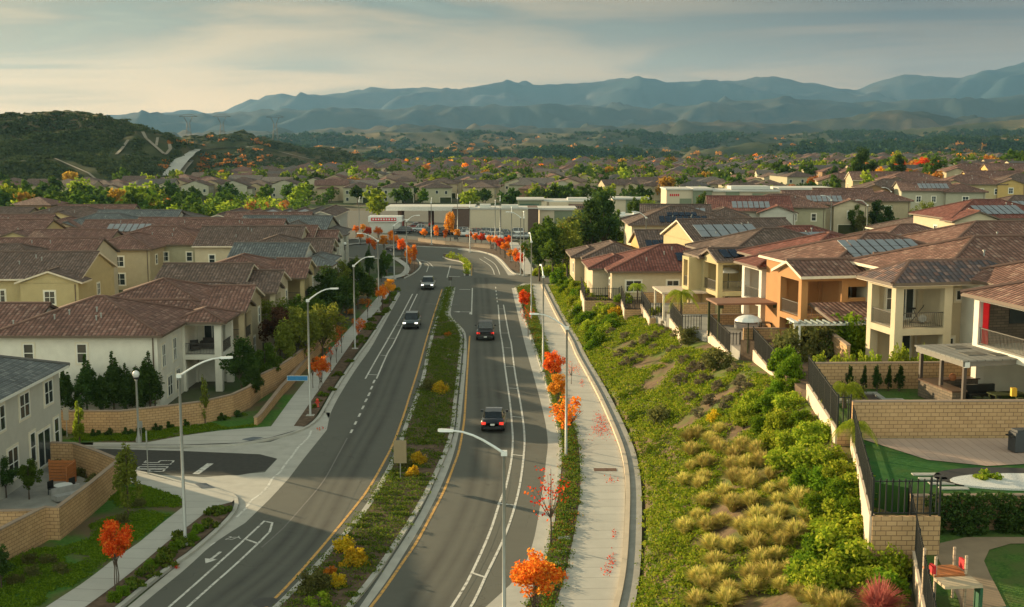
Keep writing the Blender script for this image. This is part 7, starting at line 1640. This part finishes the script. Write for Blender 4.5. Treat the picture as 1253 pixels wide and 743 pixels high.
shop('low white drive-through roof behind the dark trees', 745, 285, 12, 10, [('wall', M_beige, [(0,11,0,9,0,3.4)]), ('roof', M_roofw, [(-.6,11.6,-.6,9.6,3.4,3.9)]), ('roof_unit', M_lampw, [(2,4,2,4,3.9,4.6),(6,8,3,5,3.9,4.4)])])
r = shop('wide supermarket building with green panels and red lettering', 815, 372, 50, 16, [('wall', M_beige, [(0,8,0,14,0,6.2),(13.6,18,0,14,0,5.7),(22,34,0,14,0,5.7),(34,50,1,15,0,6.2)]), ('green_panel', M_greenp, [(4,7.6,-.1,0,.5,3.6),(8,13.6,-.8,13,0,6.1),(18,22,-.4,13,0,5.7),(26,31,-.4,0,0,5.2)]), ('brick_front', plain('plaza_brick',(.20,.13,.10),.9,0,.15), [(14,18,-.3,0,0,4.6)]), ('roof', M_roofw, [(-.3,8.3,-.4,14.4,6.2,6.6),(7.8,13.9,-1.2,14,6.1,6.7),(13.9,34.2,-.6,14.4,5.7,6.1),(34,51,.6,15.4,6.2,6.8),(20,32,3,10,6.2,7.2)])])
boxes('sign_lettering', M_red, [(1.0+k*.6,1.0+k*.6+.42,-.06,0,4.3,5.0) for k in range(5)]+[(9.6+k*.55,9.6+k*.55+.4,-.86,-.8,4.0,4.6) for k in range(6)], r)
shop('pale flat roofed building on the right behind the street houses', 990, 340, 26, 12, [('wall', plain('plaza_sage',(.36,.37,.28),.9), [(0,14,0,12,0,6.4),(14,24,2,12,0,5.6)]), ('roof', M_roofw, [(-.4,14.4,-.4,12.4,6.4,6.8),(14,24.4,1.6,12.4,5.6,6.0)]), ('roof_unit', M_lampw, [(6,8,4,6,6.8,7.6)])])
# transmission towers on the hill
for k, (u, D, lb) in enumerate(((231,1220,'left of the three transmission towers on the skyline'),(272,1240,'middle one of the three transmission towers'),(337,1260,'right one of the three transmission towers'))):
    p = PD(u, 168, D); h = 32; base = HC+(168-168)*D/F0 - 6; r = thing('power_pylon', lb, 'pylon', (p.x, D, base)); m = MB()
    for sx in (-1,1):
        for sy in (-1,1): m.tube([(sx*3.4,sy*3.4,-6),(sx*1.2,sy*1.2,h*.62),(sx*4.0,sy*.5,h*.80)], .16, 4)
    for z0, w_ in ((4,3.0),(10,2.2),(15,1.6)): m.tube([(-w_,-w_,z0),(w_,-w_,z0+4)], .1, 4); m.tube([(w_,-w_,z0),(-w_,-w_,z0+4)], .1, 4)
    put('tower', m.mesh('tower', M_rail), r); m = MB(); m.tube([(-9,0,h*.82),(9,0,h*.82)], .2, 4); m.tube([(-9,0,h*.82),(-4,0,h*.88),(4,0,h*.88),(9,0,h*.82)], .12, 4); put('crossarm', m.mesh('crossarm', M_rail), r)
# ------------------------------------------------------------------ far ground features
# streets of the left cluster, right street, climbing street
road3('street', [(-27.5,92.5,0),(-60,92.0,0),(-120,91,0)], 8.5) if False else None
road3('street', [(-41,168,0),(-44,210,0),(-40,250,0),(-30,262,0)], 9)
road3('street', [(40,192,0),(52,208,0),(66,235,0),(84,262,0),(105,300,0),(128,345,0),(165,430,0)], 10)
road3('street', [(12,192,0),(25,190,0),(40,192,0)], 9)
# concrete road climbing the dark hill
def hill_at(u, v, objs, D0, D1):
    return None
def cast(u, v, want=('hill',)):
    """first hill surface met by the line through a photo pixel"""
    best = None; dxr = (u-W0/2)/F0; tv = (168-v)/F0
    for (name, vv, nu, nd) in RIDGES:
        if not any(k in name for k in want): continue
        u0_ = px(vv[0])[0]; u1_ = px(vv[nu])[0]; fi = (u-u0_)/(u1_-u0_)*nu
        if not 0 <= fi < nu-1: continue
        i = int(fi); prev = None
        for j in range(nd+1):
            p = Vector(vv[j*(nu+1)+i]).lerp(Vector(vv[j*(nu+1)+i+1]), fi-i); e = px(p)[1] - v
            if prev is not None and prev[1] > 0 >= e:
                t = prev[1]/(prev[1]-e); q = prev[0].lerp(p, t)
                if best is None or q.y < best.y: best = q
                break
            prev = (p, e)
    return (best, 'hill') if best is not None else (None, None)
TRAILS = []
def surf_line(name, uvs, w, mat, kind='structure', step=5):
    q = []
    for (a, b) in zip(uvs, uvs[1:]):
        for k in range(step): q.append((a[0]+(b[0]-a[0])*k/step, a[1]+(b[1]-a[1])*k/step))
    q.append(uvs[-1]); P3 = []
    for u, v in q:
        l, n_ = cast(u, v)
        if l is not None and n_ and ('hill' in n_ or 'ground' in n_): P3.append(l)
    TRAILS.extend(P3)
    if len(P3) < 3: print('line lost', name); return
    L_, R_ = offset(P3, -w/2), offset(P3, w/2); m = MB()
    for i in range(len(P3)-1): m.poly([(L_[i].x,L_[i].y,P3[i].z+.9),(R_[i].x,R_[i].y,P3[i].z+.9),(R_[i+1].x,R_[i+1].y,P3[i+1].z+.9),(L_[i+1].x,L_[i+1].y,P3[i+1].z+.9)])
    tag(m.build(name, mat), kind=kind)
M_trail = plain('dirt_trail', (.24,.205,.15), .95, 0, .1, .05)
surf_line('hill_road', [(206,217),(214,207),(224,196),(234,188),(242,184)], 9, M_conc)
surf_line('hill_road', [(222,217),(226,209),(236,198)], 3, M_trail)
surf_line('trail', [(145,191),(152,184),(160,173)], 1.6, M_trail); surf_line('trail', [(178,163),(182,171),(193,181),(203,190)], 1.8, M_trail); surf_line('trail', [(205,191),(211,184),(210,178)], 1.8, M_trail); surf_line('trail', [(196,170),(194,180)], 1.5, M_trail)
surf_line('trail', [(70,196),(90,205),(110,214),(118,221)], 1.2, M_trail); surf_line('trail', [(235,185),(260,183),(300,180),(340,186),(380,196)], 1.8, M_trail)
# far woods: masses of crowns on the valley hills; scrub on the near hills
def forest(name, label, n, u0, u1, v0, v1, mat, leaf, keep, per=26, size=5, hh=4.0, thr=.02):
    P3 = []; tries = 0
    while len(P3) < n and tries < n*3:
        tries += 1; u, v = rnd.uniform(u0, u1), rnd.uniform(v0, v1); l, nm = cast(u, v, keep)
        if l is None or ('wood' in name and noise.noise(Vector((l.x*.0045, l.y*.003, 5))) < thr): continue
        if 'scrub' in name and any(abs(l.x-t.x) < 4 and abs(l.y-t.y) < 9 for t in TRAILS): continue
        P3.append(l)
    if not P3: print('no forest', name); return
    P3 = np.array([tuple(q) for q in P3]); dist = P3[:, 1]
    c = np.repeat(P3, per, axis=0); d = nr.normal(size=c.shape); d /= np.linalg.norm(d, axis=1)[:, None]; d *= nr.uniform(.3, 1, (len(c), 1))
    k = np.repeat(nr.uniform(.5, 1.3, len(P3)), per)[:, None]
    d *= k*np.array([size, size, hh]); d[:, 2] = np.abs(d[:, 2])
    tag(put(name, leafmesh(name, c+d, leaf, mat)), label, 'woods', kind='stuff')
LM['wood'] = leafmat('far_wood', (.018,.042,.016), (.05,.085,.025), .2); LM['wood2'] = leafmat('far_wood_light', (.035,.06,.015), (.07,.09,.025), .15); LM['scrub'] = leafmat('hill_scrub', (.032,.050,.018), (.075,.090,.034), .15)
forest('woods', 'dark green woods covering the valley hills below the mountains', 3000, 300, 1253, 160, 205, LM['wood'], 2.6, ('wooded',), 34, 9, 8)
forest('woods', 'lighter green tree clumps on the valley hills', 900, 300, 1253, 163, 205, LM['wood2'], 2.4, ('wooded',), 26, 8, 6, -.3)
forest('woods', 'orange and brown autumn trees scattered over the valley hills', 160, 340, 1253, 168, 205, LM['dry'], 2.4, ('wooded',), 18, 7, 5, -1)
forest('scrub', 'dark scrub covering the left hills', 3600, -5, 500, 138, 240, LM['scrub'], .8, ('dark_hill',), 24, 3.6, .7)
forest('scrub', 'rusty brown scrub patches between the left hills', 60, 200, 330, 168, 215, LM['dry'], 1.3, ('dark_hill',), 14, 4, 1.8)
# small pale houses among the far trees at the top of the mesa

# more trees where the estate meets the park, and along the back of the mesa
farplant(70, -170, -55, 240, 330, 'leafy green tree at the near edge of the left park strip', 'trees at the near edge of the park strip', ['far_green','far_lime','far_green','far_dark','far_green','far_dark'], .55, 1.05, lambda x,y,u,v: u < 250)


farplant(55, -110, 110, 392, 430, 'leafy tree between the plaza and the first row of the estate', 'trees between the plaza and the estate', ['far_green','far_lime','far_green','far_dark'], .7, 1.2)
def treemass(name, label, n, y0, y1, mat, cond=None, s=3.0, leaf=.75, per=60):
    q = []
    while len(q) < n:
        y = rnd.uniform(y0, y1); x = rnd.uniform(-.43, .43)*y
        if cond and not cond(x, y): continue
        q.append((x, y, gz(x, y)+rnd.uniform(3.6, 6.2)))
    c = np.repeat(np.array(q), per, axis=0); d = nr.normal(size=c.shape); d /= np.linalg.norm(d, axis=1)[:, None]; d *= nr.uniform(.3, 1, (len(c), 1))**.5
    k = np.repeat(nr.uniform(.6, 1.4, n), per)[:, None]
    tag(put(name, leafmesh(name, c+d*k*s*np.array([1,1,1.1]), leaf, mat)), label, 'woods', kind='stuff')
okh = lambda x, y: not (y > 470 and x < -130-(600-y)*.2)
treemass('distant_foliage', 'countless green tree tops among the farthest roofs', 430, 470, 960, LM['green'], okh)
treemass('distant_foliage', 'darker tree tops among the farthest roofs', 330, 480, 1020, LM['dark'], okh)
treemass('distant_foliage', 'yellow green tree tops among the farthest roofs', 230, 470, 960, LM['lime'], okh, 2.2)
treemass('distant_foliage', 'orange tree tops among the farthest roofs', 70, 590, 960, LM['maple_orange'], okh, 1.9)

belt = lambda x, y: True
def beltmass(n, mat, lb, s):
    q = []
    for _ in range(n): q.append((rnd.uniform(-195,-62), rnd.uniform(325,425), 1.6))
    c = np.repeat(np.array(q), 60, axis=0); d = nr.normal(size=c.shape); d /= np.linalg.norm(d, axis=1)[:, None]; d *= nr.uniform(.3, 1, (len(c), 1))**.5*s
    tag(put('undergrowth', leafmesh('undergrowth', c+d, .5, mat)), lb, 'undergrowth', kind='stuff')
beltmass(150, LM['green'], 'green undergrowth filling the park strip left of the estate', 2.2); beltmass(90, LM['lime'], 'yellow green bushes filling the park strip left of the estate', 1.9); beltmass(30, LM['dry'], 'rusty bushes in the park strip left of the estate', 1.7)
